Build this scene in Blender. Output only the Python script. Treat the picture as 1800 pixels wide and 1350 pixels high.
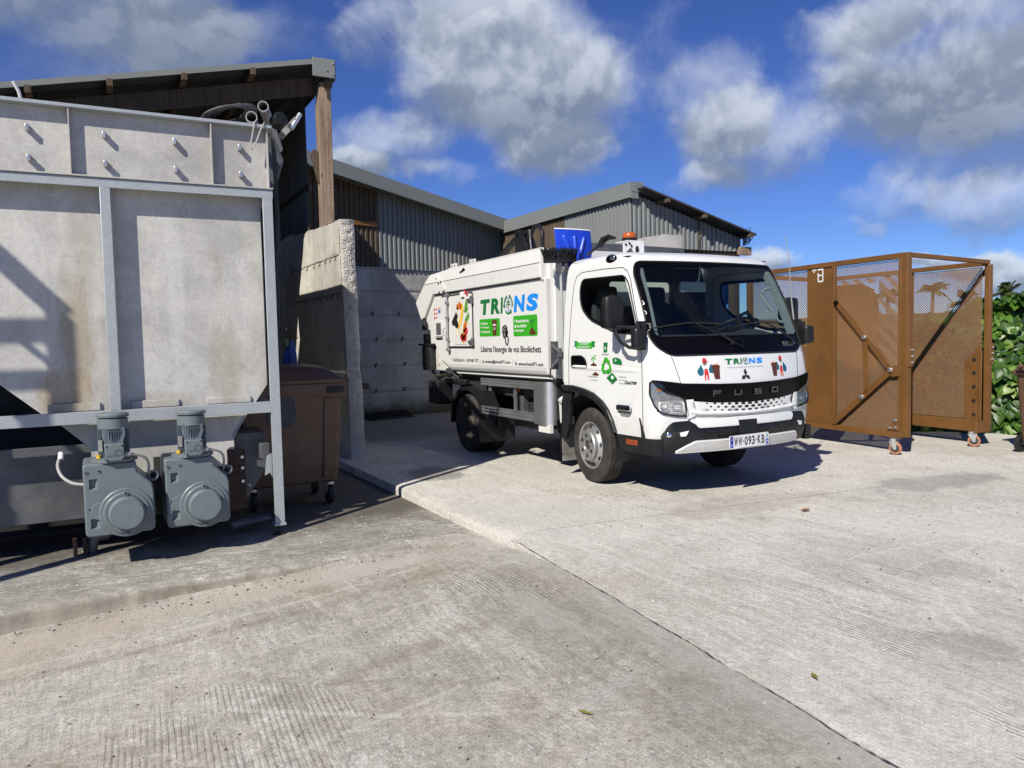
import bpy, math, random
from math import sin, cos, pi, radians, sqrt, atan2, exp, tan
from mathutils import Vector, Matrix, noise
from mathutils.geometry import delaunay_2d_cdt

SC = bpy.context.scene
for _o in list(bpy.data.objects):
    bpy.data.objects.remove(_o, do_unlink=True)
COL = SC.collection
random.seed(7)
V = Vector

# ------------------------------------------------------------------ camera
# +X runs along the front of the hopper, +Y towards the back of the yard, z = 0 is the slab the truck stands on
XR = V((0.87836, -0.47775, -0.0223)); XR.normalize()
FW = V((0.47603, 0.87780, -0.05707)); FW.normalize()
XR = (XR - FW * XR.dot(FW)).normalized()
UP = XR.cross(FW)
cam_d = bpy.data.cameras.new('camera')
cam_d.sensor_width = 36.0
cam_d.lens = 1355.5 / 1800 * 36.0
cam_d.clip_start = 0.05
cam_d.clip_end = 3000
CAM = bpy.data.objects.new('camera', cam_d)
COL.objects.link(CAM)
_m = Matrix((( XR.x, UP.x, -FW.x, 0), (XR.y, UP.y, -FW.y, 0), (XR.z, UP.z, -FW.z, 1.4755), (0, 0, 0, 1)))
CAM.matrix_world = _m
SC.camera = CAM

# ------------------------------------------------------------------ light
SUN_TRAVEL = V((1.0, 0.66, -1.0)).normalized()
sun_d = bpy.data.lights.new('sun', 'SUN')
sun_d.energy = 5.0
sun_d.angle = radians(0.53)
sun_d.color = (1.0, 0.94, 0.835)
SUN = bpy.data.objects.new('sun', sun_d)
COL.objects.link(SUN)
SUN.rotation_euler = SUN_TRAVEL.to_track_quat('-Z', 'Y').to_euler()
SUN.location = (-20, -14, 22)
SUN_EL = math.asin(-SUN_TRAVEL.z)
SUN_AZ = atan2(-SUN_TRAVEL.x, -SUN_TRAVEL.y)

vs = SC.view_settings
SC.display_settings.display_device = 'sRGB'
vs.view_transform = 'Standard'
vs.look = 'None'
vs.exposure = 0.28
vs.gamma = 1.0
vs.use_curve_mapping = False
SC.render.engine = 'CYCLES'
SC.cycles.max_bounces = 8
SC.cycles.diffuse_bounces = 2
SC.cycles.transparent_max_bounces = 24
SC.cycles.caustics_reflective = False
SC.cycles.caustics_refractive = False
try:
    SC.cycles.use_denoising = True
    SC.cycles.denoising_prefilter = "NONE"
    SC.cycles.use_adaptive_sampling = False
except Exception:
    pass


# ------------------------------------------------------------------ node helper
class NT:
    def __init__(self, tree):
        self.t = tree
        self.n = tree.nodes
        self.l = tree.links
        self.n.clear()

    def add(self, typ, **kw):
        nd = self.n.new(typ)
        for k, v in kw.items():
            setattr(nd, k, v)
        return nd

    def put(self, sock, v):
        if v is None:
            return
        if hasattr(v, 'is_output'):
            self.l.new(v, sock)
        elif isinstance(v, (tuple, list, Vector)):
            if sock.type == 'RGBA':
                sock.default_value = tuple(v)[:3] + (1.0,)
            else:
                sock.default_value = tuple(v)[:3]
        else:
            sock.default_value = v

    def math(self, op, a, b=None, c=None, clamp=False):
        nd = self.add('ShaderNodeMath', operation=op, use_clamp=clamp)
        self.put(nd.inputs[0], a)
        self.put(nd.inputs[1], b)
        self.put(nd.inputs[2], c)
        return nd.outputs[0]

    def vec(self, op, a, b=None, s=None):
        nd = self.add('ShaderNodeVectorMath', operation=op)
        self.put(nd.inputs[0], a)
        self.put(nd.inputs[1], b)
        if s is not None:
            self.put(nd.inputs['Scale'], s)
        return nd.outputs['Value'] if op in ('DOT_PRODUCT', 'LENGTH', 'DISTANCE') else nd.outputs[0]

    def xyz(self, v):
        nd = self.add('ShaderNodeSeparateXYZ')
        self.put(nd.inputs[0], v)
        return nd.outputs

    def comb(self, x, y, z):
        nd = self.add('ShaderNodeCombineXYZ')
        for i, a in enumerate((x, y, z)):
            self.put(nd.inputs[i], a)
        return nd.outputs[0]

    def noise(self, vec, scale=5.0, detail=4.0, rough=0.55, dist=0.0, col=False):
        nd = self.add('ShaderNodeTexNoise')
        self.put(nd.inputs['Vector'], vec)
        self.put(nd.inputs['Scale'], scale)
        self.put(nd.inputs['Detail'], detail)
        self.put(nd.inputs['Roughness'], rough)
        self.put(nd.inputs['Distortion'], dist)
        return nd.outputs[1] if col else nd.outputs[0]

    def voro(self, vec, scale=5.0, feature='F1', rnd=1.0, out=0):
        nd = self.add('ShaderNodeTexVoronoi', feature=feature)
        self.put(nd.inputs['Vector'], vec)
        self.put(nd.inputs['Scale'], scale)
        self.put(nd.inputs['Randomness'], rnd)
        return nd.outputs[out]

    def wave(self, vec, scale=5.0, dist=0.0, detail=2.0, dscale=1.0, direction='X', profile='SIN'):
        nd = self.add('ShaderNodeTexWave', bands_direction=direction, wave_profile=profile)
        self.put(nd.inputs['Vector'], vec)
        self.put(nd.inputs['Scale'], scale)
        self.put(nd.inputs['Distortion'], dist)
        self.put(nd.inputs['Detail'], detail)
        self.put(nd.inputs['Detail Scale'], dscale)
        return nd.outputs[1]

    def ss(self, v, a, b, lo=0.0, hi=1.0):
        nd = self.add('ShaderNodeMapRange', interpolation_type='SMOOTHSTEP')
        self.put(nd.inputs[0], v)
        self.put(nd.inputs[1], a)
        self.put(nd.inputs[2], b)
        self.put(nd.inputs[3], lo)
        self.put(nd.inputs[4], hi)
        return nd.outputs[0]

    def mix(self, f, a, b, mode='MIX'):
        nd = self.add('ShaderNodeMix', data_type='RGBA', blend_type=mode)
        self.put(nd.inputs[0], f)
        self.put(nd.inputs[6], a)
        self.put(nd.inputs[7], b)
        return nd.outputs[2]

    def obj(self):
        return self.add('ShaderNodeTexCoord').outputs['Object']

    def pos(self):
        return self.add('ShaderNodeNewGeometry').outputs['Position']

    def mapping(self, v, scale=(1, 1, 1), rot=(0, 0, 0), loc=(0, 0, 0)):
        nd = self.add('ShaderNodeMapping')
        self.put(nd.inputs[0], v)
        nd.inputs[1].default_value = loc
        nd.inputs[2].default_value = rot
        nd.inputs[3].default_value = scale
        return nd.outputs[0]

    def bump(self, h, strength=0.3, dist=0.01, prev=None):
        nd = self.add('ShaderNodeBump')
        self.put(nd.inputs['Strength'], strength)
        self.put(nd.inputs['Distance'], dist)
        self.put(nd.inputs['Height'], h)
        if prev is not None:
            self.l.new(prev, nd.inputs['Normal'])
        return nd.outputs[0]

    def bsdf(self, color, rough=0.5, metal=0.0, normal=None, spec=None, coat=None, coat_rough=0.05, **kw):
        nd = self.add('ShaderNodeBsdfPrincipled')
        self.put(nd.inputs['Base Color'], color)
        self.put(nd.inputs['Roughness'], rough)
        self.put(nd.inputs['Metallic'], metal)
        if spec is not None:
            self.put(nd.inputs['Specular IOR Level'], spec)
        if coat is not None:
            self.put(nd.inputs['Coat Weight'], coat)
            self.put(nd.inputs['Coat Roughness'], coat_rough)
        if normal is not None:
            self.l.new(normal, nd.inputs['Normal'])
        for k, v in kw.items():
            self.put(nd.inputs[k], v)
        return nd.outputs[0]

    def out(self, s):
        nd = self.add('ShaderNodeOutputMaterial')
        self.l.new(s, nd.inputs[0])


def newmat(name):
    m = bpy.data.materials.new(name)
    m.use_nodes = True
    return m, NT(m.node_tree)


def mat(name, color, rough=0.5, metal=0.0, var=0.12, scale=4.0, bump=0.0, bscale=60.0, dirt=None, dirt_amt=0.4,
        dirt_scale=2.0, spec=None, coat=None, rvar=0.1):
    """Everyday surface: a base colour with slow tonal drift, uneven gloss, optional dirt patches and fine grain."""
    m, t = newmat(name)
    p = t.obj()
    n1 = t.noise(p, scale, 5, 0.6)
    k = t.ss(n1, 0.3, 0.7, 1.0 - var, 1.0 + var)
    c = t.vec('SCALE', color, s=k)
    if dirt is not None:
        n2 = t.noise(p, dirt_scale, 8, 0.68, 0.4)
        f = t.ss(n2, 0.48, 0.72, 0.0, dirt_amt)
        c = t.mix(f, c, dirt)
    r = t.ss(t.noise(p, scale * 2.3, 4, 0.6), 0.3, 0.7, max(0.02, rough - rvar), min(1.0, rough + rvar))
    nb = None
    if bump > 0:
        nb = t.bump(t.noise(p, bscale, 4, 0.6), bump, 0.004)
    t.out(t.bsdf(c, r, metal, nb, spec, coat))
    return m


# ------------------------------------------------------------------ mesh helper
WL = {}


class MB:
    def __init__(self):
        self.v = []
        self.f = []
        self.m = []
        self.cur = 0

    def mi(self, i):
        self.cur = i
        return self

    def _add(self, vs_, fs):
        b = len(self.v)
        self.v.extend([V(p) for p in vs_])
        for f in fs:
            self.f.append(tuple(b + i for i in f))
            self.m.append(self.cur)
        return self

    def box(self, x0, x1, y0, y1, z0, z1):
        return self._add([(x0, y0, z0), (x1, y0, z0), (x1, y1, z0), (x0, y1, z0), (x0, y0, z1), (x1, y0, z1), (x1, y1, z1), (x0, y1, z1)],
                         [(0, 3, 2, 1), (4, 5, 6, 7), (0, 1, 5, 4), (1, 2, 6, 5), (2, 3, 7, 6), (3, 0, 4, 7)])

    def beam(self, p0, p1, w, h, up=(0, 0, 1)):
        p0, p1 = V(p0), V(p1)
        d = (p1 - p0).normalized()
        u = V(up)
        s = d.cross(u)
        if s.length < 1e-4:
            s = d.cross(V((1, 0, 0)))
        s.normalize()
        u = s.cross(d).normalized()
        vs_ = []
        for p in (p0, p1):
            for a, b in ((-1, -1), (1, -1), (1, 1), (-1, 1)):
                vs_.append(p + s * (a * w / 2) + u * (b * h / 2))
        return self._add(vs_, [(0, 1, 2, 3), (7, 6, 5, 4), (0, 4, 5, 1), (1, 5, 6, 2), (2, 6, 7, 3), (3, 7, 4, 0)])

    def cyl(self, p0, p1, r0, r1=None, n=16, cap=True):
        p0, p1 = V(p0), V(p1)
        r1 = r0 if r1 is None else r1
        d = (p1 - p0).normalized()
        s = d.orthogonal().normalized()
        u = d.cross(s)
        vs_ = []
        for p, r in ((p0, r0), (p1, r1)):
            for i in range(n):
                a = 2 * pi * i / n
                vs_.append(p + (s * cos(a) + u * sin(a)) * r)
        fs = [(i, (i + 1) % n, n + (i + 1) % n, n + i) for i in range(n)]
        if cap:
            fs.append(tuple(reversed(range(n))))
            fs.append(tuple(range(n, 2 * n)))
        return self._add(vs_, fs)

    def tube(self, pts, r, n=8, closed=False, cap=True):
        pts = [V(p) for p in pts]
        N = len(pts)
        vs_ = []
        prev = None
        for i, p in enumerate(pts):
            if closed:
                d = pts[(i + 1) % N] - pts[i - 1]
            else:
                d = pts[min(i + 1, N - 1)] - pts[max(i - 1, 0)]
            d.normalize()
            s = d.orthogonal().normalized() if prev is None else (prev - d * prev.dot(d)).normalized()
            prev = s
            u = d.cross(s)
            rr = r[i] if isinstance(r, (list, tuple)) else r
            for k in range(n):
                a = 2 * pi * k / n
                vs_.append(p + (s * cos(a) + u * sin(a)) * rr)
        fs = []
        for i in range(N if closed else N - 1):
            j = (i + 1) % N
            for k in range(n):
                fs.append((i * n + k, i * n + (k + 1) % n, j * n + (k + 1) % n, j * n + k))
        if cap and not closed:
            fs.append(tuple(reversed(range(n))))
            fs.append(tuple((N - 1) * n + k for k in range(n)))
        return self._add(vs_, fs)

    def lathe(self, prof, origin, axis, n=32, ref=None):
        """prof: (radius, distance along axis) pairs."""
        o = V(origin)
        d = V(axis).normalized()
        s = (V(ref) if ref else d.orthogonal()).normalized()
        u = d.cross(s)
        vs_ = []
        for r, t in prof:
            for i in range(n):
                a = 2 * pi * i / n
                vs_.append(o + d * t + (s * cos(a) + u * sin(a)) * max(r, 1e-4))
        fs = []
        for j in range(len(prof) - 1):
            for i in range(n):
                fs.append((j * n + i, j * n + (i + 1) % n, (j + 1) * n + (i + 1) % n, (j + 1) * n + i))
        return self._add(vs_, fs)

    def prism(self, poly, ext):
        poly = [V(p) for p in poly]
        e = V(ext)
        n = len(poly)
        vs_ = poly + [p + e for p in poly]
        fs = [tuple(reversed(range(n))), tuple(range(n, 2 * n))]
        fs += [(i, (i + 1) % n, n + (i + 1) % n, n + i) for i in range(n)]
        return self._add(vs_, fs)

    def grid(self, fn, nu, nv, flip=False, closed_u=False):
        vs_ = [fn(i / nu, j / nv) for j in range(nv + 1) for i in range(nu + (0 if closed_u else 1))]
        w = nu if closed_u else nu + 1
        fs = []
        for j in range(nv):
            for i in range(nu):
                q = (j * w + i, j * w + (i + 1) % w, (j + 1) * w + (i + 1) % w, (j + 1) * w + i)
                fs.append(tuple(reversed(q)) if flip else q)
        return self._add(vs_, fs)

    def poly(self, pts):
        return self._add(pts, [tuple(range(len(pts)))])

    def sphere(self, c, r, nu=12, nv=8, sz=(1, 1, 1)):
        c = V(c)

        def fn(u, v):
            a = 2 * pi * u
            b = pi * v
            return c + V((sin(b) * cos(a) * r * sz[0], sin(b) * sin(a) * r * sz[1], -cos(b) * r * sz[2]))
        return self.grid(fn, nu, nv, closed_u=True)

    def mesh(self, name, mats, origin, smooth):
        me = bpy.data.meshes.new(name)
        o = V(origin)
        me.from_pydata([tuple(p - o) for p in self.v], [], self.f)
        for m in mats:
            me.materials.append(m)
        if len(mats) > 1:
            me.polygons.foreach_set('material_index', self.m)
        me.validate()
        if smooth is not None:
            me.polygons.foreach_set('use_smooth', [True] * len(me.polygons))
            if smooth < 179:
                me.set_sharp_from_angle(angle=radians(smooth))
        me.update()
        return me

    def build(self, name, mats, parent=None, loc=None, smooth=35, bevel=None, segs=2, kind=None, label=None, fixn=False):
        if not isinstance(mats, (list, tuple)):
            mats = [mats]
        o_w = WL[parent] if parent is not None and loc is None else (V(loc) if loc is not None else V((0, 0, 0)))
        me = self.mesh(name, mats, o_w, smooth)
        if fixn:
            import bmesh
            bm = bmesh.new()
            bm.from_mesh(me)
            bmesh.ops.recalc_face_normals(bm, faces=bm.faces)
            bm.to_mesh(me)
            bm.free()
        ob = bpy.data.objects.new(name, me)
        COL.objects.link(ob)
        if parent is not None:
            ob.parent = parent
            ob.location = o_w - WL[parent]
        else:
            ob.location = o_w
        WL[ob] = o_w
        if bevel:
            md = ob.modifiers.new('bevel', 'BEVEL')
            md.width = bevel
            md.segments = segs
            md.limit_method = 'ANGLE'
            md.angle_limit = radians(40)
        if kind:
            ob['kind'] = kind
        if label:
            ob['label'] = label
        return ob


def tag(o, label, cat, group=None):
    o['label'] = label
    o['category'] = cat
    if group:
        o['group'] = group
    return o


def thing(name, label, cat, loc, group=None):
    o = bpy.data.objects.new(name, None)
    COL.objects.link(o)
    o.empty_display_size = 0.2
    o.location = loc
    WL[o] = V(loc)
    return tag(o, label, cat, group)


def structure(o):
    o['kind'] = 'structure'
    return o


def dup(root, loc, rotz=None, label=None, group=None):
    r = root.copy()
    COL.objects.link(r)
    r.location = loc
    WL[r] = V(loc)
    if rotz is not None:
        r.rotation_euler = (0, 0, rotz)
    if label:
        r['label'] = label
    if group:
        r['group'] = group
    for ch in list(root.children):
        c = ch.copy()
        COL.objects.link(c)
        c.parent = r
        for g in list(ch.children):
            d = g.copy()
            COL.objects.link(d)
            d.parent = c
    return r


def instance(name, me, parent, M4):
    """Another piece that shares mesh data, placed in its parent's space."""
    o = bpy.data.objects.new(name, me)
    COL.objects.link(o)
    o.parent = parent
    o.matrix_local = M4
    return o


def in_poly(x, y, poly):
    c = False
    j = len(poly) - 1
    for i in range(len(poly)):
        xi, yi = poly[i]
        xj, yj = poly[j]
        if (yi > y) != (yj > y) and x < (xj - xi) * (y - yi) / (yj - yi + 1e-12) + xi:
            c = not c
        j = i
    return c


def near_poly(x, y, poly):
    best = None
    for i in range(len(poly)):
        a = poly[i - 1]
        b = poly[i]
        dx, dy = b[0] - a[0], b[1] - a[1]
        L = dx * dx + dy * dy
        t = 0 if L == 0 else max(0, min(1, ((x - a[0]) * dx + (y - a[1]) * dy) / L))
        px, py = a[0] + t * dx, a[1] + t * dy
        d = (px - x) ** 2 + (py - y) ** 2
        if best is None or d < best[0]:
            best = (d, px, py)
    return sqrt(best[0]), best[1], best[2]


def rounded(poly, r, n=5):
    """Round the corners of a 2D polygon; r may be a list."""
    out = []
    N = len(poly)
    for i in range(N):
        p0, p1, p2 = V(poly[i - 1]), V(poly[i]), V(poly[(i + 1) % N])
        rr = r[i] if isinstance(r, (list, tuple)) else r
        a = (p0 - p1)
        b = (p2 - p1)
        rr = min(rr, a.length * .48, b.length * .48)
        if rr < 1e-5:
            out.append((p1.x, p1.y))
            continue
        a = p1 + a.normalized() * rr
        b = p1 + b.normalized() * rr
        for k in range(n + 1):
            t = k / n
            q = a * ((1 - t) ** 2) + p1 * (2 * t * (1 - t)) + b * (t * t)
            out.append((q.x, q.y))
    return out


def dense(poly, step):
    out = []
    for i in range(len(poly)):
        a, b = V(poly[i]), V(poly[(i + 1) % len(poly)])
        n = max(1, int((b - a).length / step))
        for k in range(n):
            q = a.lerp(b, k / n)
            out.append((q.x, q.y))
    return out


def inset(poly, d):
    """Shrink a roughly convex 2D polygon by d."""
    N = len(poly)
    area = sum(poly[i - 1][0] * poly[i][1] - poly[i][0] * poly[i - 1][1] for i in range(N))
    sg = 1 if area > 0 else -1
    out = []
    for i in range(N):
        a, b, c = V(poly[i - 1]), V(poly[i]), V(poly[(i + 1) % N])
        t = (c - a)
        if t.length < 1e-9:
            out.append(poly[i])
            continue
        t.normalize()
        out.append((b.x - t.y * d * sg, b.y + t.x * d * sg))
    return out


def cdt_patch(outer, holes, step):
    """Triangulate a 2D region with an even interior; returns 2D verts and tris."""
    pts = []
    edges = []
    for loop in [outer] + list(holes):
        lp = dense(loop, step)
        b = len(pts)
        pts += lp
        edges += [(b + i, b + (i + 1) % len(lp)) for i in range(len(lp))]
    xs = [p[0] for p in outer]
    ys = [p[1] for p in outer]
    nx = int((max(xs) - min(xs)) / step)
    ny = int((max(ys) - min(ys)) / step)
    if nx * ny < 60000:
        for i in range(1, nx + 1):
            for j in range(1, ny + 1):
                x = min(xs) + (i - .5) * step
                y = min(ys) + (j - .5) * step
                if in_poly(x, y, outer) and not any(in_poly(x, y, h) for h in holes):
                    if all(near_poly(x, y, l)[0] > step * .45 for l in [outer] + list(holes)):
                        pts.append((x, y))
    vo, _, fo, _, _, _ = delaunay_2d_cdt([V(p) for p in pts], edges, [], 0, 1e-6)
    fs = []
    for f in fo:
        cx = sum(vo[i].x for i in f) / len(f)
        cy = sum(vo[i].y for i in f) / len(f)
        if in_poly(cx, cy, outer) and not any(in_poly(cx, cy, h) for h in holes):
            fs.append(tuple(f))
    return [(p.x, p.y) for p in vo], fs


def add_patch(mb, outer, holes, step, fn, flip=False):
    vs2, fs = cdt_patch(outer, holes, step)
    mb._add([fn(*p) for p in vs2], [tuple(reversed(f)) if flip else f for f in fs])


_TXT = {}


def text2d(body, bold=0.0, shear=0.0, space=1.0):
    key = (body, bold, shear, space)
    if key in _TXT:
        return _TXT[key]
    cu = bpy.data.curves.new('lettering', 'FONT')
    cu.body = body
    cu.size = 1.0
    cu.offset = bold
    cu.shear = shear
    cu.space_character = space
    cu.resolution_u = 3
    cu.fill_mode = 'FRONT'
    ob = bpy.data.objects.new('lettering', cu)
    COL.objects.link(ob)
    dg = bpy.context.evaluated_depsgraph_get()
    me = bpy.data.meshes.new_from_object(ob.evaluated_get(dg))
    vs_ = [(v.co.x, v.co.y) for v in me.vertices]
    fs = [tuple(p.vertices) for p in me.polygons]
    bpy.data.objects.remove(ob)
    bpy.data.meshes.remove(me)
    bpy.data.curves.remove(cu)
    x0 = min(v[0] for v in vs_)
    x1 = max(v[0] for v in vs_)
    y0 = min(v[1] for v in vs_)
    y1 = max(v[1] for v in vs_)
    r = ([((x - x0) / (x1 - x0), (y - y0) / (y1 - y0)) for x, y in vs_], fs)
    _TXT[key] = r
    return r


def put_text(mb, body, u0, u1, v0, v1, fn, bold=0.0, shear=0.0, space=1.0, slope=0.0, flip=False):
    """Lettering stretched into the box u0..u1, v0..v1 of a surface fn(u, v)."""
    vs_, fs = text2d(body, bold, shear, space)
    mb._add([fn(u0 + (u1 - u0) * a, v0 + (v1 - v0) * b + slope * a) for a, b in vs_],
            [tuple(reversed(f)) if flip else f for f in fs])


def curve_path(pts, n=6):
    """Smooth path through a few points."""
    pts = [V(p) for p in pts]
    out = []
    for i in range(len(pts) - 1):
        p0, p1, p2, p3 = pts[max(i - 1, 0)], pts[i], pts[i + 1], pts[min(i + 2, len(pts) - 1)]
        for k in range(n):
            t = k / n
            out.append(.5 * ((2 * p1) + (p2 - p0) * t + (2 * p0 - 5 * p1 + 4 * p2 - p3) * t * t + (3 * p1 - p0 - 3 * p2 + p3) * t ** 3))
    out.append(pts[-1])
    return out


def smooth01(t):
    t = max(0.0, min(1.0, t))
    return t * t * (3 - 2 * t)


def lerp_table(tab, z):
    """Smooth (Catmull-Rom) interpolation of rows (z, a, b, ...)."""
    n = len(tab)
    if z <= tab[0][0]:
        return list(tab[0][1:])
    if z >= tab[-1][0]:
        return list(tab[-1][1:])
    for i in range(n - 1):
        if tab[i][0] <= z <= tab[i + 1][0]:
            break
    z0, z1 = tab[i][0], tab[i + 1][0]
    h = z1 - z0
    t = (z - z0) / h
    res = []
    for k in range(1, len(tab[0])):
        p0, p1 = tab[i][k], tab[i + 1][k]
        d = (p1 - p0) / h

        def slope(j):
            if j <= 0 or j >= n - 1:
                jj = min(max(j, 0), n - 2)
                return (tab[jj + 1][k] - tab[jj][k]) / (tab[jj + 1][0] - tab[jj][0])
            a = (tab[j][k] - tab[j - 1][k]) / (tab[j][0] - tab[j - 1][0])
            b = (tab[j + 1][k] - tab[j][k]) / (tab[j + 1][0] - tab[j][0])
            return 0.0 if a * b <= 0 else 2 * a * b / (a + b)
        m0, m1 = slope(i), slope(i + 1)
        t2, t3 = t * t, t * t * t
        res.append((2 * t3 - 3 * t2 + 1) * p0 + (t3 - 2 * t2 + t) * h * m0 + (-2 * t3 + 3 * t2) * p1 + (t3 - t2) * h * m1)
    return res
# ------------------------------------------------------------------ sky
W = bpy.data.worlds.new('World')
SC.world = W
W.use_nodes = True
_t = NT(W.node_tree)
_sky = _t.add('ShaderNodeTexSky', sky_type='NISHITA')
_sky.sun_disc = False
_sky.sun_elevation = SUN_EL
_sky.sun_rotation = SUN_AZ
_sky.altitude = 60
_sky.air_density = 0.8
_sky.dust_density = 0.0
_sky.ozone_density = 3.0
_dir = _t.vec('NORMALIZE', _t.add('ShaderNodeTexCoord').outputs['Generated'])
# cumulus clouds: where each one stands in the sky (direction, half width, half height in radians, density)
def sky_dir(px, py):
    return (FW + XR * ((px - 900) / 1355.5) - UP * ((py - 675) / 1355.5)).normalized()


CLOUDS = [(905, 95, 165, 120, 1.0), (985, 190, 150, 95, 1.0), (975, 275, 95, 50, .85), (770, 150, 85, 90, .62), (820, 20, 120, 70, .7),
          (1250, 180, 90, 95, .8), (1325, 255, 125, 85, .9), (1235, 335, 85, 32, .6),
          (1630, 95, 165, 120, .9, .8), (1745, 195, 165, 100, .9, .75), (1560, 15, 130, 40, .5), (1500, 130, 55, 40, .42),
          (80, 70, 240, 95, .62, .35), (330, 65, 95, 80, .58, .45), (190, 15, 260, 60, .5, .3), (470, 60, 110, 70, .30, .4),
          (640, 60, 66, 60, .70), (690, 250, 100, 55, .72), (785, 305, 85, 28, .62), (612, 290, 66, 34, .95),
          (1550, 345, 80, 50, .68), (1740, 360, 92, 55, .85), (1150, 70, 50, 70, .45), (1500, 400, 40, 15, .4),
          (1355, 455, 56, 28, 1.1), (1775, 485, 80, 38, 1.1), (1660, 470, 85, 24, .7), (1610, 455, 50, 14, .6)]
_w1 = _t.noise(_dir, 7.0, 5, 0.6, 0.0, True)
_w2 = _t.noise(_dir, 28.0, 4, 0.6, 0.0, True)
_wd = _t.vec('ADD', _dir, _t.vec('SCALE', _t.vec('SUBTRACT', _w1, (.5, .5, .5)), s=0.085))
_wd = _t.vec('ADD', _wd, _t.vec('SCALE', _t.vec('SUBTRACT', _w2, (.5, .5, .5)), s=0.03))
_den = None
_top = None
for (px, py, rx, ry, wt, *bright) in CLOUDS:
    c = sky_dir(px, py)
    t1 = V((0, 0, 1)).cross(c).normalized()
    t2 = c.cross(t1)
    a = _t.vec('DOT_PRODUCT', _wd, tuple(t1 * (1355.5 / rx)))
    b = _t.vec('DOT_PRODUCT', _wd, tuple(t2 * (1355.5 / ry)))
    f = _t.vec('DOT_PRODUCT', _wd, tuple(c))
    d2 = _t.math('ADD', _t.math('MULTIPLY', a, a), _t.math('MULTIPLY', b, b))
    d2 = _t.math('ADD', d2, _t.ss(f, 0.4, 0.1, 0.0, 50.0))
    g = _t.ss(d2, 1.7, 0.0, 0.0, wt)
    up = _t.math('MULTIPLY', g, _t.ss(b, -0.9, 0.7, 0.0, bright[0] if bright else 1.0))
    _den = g if _den is None else _t.math('ADD', _den, g)
    _top = up if _top is None else _t.math('ADD', _top, up)
# the same kind of sky goes on outside the frame
_out = _t.ss(_t.vec('DOT_PRODUCT', _dir, tuple(FW)), 0.80, 0.66)
_far = _t.math('MULTIPLY', _t.ss(_t.noise(_dir, 3.1, 3, 0.5), 0.53, 0.70, 0.0, 0.65), _out)
_den = _t.math('ADD', _den, _far)
_top = _t.math('ADD', _top, _t.math('MULTIPLY', _far, 0.6))
_fb = _t.noise(_dir, 9.0, 7, 0.56, 0.3)
_fb2 = _t.noise(_t.vec('ADD', _dir, (-0.012, -0.004, 0.014)), 9.0, 7, 0.56, 0.3)
_d2 = _t.math('ADD', _den, _t.math('MULTIPLY', _t.math('SUBTRACT', _fb, 0.5), 1.25))
_al = _t.ss(_d2, 0.14, 1.38, 0.0, 0.94)
_relief = _t.ss(_t.math('SUBTRACT', _fb, _fb2), -0.08, 0.08, -0.15, 0.15)
_lit = _t.math('ADD', _t.math('DIVIDE', _top, _t.math('MAXIMUM', _den, 0.2)), _relief)
_lit = _t.math('ADD', _lit, _t.ss(_d2, 1.5, 0.5, -0.12, 0.06))
_lit = _t.ss(_lit, 0.0, 1.05)
_cc = _t.mix(_lit, (3.3, 4.15, 5.8), (11.2, 12.2, 13.8))
_hsv = _t.add('ShaderNodeHueSaturation')
_hsv.inputs['Hue'].default_value = 0.515
_hsv.inputs['Saturation'].default_value = 1.06
_hsv.inputs['Value'].default_value = 1.25
_t.l.new(_sky.outputs[0], _hsv.inputs['Color'])
_blue = _t.vec('MULTIPLY', _hsv.outputs[0], (0.66, 0.92, 1.36))
_c = _t.mix(_al, _blue, _cc)
_bg = _t.add('ShaderNodeBackground')
_bg.inputs['Strength'].default_value = 0.05
_t.l.new(_c, _bg.inputs[0])
_wo = _t.add('ShaderNodeOutputWorld')
_t.l.new(_bg.outputs[0], _wo.inputs[0])
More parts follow.
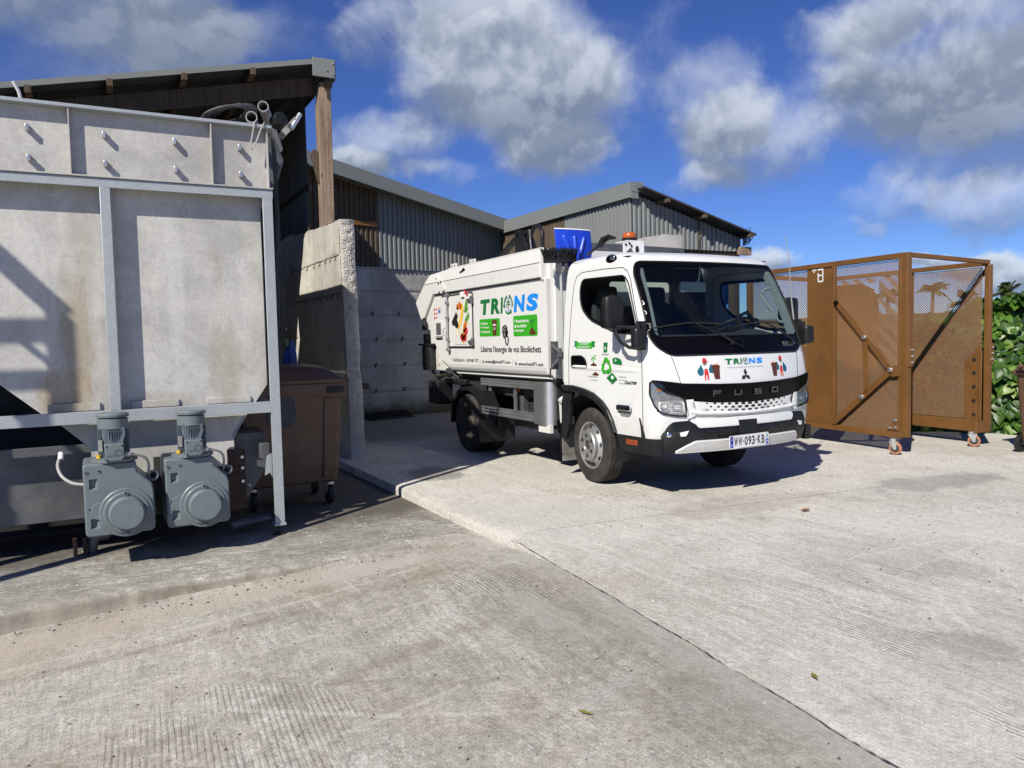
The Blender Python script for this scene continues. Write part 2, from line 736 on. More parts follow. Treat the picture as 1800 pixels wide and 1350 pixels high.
# ------------------------------------------------------------------ materials
def concrete_mat(name, light, dark, brown, brown_amt, rake=0.5, rake_rot=0.0, pale_amt=0.3, grain=0.35, extra=None, k=1.0):
    m, t = newmat(name)
    p = t.pos()
    big = t.noise(p, 0.42, 5, 0.6, 0.4)
    mid = t.noise(p, 2.1, 9, 0.7, 0.3)
    fine = t.noise(p, 24.0, 10, 0.80)
    grit = t.noise(p, 95.0, 6, 0.75)
    c = t.mix(t.ss(t.math('ADD', t.math('MULTIPLY', big, .55), t.math('MULTIPLY', mid, .45)), 0.42, 0.58), dark, light)
    # drag marks of the rake / broom
    q = t.mapping(p, rot=(0, 0, rake_rot))
    wq = t.vec('ADD', q, t.vec('SCALE', t.vec('SUBTRACT', t.noise(p, 0.8, 2, 0.5, 0.0, True), (.5, .5, .5)), s=0.35))
    streak = t.noise(t.mapping(wq, scale=(1.0, 0.06, 1.0)), 21.0, 9, 0.78, 0.1)
    q2 = t.mapping(wq, rot=(0, 0, 0.85))
    streak2 = t.noise(t.mapping(q2, scale=(1.0, 0.05, 1.0), loc=(4, 2, 0)), 16.0, 9, 0.78, 0.1)
    sm = t.ss(t.noise(p, 0.55, 3, 0.5), 0.42, 0.56)
    chalk = (0.66, 0.64, 0.58)
    ridged = t.math('ABSOLUTE', t.math('SUBTRACT', t.noise(t.mapping(wq, scale=(1.0, 0.045, 1.0), loc=(9, 1, 0)), 15.0, 8, 0.72, 0.1), 0.5))
    ridged2 = t.math('ABSOLUTE', t.math('SUBTRACT', t.noise(t.mapping(q2, scale=(1.0, 0.04, 1.0), loc=(2, 7, 0)), 9.0, 8, 0.72, 0.1), 0.5))
    wear = t.noise(t.vec('ADD', p, (11, 5, 0)), 1.6, 9, 0.76, 0.4)
    c = t.mix(t.ss(streak, 0.50, 0.64, 0.0, 0.60), c, t.vec('SCALE', light, s=1.15))
    c = t.mix(t.math('MULTIPLY', t.ss(ridged, 0.035, 0.004, 0.0, 0.75), t.ss(wear, .45, .60)), c, chalk)
    c = t.mix(t.math('MULTIPLY', t.ss(ridged2, 0.022, 0.003, 0.0, 0.70), t.ss(wear, .50, .62)), c, chalk)
    c = t.mix(t.math('MULTIPLY', t.ss(streak2, 0.52, 0.66, 0.0, 0.55), sm), c, t.vec('SCALE', light, s=1.2))
    c = t.mix(t.ss(streak, 0.47, 0.34, 0.0, 0.45), c, t.vec('SCALE', dark, s=0.62))
    c = t.mix(t.ss(t.noise(t.vec('ADD', p, (21, 15, 0)), 6.5, 9, .78, .3), .54, .70, 0, .55), c, chalk)
    c = t.mix(t.ss(t.noise(t.vec('ADD', p, (31, 25, 0)), 5.0, 9, .78, .3), .56, .72, 0, .50), c, t.vec('SCALE', dark, s=.55))
    wv = t.wave(t.mapping(q, scale=(1.0, 0.16, 1.0)), 12.0, 2.2, 3, 1.2)
    patch = t.math('MULTIPLY', t.ss(t.noise(t.mapping(q, scale=(1, .45, 1), loc=(3.3, 1.2, 0)), 0.9, 5, 0.6, 0.4), 0.575, 0.61), rake)
    patch = t.math('MULTIPLY', patch, t.ss(t.xyz(p)[1], 5.0, 4.2))
    gro = t.math('MULTIPLY', t.ss(wv, 0.10, 0.65), patch)
    c = t.mix(t.math('MULTIPLY', t.math('SUBTRACT', patch, gro, clamp=True), 0.50), c, t.vec('SCALE', dark, s=0.5))
    # brown earth rubbed in, pale dust
    bn = t.noise(t.vec('ADD', p, (7.1, 3.3, 0)), 0.8, 10, 0.74, 0.8)
    c = t.mix(t.ss(bn, 0.50, 0.70, 0.0, brown_amt), c, brown)
    pn = t.noise(t.vec('ADD', p, (1.7, 9.3, 0)), 1.25, 11, 0.78, 0.9)
    c = t.mix(t.ss(pn, 0.54, 0.68, 0.0, pale_amt), c, (0.62, 0.60, 0.57))
    c = t.mix(t.ss(fine, 0.32, 0.68), t.vec('SCALE', c, s=1 - .30 * k), t.vec('SCALE', c, s=1 + .22 * k))
    c = t.mix(t.ss(grit, 0.40, 0.60), t.vec('SCALE', c, s=1 - .26 * k), t.vec('SCALE', c, s=1 + .18 * k))
    vor = t.voro(p, 46.0)
    stones = t.ss(vor, 0.20, 0.08)
    rare = t.ss(t.noise(p, 7.0, 3, 0.6), 0.50, 0.62)
    c = t.mix(t.math('MULTIPLY', t.math('MULTIPLY', stones, rare), 0.6), c, (0.10, 0.09, 0.08))
    if extra:
        c = extra(t, p, c)
    h = t.math('ADD', t.math('MULTIPLY', fine, 1.0), t.math('MULTIPLY', grit, 0.5))
    h = t.math('ADD', h, t.math('MULTIPLY', streak, 0.8))
    nb = t.bump(h, grain, 0.016)
    nb = t.bump(gro, 0.6, 0.012, nb)
    t.out(t.bsdf(c, t.ss(mid, .3, .7, .80, .95), 0, nb, 0.25))
    return m


def slab_extra(t, p, c):
    s = t.xyz(p)
    wob = t.math('MULTIPLY', t.math('SUBTRACT', t.noise(p, 3.0, 5, 0.7), 0.5), 0.16)

    def line(a, b, d, w, amt, lo=None, hi=None, axis=1, col=(0.10, 0.095, 0.085)):
        v = t.math('ADD', t.math('ADD', t.math('MULTIPLY', s[0], a), t.math('MULTIPLY', s[1], b)), t.math('ADD', wob, d))
        f = t.ss(t.math('ABSOLUTE', v), w, w * .2, 0.0, amt)
        if lo is not None:
            f = t.math('MULTIPLY', f, t.math('MULTIPLY', t.ss(s[axis], lo, lo + .3), t.ss(s[axis], hi, hi - .3)))
        return t.mix(f, c, col)
    c = line(0.10, 1.0, -5.40, 0.012, 0.55, 2.7, 7.2, 0)
    c = line(-0.42, 1.0, -4.05, 0.014, 0.35, 2.8, 6.2, 0, (0.6, 0.58, 0.54))
    c = line(0.30, 1.0, -5.2, 0.03, 0.35, 4.2, 7.5, 0, (0.58, 0.56, 0.53))
    c = line(1.0, 0.55, -7.3, 0.02, 0.5, 1.0, 4.4, 1, (0.66, 0.64, 0.60))
    c = line(0.05, 1.0, -3.55, 0.016, 0.5, 4.0, 8.5, 0, (0.66, 0.64, 0.60))
    c = line(0.16, 1.0, -4.75, 0.014, 0.5, 4.6, 8.8, 0, (0.66, 0.64, 0.60))
    c = line(-0.10, 1.0, -2.55, 0.018, 0.45, 4.2, 7.5, 0, (0.66, 0.64, 0.60))
    c = line(1.0, 0.10, -3.75, 0.020, 0.45, 1.2, 4.0, 1, (0.68, 0.66, 0.61))
    c = line(1.0, -0.04, -4.05, 0.012, 0.45, 1.4, 4.6, 1, (0.68, 0.66, 0.61))
    c = line(1.0, 0.0, -3.0, 0.03, 0.35, 1.0, 4.9, 1, (0.66, 0.64, 0.59))
    # oil and damp patches
    def spot(x, y, rx, ry, amt, col):
        a = t.math('DIVIDE', t.math('SUBTRACT', s[0], x), rx)
        b = t.math('DIVIDE', t.math('SUBTRACT', s[1], y), ry)
        d = t.math('ADD', t.math('MULTIPLY', a, a), t.math('MULTIPLY', b, b))
        d = t.math('ADD', d, t.math('MULTIPLY', t.math('SUBTRACT', t.noise(p, 2.4, 9, 0.76, .5), 0.5), 4.2))
        return t.mix(t.ss(d, 1.1, 0.35, 0.0, amt), c, col)
    c = spot(3.35, 8.0, 0.42, 0.55, 0.62, (0.10, 0.095, 0.09))
    c = spot(7.2, 4.6, 0.95, 0.34, 0.42, (0.17, 0.16, 0.16))
    c = spot(3.55, 2.1, 0.20, 0.22, 0.36, (0.18, 0.17, 0.165))
    c = spot(5.0, 4.9, 0.9, 0.35, 0.35, (0.30, 0.23, 0.19))
    c = spot(3.3, 5.6, 0.75, 0.8, 0.4, (0.50, 0.48, 0.44))
    c = spot(4.1, 7.4, 1.0, 0.5, 0.3, (0.46, 0.45, 0.42))
    # damp and moss towards the back wall
    g = t.ss(s[1], 10.6, 12.0)
    c = t.mix(t.math('MULTIPLY', g, 0.6), c, (0.13, 0.125, 0.10))
    return c


def apron_extra(t, p, c):
    s = t.xyz(p)

    def spot(x, y, rx, ry, amt, col, k=2.2):
        a = t.math('DIVIDE', t.math('SUBTRACT', s[0], x), rx)
        b = t.math('DIVIDE', t.math('SUBTRACT', s[1], y), ry)
        d = t.math('ADD', t.math('MULTIPLY', a, a), t.math('MULTIPLY', b, b))
        d = t.math('ADD', d, t.math('MULTIPLY', t.math('SUBTRACT', t.noise(p, 3.4, 7, 0.7), 0.5), k))
        return t.mix(t.ss(d, 1.1, 0.3, 0.0, amt), c, col)
    c = spot(2.12, 3.6, 0.13, 0.55, 0.55, (0.52, 0.50, 0.46), 3.4)
    c = spot(0.3, 5.25, 2.2, 0.22, 0.65, (0.48, 0.43, 0.35), 3.0)
    c = spot(-0.9, 4.9, 1.2, 0.5, 0.45, (0.46, 0.40, 0.32))
    c = spot(1.7, 5.2, 0.7, 0.14, 0.5, (0.48, 0.46, 0.42), 3.0)
    def arc(cx, cy, R, w, amt, lo, hi, col):
        dx, dy = t.math('SUBTRACT', s[0], cx), t.math('SUBTRACT', s[1], cy)
        r = t.math('SQRT', t.math('ADD', t.math('MULTIPLY', dx, dx), t.math('MULTIPLY', dy, dy)))
        v = t.math('ADD', t.math('SUBTRACT', r, R), t.math('MULTIPLY', t.math('SUBTRACT', t.noise(p, 5.0, 8, 0.75), 0.5), 0.10))
        f = t.math('MULTIPLY', t.ss(t.math('ABSOLUTE', v), w, w * .3, 0, amt), t.math('MULTIPLY', t.ss(s[0], lo, lo + .4), t.ss(s[0], hi, hi - .5)))
        f = t.math('MULTIPLY', f, t.ss(t.noise(p, 7.0, 6, .7), .38, .55))
        return t.mix(f, c, col)
    for (cx, cy, R, w, amt, lo, hi, col) in ((0.2, 12.5, 7.72, .045, .6, -1.5, 2.3, (.58, .55, .48)), (0.3, 12.6, 8.02, .07, .5, -1.5, 2.4, (.24, .21, .165)),
                                             (0.0, 12.2, 8.15, .03, .6, -1.2, 2.0, (.58, .55, .48)), (-.4, 12.0, 8.6, .10, .45, -1.5, 2.2, (.25, .22, .17)),
                                             (-.2, 11.8, 8.85, .025, .55, -1, 1.6, (.60, .57, .50)), (3.9, 7.0, 4.6, .05, .45, .3, 2.3, (.25, .22, .175)), (4.0, 7.0, 4.95, .025, .55, .2, 2.2, (.60, .58, .52))):
        c = arc(cx, cy, R, w, amt, lo, hi, col)
    ol = t.math('ADD', t.math('ABSOLUTE', t.math('SUBTRACT', s[0], 2.15)), t.math('MULTIPLY', t.math('SUBTRACT', t.noise(t.mapping(p, scale=(1, .3, 1)), 4.0, 9, 0.75), 0.5), 1.3))
    c = t.mix(t.math('MULTIPLY', t.ss(ol, 0.55, 0.05, 0.0, 0.38), t.ss(s[1], 4.8, 3.9)), c, (0.215, 0.20, 0.155))
    # along the joint to the slab: pale slurry
    d = t.math('SUBTRACT', t.math('SUBTRACT', 2.7, t.math('MULTIPLY', t.math('MAXIMUM', t.math('SUBTRACT', 5.12, s[1]), 0.0), 0.105)), s[0])
    c = t.mix(t.ss(t.math('ADD', d, t.math('MULTIPLY', t.math('SUBTRACT', t.noise(p, 2.2, 8, 0.7), 0.5), 0.5)), 0.26, 0.05, 0.0, 0.35), c, (0.47, 0.45, 0.415))
    return c


def platform_extra(t, p, c):
    s = t.xyz(p)
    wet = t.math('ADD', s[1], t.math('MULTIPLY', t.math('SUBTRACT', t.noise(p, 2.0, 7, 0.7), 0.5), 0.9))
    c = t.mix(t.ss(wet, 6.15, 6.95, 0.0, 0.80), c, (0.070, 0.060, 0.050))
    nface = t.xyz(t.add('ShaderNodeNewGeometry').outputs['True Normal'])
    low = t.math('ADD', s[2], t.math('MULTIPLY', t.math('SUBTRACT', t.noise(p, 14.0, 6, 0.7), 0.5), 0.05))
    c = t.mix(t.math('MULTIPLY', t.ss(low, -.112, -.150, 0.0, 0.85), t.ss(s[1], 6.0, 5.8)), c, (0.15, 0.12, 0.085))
    edge = t.ss(wet, 5.75, 5.45, 0.0, 0.35)
    return t.mix(edge, c, (0.44, 0.41, 0.36))


M_SLAB = concrete_mat('slab_concrete', (0.61, 0.588, 0.53), (0.50, 0.478, 0.42), (0.44, 0.38, 0.31), 0.35, 0.6, 0.0, 0.45, 0.55, slab_extra, .62)
M_APRON = concrete_mat('apron_concrete', (0.52, 0.492, 0.43), (0.38, 0.356, 0.30), (0.37, 0.30, 0.22), 0.60, 0.32, 0.06, 0.55, 0.65, apron_extra, .85)
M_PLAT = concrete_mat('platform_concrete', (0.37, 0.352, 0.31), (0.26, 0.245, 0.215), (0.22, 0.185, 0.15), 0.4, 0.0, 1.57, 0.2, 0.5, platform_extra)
M_EARTH = mat('earth', (0.13, 0.11, 0.075), 0.95, var=.35, scale=1.2, bump=.5, bscale=20, dirt=(0.07, 0.09, 0.03), dirt_amt=.7)


def wall_mat(name, base, streaks=0.5, moss=0.0, bump=0.3):
    m, t = newmat(name)
    p = t.pos()
    s = t.xyz(p)
    n = t.noise(p, 1.3, 8, 0.65, 0.3)
    c = t.mix(t.ss(n, 0.32, 0.68), t.vec('SCALE', base, s=0.72), t.vec('SCALE', base, s=1.12))
    vert = t.noise(t.mapping(p, scale=(1.0, 1.0, 0.10)), 7.0, 6, 0.7, 0.1)
    c = t.mix(t.ss(vert, 0.52, 0.74, 0.0, streaks), c, t.vec('SCALE', base, s=0.36))
    hor = t.noise(t.mapping(p, scale=(0.12, 0.12, 1.0)), 13.0, 6, 0.7)
    c = t.mix(t.ss(hor, 0.54, 0.76, 0.0, 0.45), c, t.vec('SCALE', base, s=0.5))
    blot = t.noise(t.vec('ADD', p, (4, 1, 9)), 2.6, 9, 0.75, 0.9)
    c = t.mix(t.ss(blot, 0.60, 0.72, 0.0, 0.55), c, t.vec('SCALE', base, s=0.30))
    if moss > 0:
        zz = t.math('ADD', s[2], t.math('MULTIPLY', t.math('SUBTRACT', t.noise(p, 3.0, 7, 0.7), 0.5), 0.55))
        c = t.mix(t.ss(zz, 0.34, 0.05, 0.0, moss), c, (0.05, 0.06, 0.018))
    fine = t.noise(p, 60, 6, 0.7)
    nb = t.bump(t.math('ADD', fine, t.math('MULTIPLY', hor, .8)), bump, 0.01)
    t.out(t.bsdf(c, 0.92, 0, nb, 0.25))
    return m


M_WALL = wall_mat('cast_concrete', (0.55, 0.53, 0.475), 0.5, 0.0)
M_BACKWALL = wall_mat('shuttered_concrete', (0.43, 0.425, 0.405), 0.30, 0.85)
M_ROUGH = wall_mat('broken_concrete', (0.50, 0.485, 0.45), 0.2, 0.0, 0.7)


def stainless(name, base, rust=0.4, rough=0.48, metal=0.55, weep=False):
    m, t = newmat(name)
    p = t.pos()
    sx = t.xyz(p)
    n = t.noise(p, 1.6, 10, 0.70, 0.5)
    c = t.mix(t.ss(n, .34, .66), t.vec('SCALE', base, s=.78), t.vec('SCALE', base, s=1.10))
    st = t.noise(t.mapping(p, scale=(1, 1, 0.10)), 5.5, 9, 0.74, 0.5)
    c = t.mix(t.ss(st, .50, .72, 0, .34), c, t.vec('SCALE', base, s=.58))
    pale = t.noise(t.mapping(t.vec('ADD', p, (3, 0, 7)), scale=(1, 1, .35)), 2.6, 9, .72, 1.0)
    c = t.mix(t.ss(pale, .55, .68, 0, .4), c, t.vec('SCALE', base, s=1.22))
    br = t.noise(t.mapping(t.vec('ADD', p, (2.1, 0, .3)), scale=(1, 1, 0.22)), 4.0, 10, 0.75, 0.7)
    c = t.mix(t.ss(br, .56, .70, 0, rust), c, (0.25, 0.205, 0.135))
    if weep:
        def patch(x, z, rx, rz, amt, col):
            a = t.math('DIVIDE', t.math('SUBTRACT', sx[0], x), rx)
            b = t.math('DIVIDE', t.math('SUBTRACT', sx[2], z), rz)
            d = t.math('ADD', t.math('MULTIPLY', a, a), t.math('MULTIPLY', b, b))
            d = t.math('ADD', d, t.math('MULTIPLY', t.math('SUBTRACT', br, .5), 4.0))
            return t.mix(t.ss(d, 1.25, .1, 0, amt), c, col)
        c = patch(-.10, 1.55, .13, .60, .62, (0.30, 0.235, 0.135))
        c = patch(-.16, 1.15, .22, .22, .60, (0.34, 0.23, 0.10))
        c = patch(.95, 1.30, .16, .45, .42, (0.30, 0.25, 0.16))
        c = patch(.45, 1.05, .35, .10, .45, (0.28, 0.24, 0.17))
        c = patch(-.02, 2.2, .10, .5, .35, (0.32, 0.27, 0.19))
        c = patch(.60, 1.9, .07, .7, .30, (0.70, 0.69, 0.66))
    gr = t.noise(t.vec('ADD', p, (5, 5, 5)), 3.2, 11, 0.78, 0.4)
    c = t.mix(t.ss(gr, .57, .72, 0, .40), c, (0.17, 0.165, 0.15))
    fn = t.noise(p, 40, 6, .75)
    c = t.mix(t.ss(fn, .35, .65), t.vec('SCALE', c, s=.92), t.vec('SCALE', c, s=1.06))
    sp = t.voro(p, 9.0)
    c = t.mix(t.ss(sp, .055, .035, 0, .6), c, (0.12, .11, .10))
    nb = t.bump(t.noise(t.mapping(p, scale=(1, 1, .2)), 30, 5, .6), 0.05, 0.004)
    r = t.ss(gr, .3, .7, rough - .06, rough + .16)
    t.out(t.bsdf(c, r, metal, nb))
    return m


M_INOX = stainless('weathered_stainless', (0.535, 0.525, 0.49), 0.34, .55, .12, True)
M_INOX_BAND = stainless('weathered_stainless_band', (0.49, 0.478, 0.45), 0.22, .55, .12)


def galv(name, base, rough=0.42, metal=0.7):
    m, t = newmat(name)
    p = t.pos()
    v = t.voro(p, 70.0, out=1)
    vv = t.xyz(v)
    c = t.mix(t.ss(vv[0], 0, 1), t.vec('SCALE', base, s=.94), t.vec('SCALE', base, s=1.05))
    n = t.noise(p, 3.0, 7, .65)
    c = t.mix(t.ss(n, .5, .75, 0, .3), c, t.vec('SCALE', base, s=.62))
    t.out(t.bsdf(c, t.ss(n, .3, .7, rough, rough + .18), metal))
    return m


M_GALV = galv('galvanised_steel', (0.40, 0.43, 0.445), .45, .35)
M_ALU = galv('aluminium', (0.62, 0.63, 0.64), .3, .9)


def wood_mat(name, base, dark):
    m, t = newmat(name)
    p = t.obj()
    g = t.noise(t.mapping(p, scale=(1, 1, 0.045)), 34.0, 7, 0.7, 0.6)
    c = t.mix(t.ss(g, .3, .7), dark, base)
    w = t.noise(p, 1.7, 6, .65)
    c = t.mix(t.ss(w, .45, .7, 0, .5), c, t.vec('SCALE', dark, s=.7))
    k = t.voro(t.mapping(p, scale=(1, 1, .45)), 5.0)
    c = t.mix(t.ss(k, .10, .03, 0, .8), c, (0.06, 0.035, 0.02))
    nb = t.bump(g, .5, .006)
    t.out(t.bsdf(c, .8, 0, nb, .3))
    return m


M_POST = wood_mat('weathered_timber', (0.33, 0.25, 0.185), (0.17, 0.115, 0.075))
M_BEAM = wood_mat('dark_timber', (0.10, 0.075, 0.055), (0.045, 0.032, 0.024))
M_PURLIN = wood_mat('purlin_timber', (0.13, 0.095, 0.065), (0.06, 0.042, 0.03))


def corr_mat(name, base, dirt, amt, rough=.45):
    m, t = newmat(name)
    p = t.pos()
    n = t.noise(t.mapping(p, scale=(1, 1, .16)), 3.2, 7, .7)
    c = t.mix(t.ss(n, .42, .72, 0, amt), base, dirt)
    n2 = t.noise(p, .8, 5, .6)
    c = t.mix(t.ss(n2, .4, .7, 0, .25), c, t.vec('SCALE', base, s=.7))
    t.out(t.bsdf(c, t.ss(n, .3, .7, rough, rough + .2), 0.0, None, .4))
    return m


M_CORR = corr_mat('grey_coated_sheet', (0.20, 0.213, 0.21), (0.14, .145, .14), .45)
M_CORR_BROWN = corr_mat('rusted_sheet', (0.085, 0.062, 0.042), (0.15, 0.115, 0.07), .6, .7)
M_CORR_DARK = corr_mat('old_dark_sheet', (0.11, 0.105, 0.095), (0.06, 0.05, 0.04), .6, .65)
M_FASCIA = corr_mat('grey_flashing', (0.19, 0.205, 0.20), (0.15, .155, .15), .3, .5)
M_ROOFSHADE = corr_mat('shaded_roof_sheet', (0.045, 0.046, 0.045), (0.025, .025, .022), .5, .7)  # darker copy of the roof sheet: underside shade painted into the base colour
M_ROOF = corr_mat('roof_sheet', (0.20, 0.21, 0.21), (0.11, .11, .105), .5, .55)

def paint_mat(name, base, rough, grime, coat):
    m, t = newmat(name)
    p = t.pos()
    sz = t.xyz(p)[2]
    n = t.noise(p, 2.2, 8, .68, .3)
    c = t.mix(t.ss(n, .45, .72, 0, .30 * grime), base, (.52, .505, .46))
    run = t.noise(t.mapping(p, scale=(1, 1, .07)), 14.0, 7, .72, .2)
    c = t.mix(t.ss(run, .54, .72, 0, .36 * grime), c, (.40, .385, .34))
    spl = t.math('ADD', sz, t.math('MULTIPLY', t.math('SUBTRACT', t.noise(p, 9, 8, .75), .5), .5))
    c = t.mix(t.ss(spl, .86, .50, 0, .42 * grime), c, (.36, .33, .27))
    sp = t.noise(p, 55, 4, .7)
    c = t.mix(t.ss(sp, .62, .72, 0, .35 * grime), c, (.30, .28, .24))
    r = t.ss(n, .3, .7, rough - .04, rough + .12)
    t.out(t.bsdf(c, r, 0, None, None, coat, .08))
    return m


M_WHITE = paint_mat('white_truck_paint', (0.70, 0.71, 0.695), .22, .55, .5)
M_BODY = paint_mat('white_body_paint', (0.69, 0.695, 0.68), .34, .9, .2)
M_BLACK = mat('black_plastic', (0.011, 0.0115, 0.013), .45, var=.2, bump=.12, bscale=300, dirt=(.04, .038, .035), dirt_amt=.3, spec=.35)
M_GLOSSBLK = mat('gloss_black', (0.003, 0.003, 0.004), .16, var=.1, spec=.12, rvar=.02)
M_DKCHROME = mat('dim_chrome', (0.17, 0.17, 0.17), .22, 1.0, var=.1)
M_RUBBER = mat('rubber_seal', (0.012, 0.012, 0.012), .6, var=.2)
M_CHASSIS = mat('chassis_paint', (0.022, 0.022, 0.023), .6, var=.4, dirt=(.09, .08, .065), dirt_amt=.5, dirt_scale=5)
M_CHROME = mat('chrome', (0.75, 0.76, 0.78), .12, 1.0, var=.05, rvar=.05)
M_WHEEL = mat('silver_wheel', (0.50, 0.50, 0.49), .38, .75, var=.08, dirt=(.16, .14, .11), dirt_amt=.4, dirt_scale=9)
M_HUBDARK = mat('dark_wheel', (0.05, 0.047, 0.043), .6, .3, var=.3, dirt=(.11, .09, .07), dirt_amt=.5)
M_AMBER = mat('amber_lens', (0.42, 0.09, 0.012), .2, var=.15, scale=30)
M_DARKAMBER = mat('amber_reflector', (0.24, 0.055, 0.018), .25, var=.2, scale=40)
M_INTER = mat('cab_trim', (0.030, 0.032, 0.034), .7, var=.2)
M_TRIMLIGHT = mat('grey_pillar_trim', (0.22, 0.245, 0.24), .6, var=.06)
M_SEAT = mat('seat_fabric', (0.028, 0.029, 0.032), .9, var=.25, bump=.3, bscale=200)
M_BRUSH = mat('black_bristle', (0.008, 0.008, 0.010), .6, var=.3)
M_PIPE_WHITE = mat('white_hydraulic_paint', (0.62, 0.61, 0.58), .4, var=.08, dirt=(.3, .27, .22), dirt_amt=.4)
M_BLUE = mat('blue_plastic', (0.014, 0.055, 0.52), .32, var=.06, rvar=.06)
M_BLUEBAG = mat('blue_woven', (0.01, 0.05, 0.22), .7, var=.3, scale=12)
M_MOTOR = mat('grey_blue_machine_paint', (0.135, 0.165, 0.18), .45, var=.07, scale=5, dirt=(.10, .105, .10), dirt_amt=.45, dirt_scale=6)
M_MOTORDK = mat('motor_shadow_paint', (0.10, 0.125, 0.15), .5, var=.1)
M_YELLOW = mat('yellow_plug', (0.62, 0.42, 0.03), .35)
M_CABLE = mat('grey_cable', (0.36, 0.36, 0.34), .5, var=.1)
M_PVC = mat('grey_pvc_pipe', (0.36, 0.37, 0.36), .45, var=.15, dirt=(.12, .11, .09), dirt_amt=.5)
M_RUST = mat('rusty_steel', (0.060, 0.036, 0.024), .85, var=.35, scale=14, bump=.4, bscale=90, dirt=(.06, .035, .025), dirt_amt=.6)
M_DARKTANK = mat('dark_steel', (0.105, 0.11, 0.12), .5, .3, var=.25, scale=2, dirt=(.19, .18, .16), dirt_amt=.5, dirt_scale=3)
M_BIN = mat('brown_bin_plastic', (0.100, 0.052, 0.031), .48, var=.08, scale=3, bump=.05, bscale=200, dirt=(.16, .11, .08), dirt_amt=.3)
M_CAGE = mat('brown_cage_paint', (0.155, 0.070, 0.0180), .48, var=.10, scale=2.5, dirt=(.085, .042, .018), dirt_amt=.4, dirt_scale=4)
M_CASTER = mat('orange_polyurethane', (0.42, 0.17, 0.09), .5, var=.15, dirt=(.2, .12, .09), dirt_amt=.5)
M_ZINC = mat('zinc_plated_steel', (0.62, 0.62, 0.60), .35, .8, var=.15)
M_DKGREEN = mat('print_dark_green', (0.008, 0.155, 0.035), .35, var=.03)
M_GREEN = mat('print_green', (0.035, 0.36, 0.016), .35, var=.03)
M_PBLUE = mat('print_blue', (0.01, 0.235, 0.78), .35, var=.03)
M_PBLACK = mat('print_black', (0.012, 0.012, 0.013), .4)
M_PWHITE = mat('print_white', (0.78, 0.78, 0.78), .4)
M_PGREY = mat('print_grey', (0.20, 0.20, 0.20), .4)
M_PBROWN = mat('print_brown', (0.10, 0.028, 0.012), .4)
M_PRED = mat('print_red', (0.58, 0.03, 0.03), .4)
M_PTEAL = mat('print_teal', (0.015, 0.11, 0.17), .4)
M_PORANGE = mat('print_orange', (0.70, 0.20, 0.03), .4, var=.25, scale=20)
M_PYELLOW = mat('print_yellow', (0.80, 0.50, 0.05), .4, var=.15, scale=20)
M_PEUBLUE = mat('print_plate_blue', (0.01, 0.04, 0.42), .4)
M_PSKIN = mat('print_skin', (0.16, 0.06, 0.03), .4)


def tyre_mat():
    m, t = newmat('tyre_rubber')
    p = t.obj()
    n = t.noise(p, 7.0, 7, .65)
    c = t.mix(t.ss(n, .35, .7), (0.022, 0.021, 0.021), (0.055, 0.048, 0.042))
    nb = t.bump(t.noise(p, 90, 4, .6), .25, .004)
    t.out(t.bsdf(c, .8, 0, nb, .35))
    return m


M_TYRE = tyre_mat()


def glass_mat(name, tint, gloss=0.055):
    m, t = newmat(name)
    tr = t.add('ShaderNodeBsdfTransparent')
    tr.inputs[0].default_value = tuple(tint) + (1,)
    gl = t.add('ShaderNodeBsdfGlossy')
    gl.inputs['Roughness'].default_value = 0.02
    ge = t.add('ShaderNodeNewGeometry')
    cs = t.math('ABSOLUTE', t.vec('DOT_PRODUCT', ge.outputs['Incoming'], ge.outputs['Normal']))
    k = t.math('ADD', t.math('MULTIPLY', t.math('POWER', t.math('SUBTRACT', 1.0, cs, clamp=True), 5.0), 0.9), gloss)
    mx = t.add('ShaderNodeMixShader')
    t.l.new(k, mx.inputs[0])
    t.l.new(tr.outputs[0], mx.inputs[1])
    t.l.new(gl.outputs[0], mx.inputs[2])
    t.out(mx.outputs[0])
    return m


M_GLASS = glass_mat('window_glass', (0.72, 0.79, 0.78), .045)
M_LENS = glass_mat('clear_lens', (0.93, 0.95, 0.95), .06)


def leaf_mat(name, a, b, rough=.42):
    m, t = newmat(name)
    oi = t.add('ShaderNodeObjectInfo')
    g = t.pos()
    n = t.noise(g, 3.0, 5, .6)
    k = t.math('ADD', t.math('MULTIPLY', oi.outputs['Random'], .5), t.math('MULTIPLY', n, .6))
    c = t.mix(t.ss(k, .2, .85), a, b)
    d = t.add('ShaderNodeBsdfTranslucent')
    t.put(d.inputs[0], t.vec('MULTIPLY', c, (1.3, 1.5, .5)))
    s = t.bsdf(c, rough, 0, None, .5)
    mx = t.add('ShaderNodeMixShader')
    mx.inputs[0].default_value = .25
    t.l.new(s, mx.inputs[1])
    t.l.new(d.outputs[0], mx.inputs[2])
    t.out(mx.outputs[0])
    return m


M_LEAF = leaf_mat('vine_leaf', (0.030, 0.085, 0.010), (0.085, 0.19, 0.022))
M_LEAF2 = leaf_mat('vine_leaf_dark', (0.018, 0.055, 0.010), (0.05, 0.12, 0.016))
M_LEAF3 = leaf_mat('vine_leaf_light', (0.10, 0.19, 0.02), (0.17, 0.26, 0.04))
M_TREELEAF = leaf_mat('tree_leaf', (0.040, 0.062, 0.014), (0.11, 0.13, 0.03), .6)
M_PALM = leaf_mat('palm_leaf', (0.050, 0.075, 0.015), (0.12, 0.14, 0.035), .5)
M_TRUNK = mat('palm_trunk', (0.16, 0.13, 0.10), .9, var=.3, bump=.5, bscale=20)
M_STEM = mat('vine_stem', (0.06, 0.05, 0.025), .9, var=.3)
M_YLEAF = mat('fallen_leaf', (0.20, 0.18, 0.035), .6, var=.3, scale=20)
M_OLEAF = mat('dry_leaf', (0.28, 0.12, 0.03), .7, var=.3, scale=20)
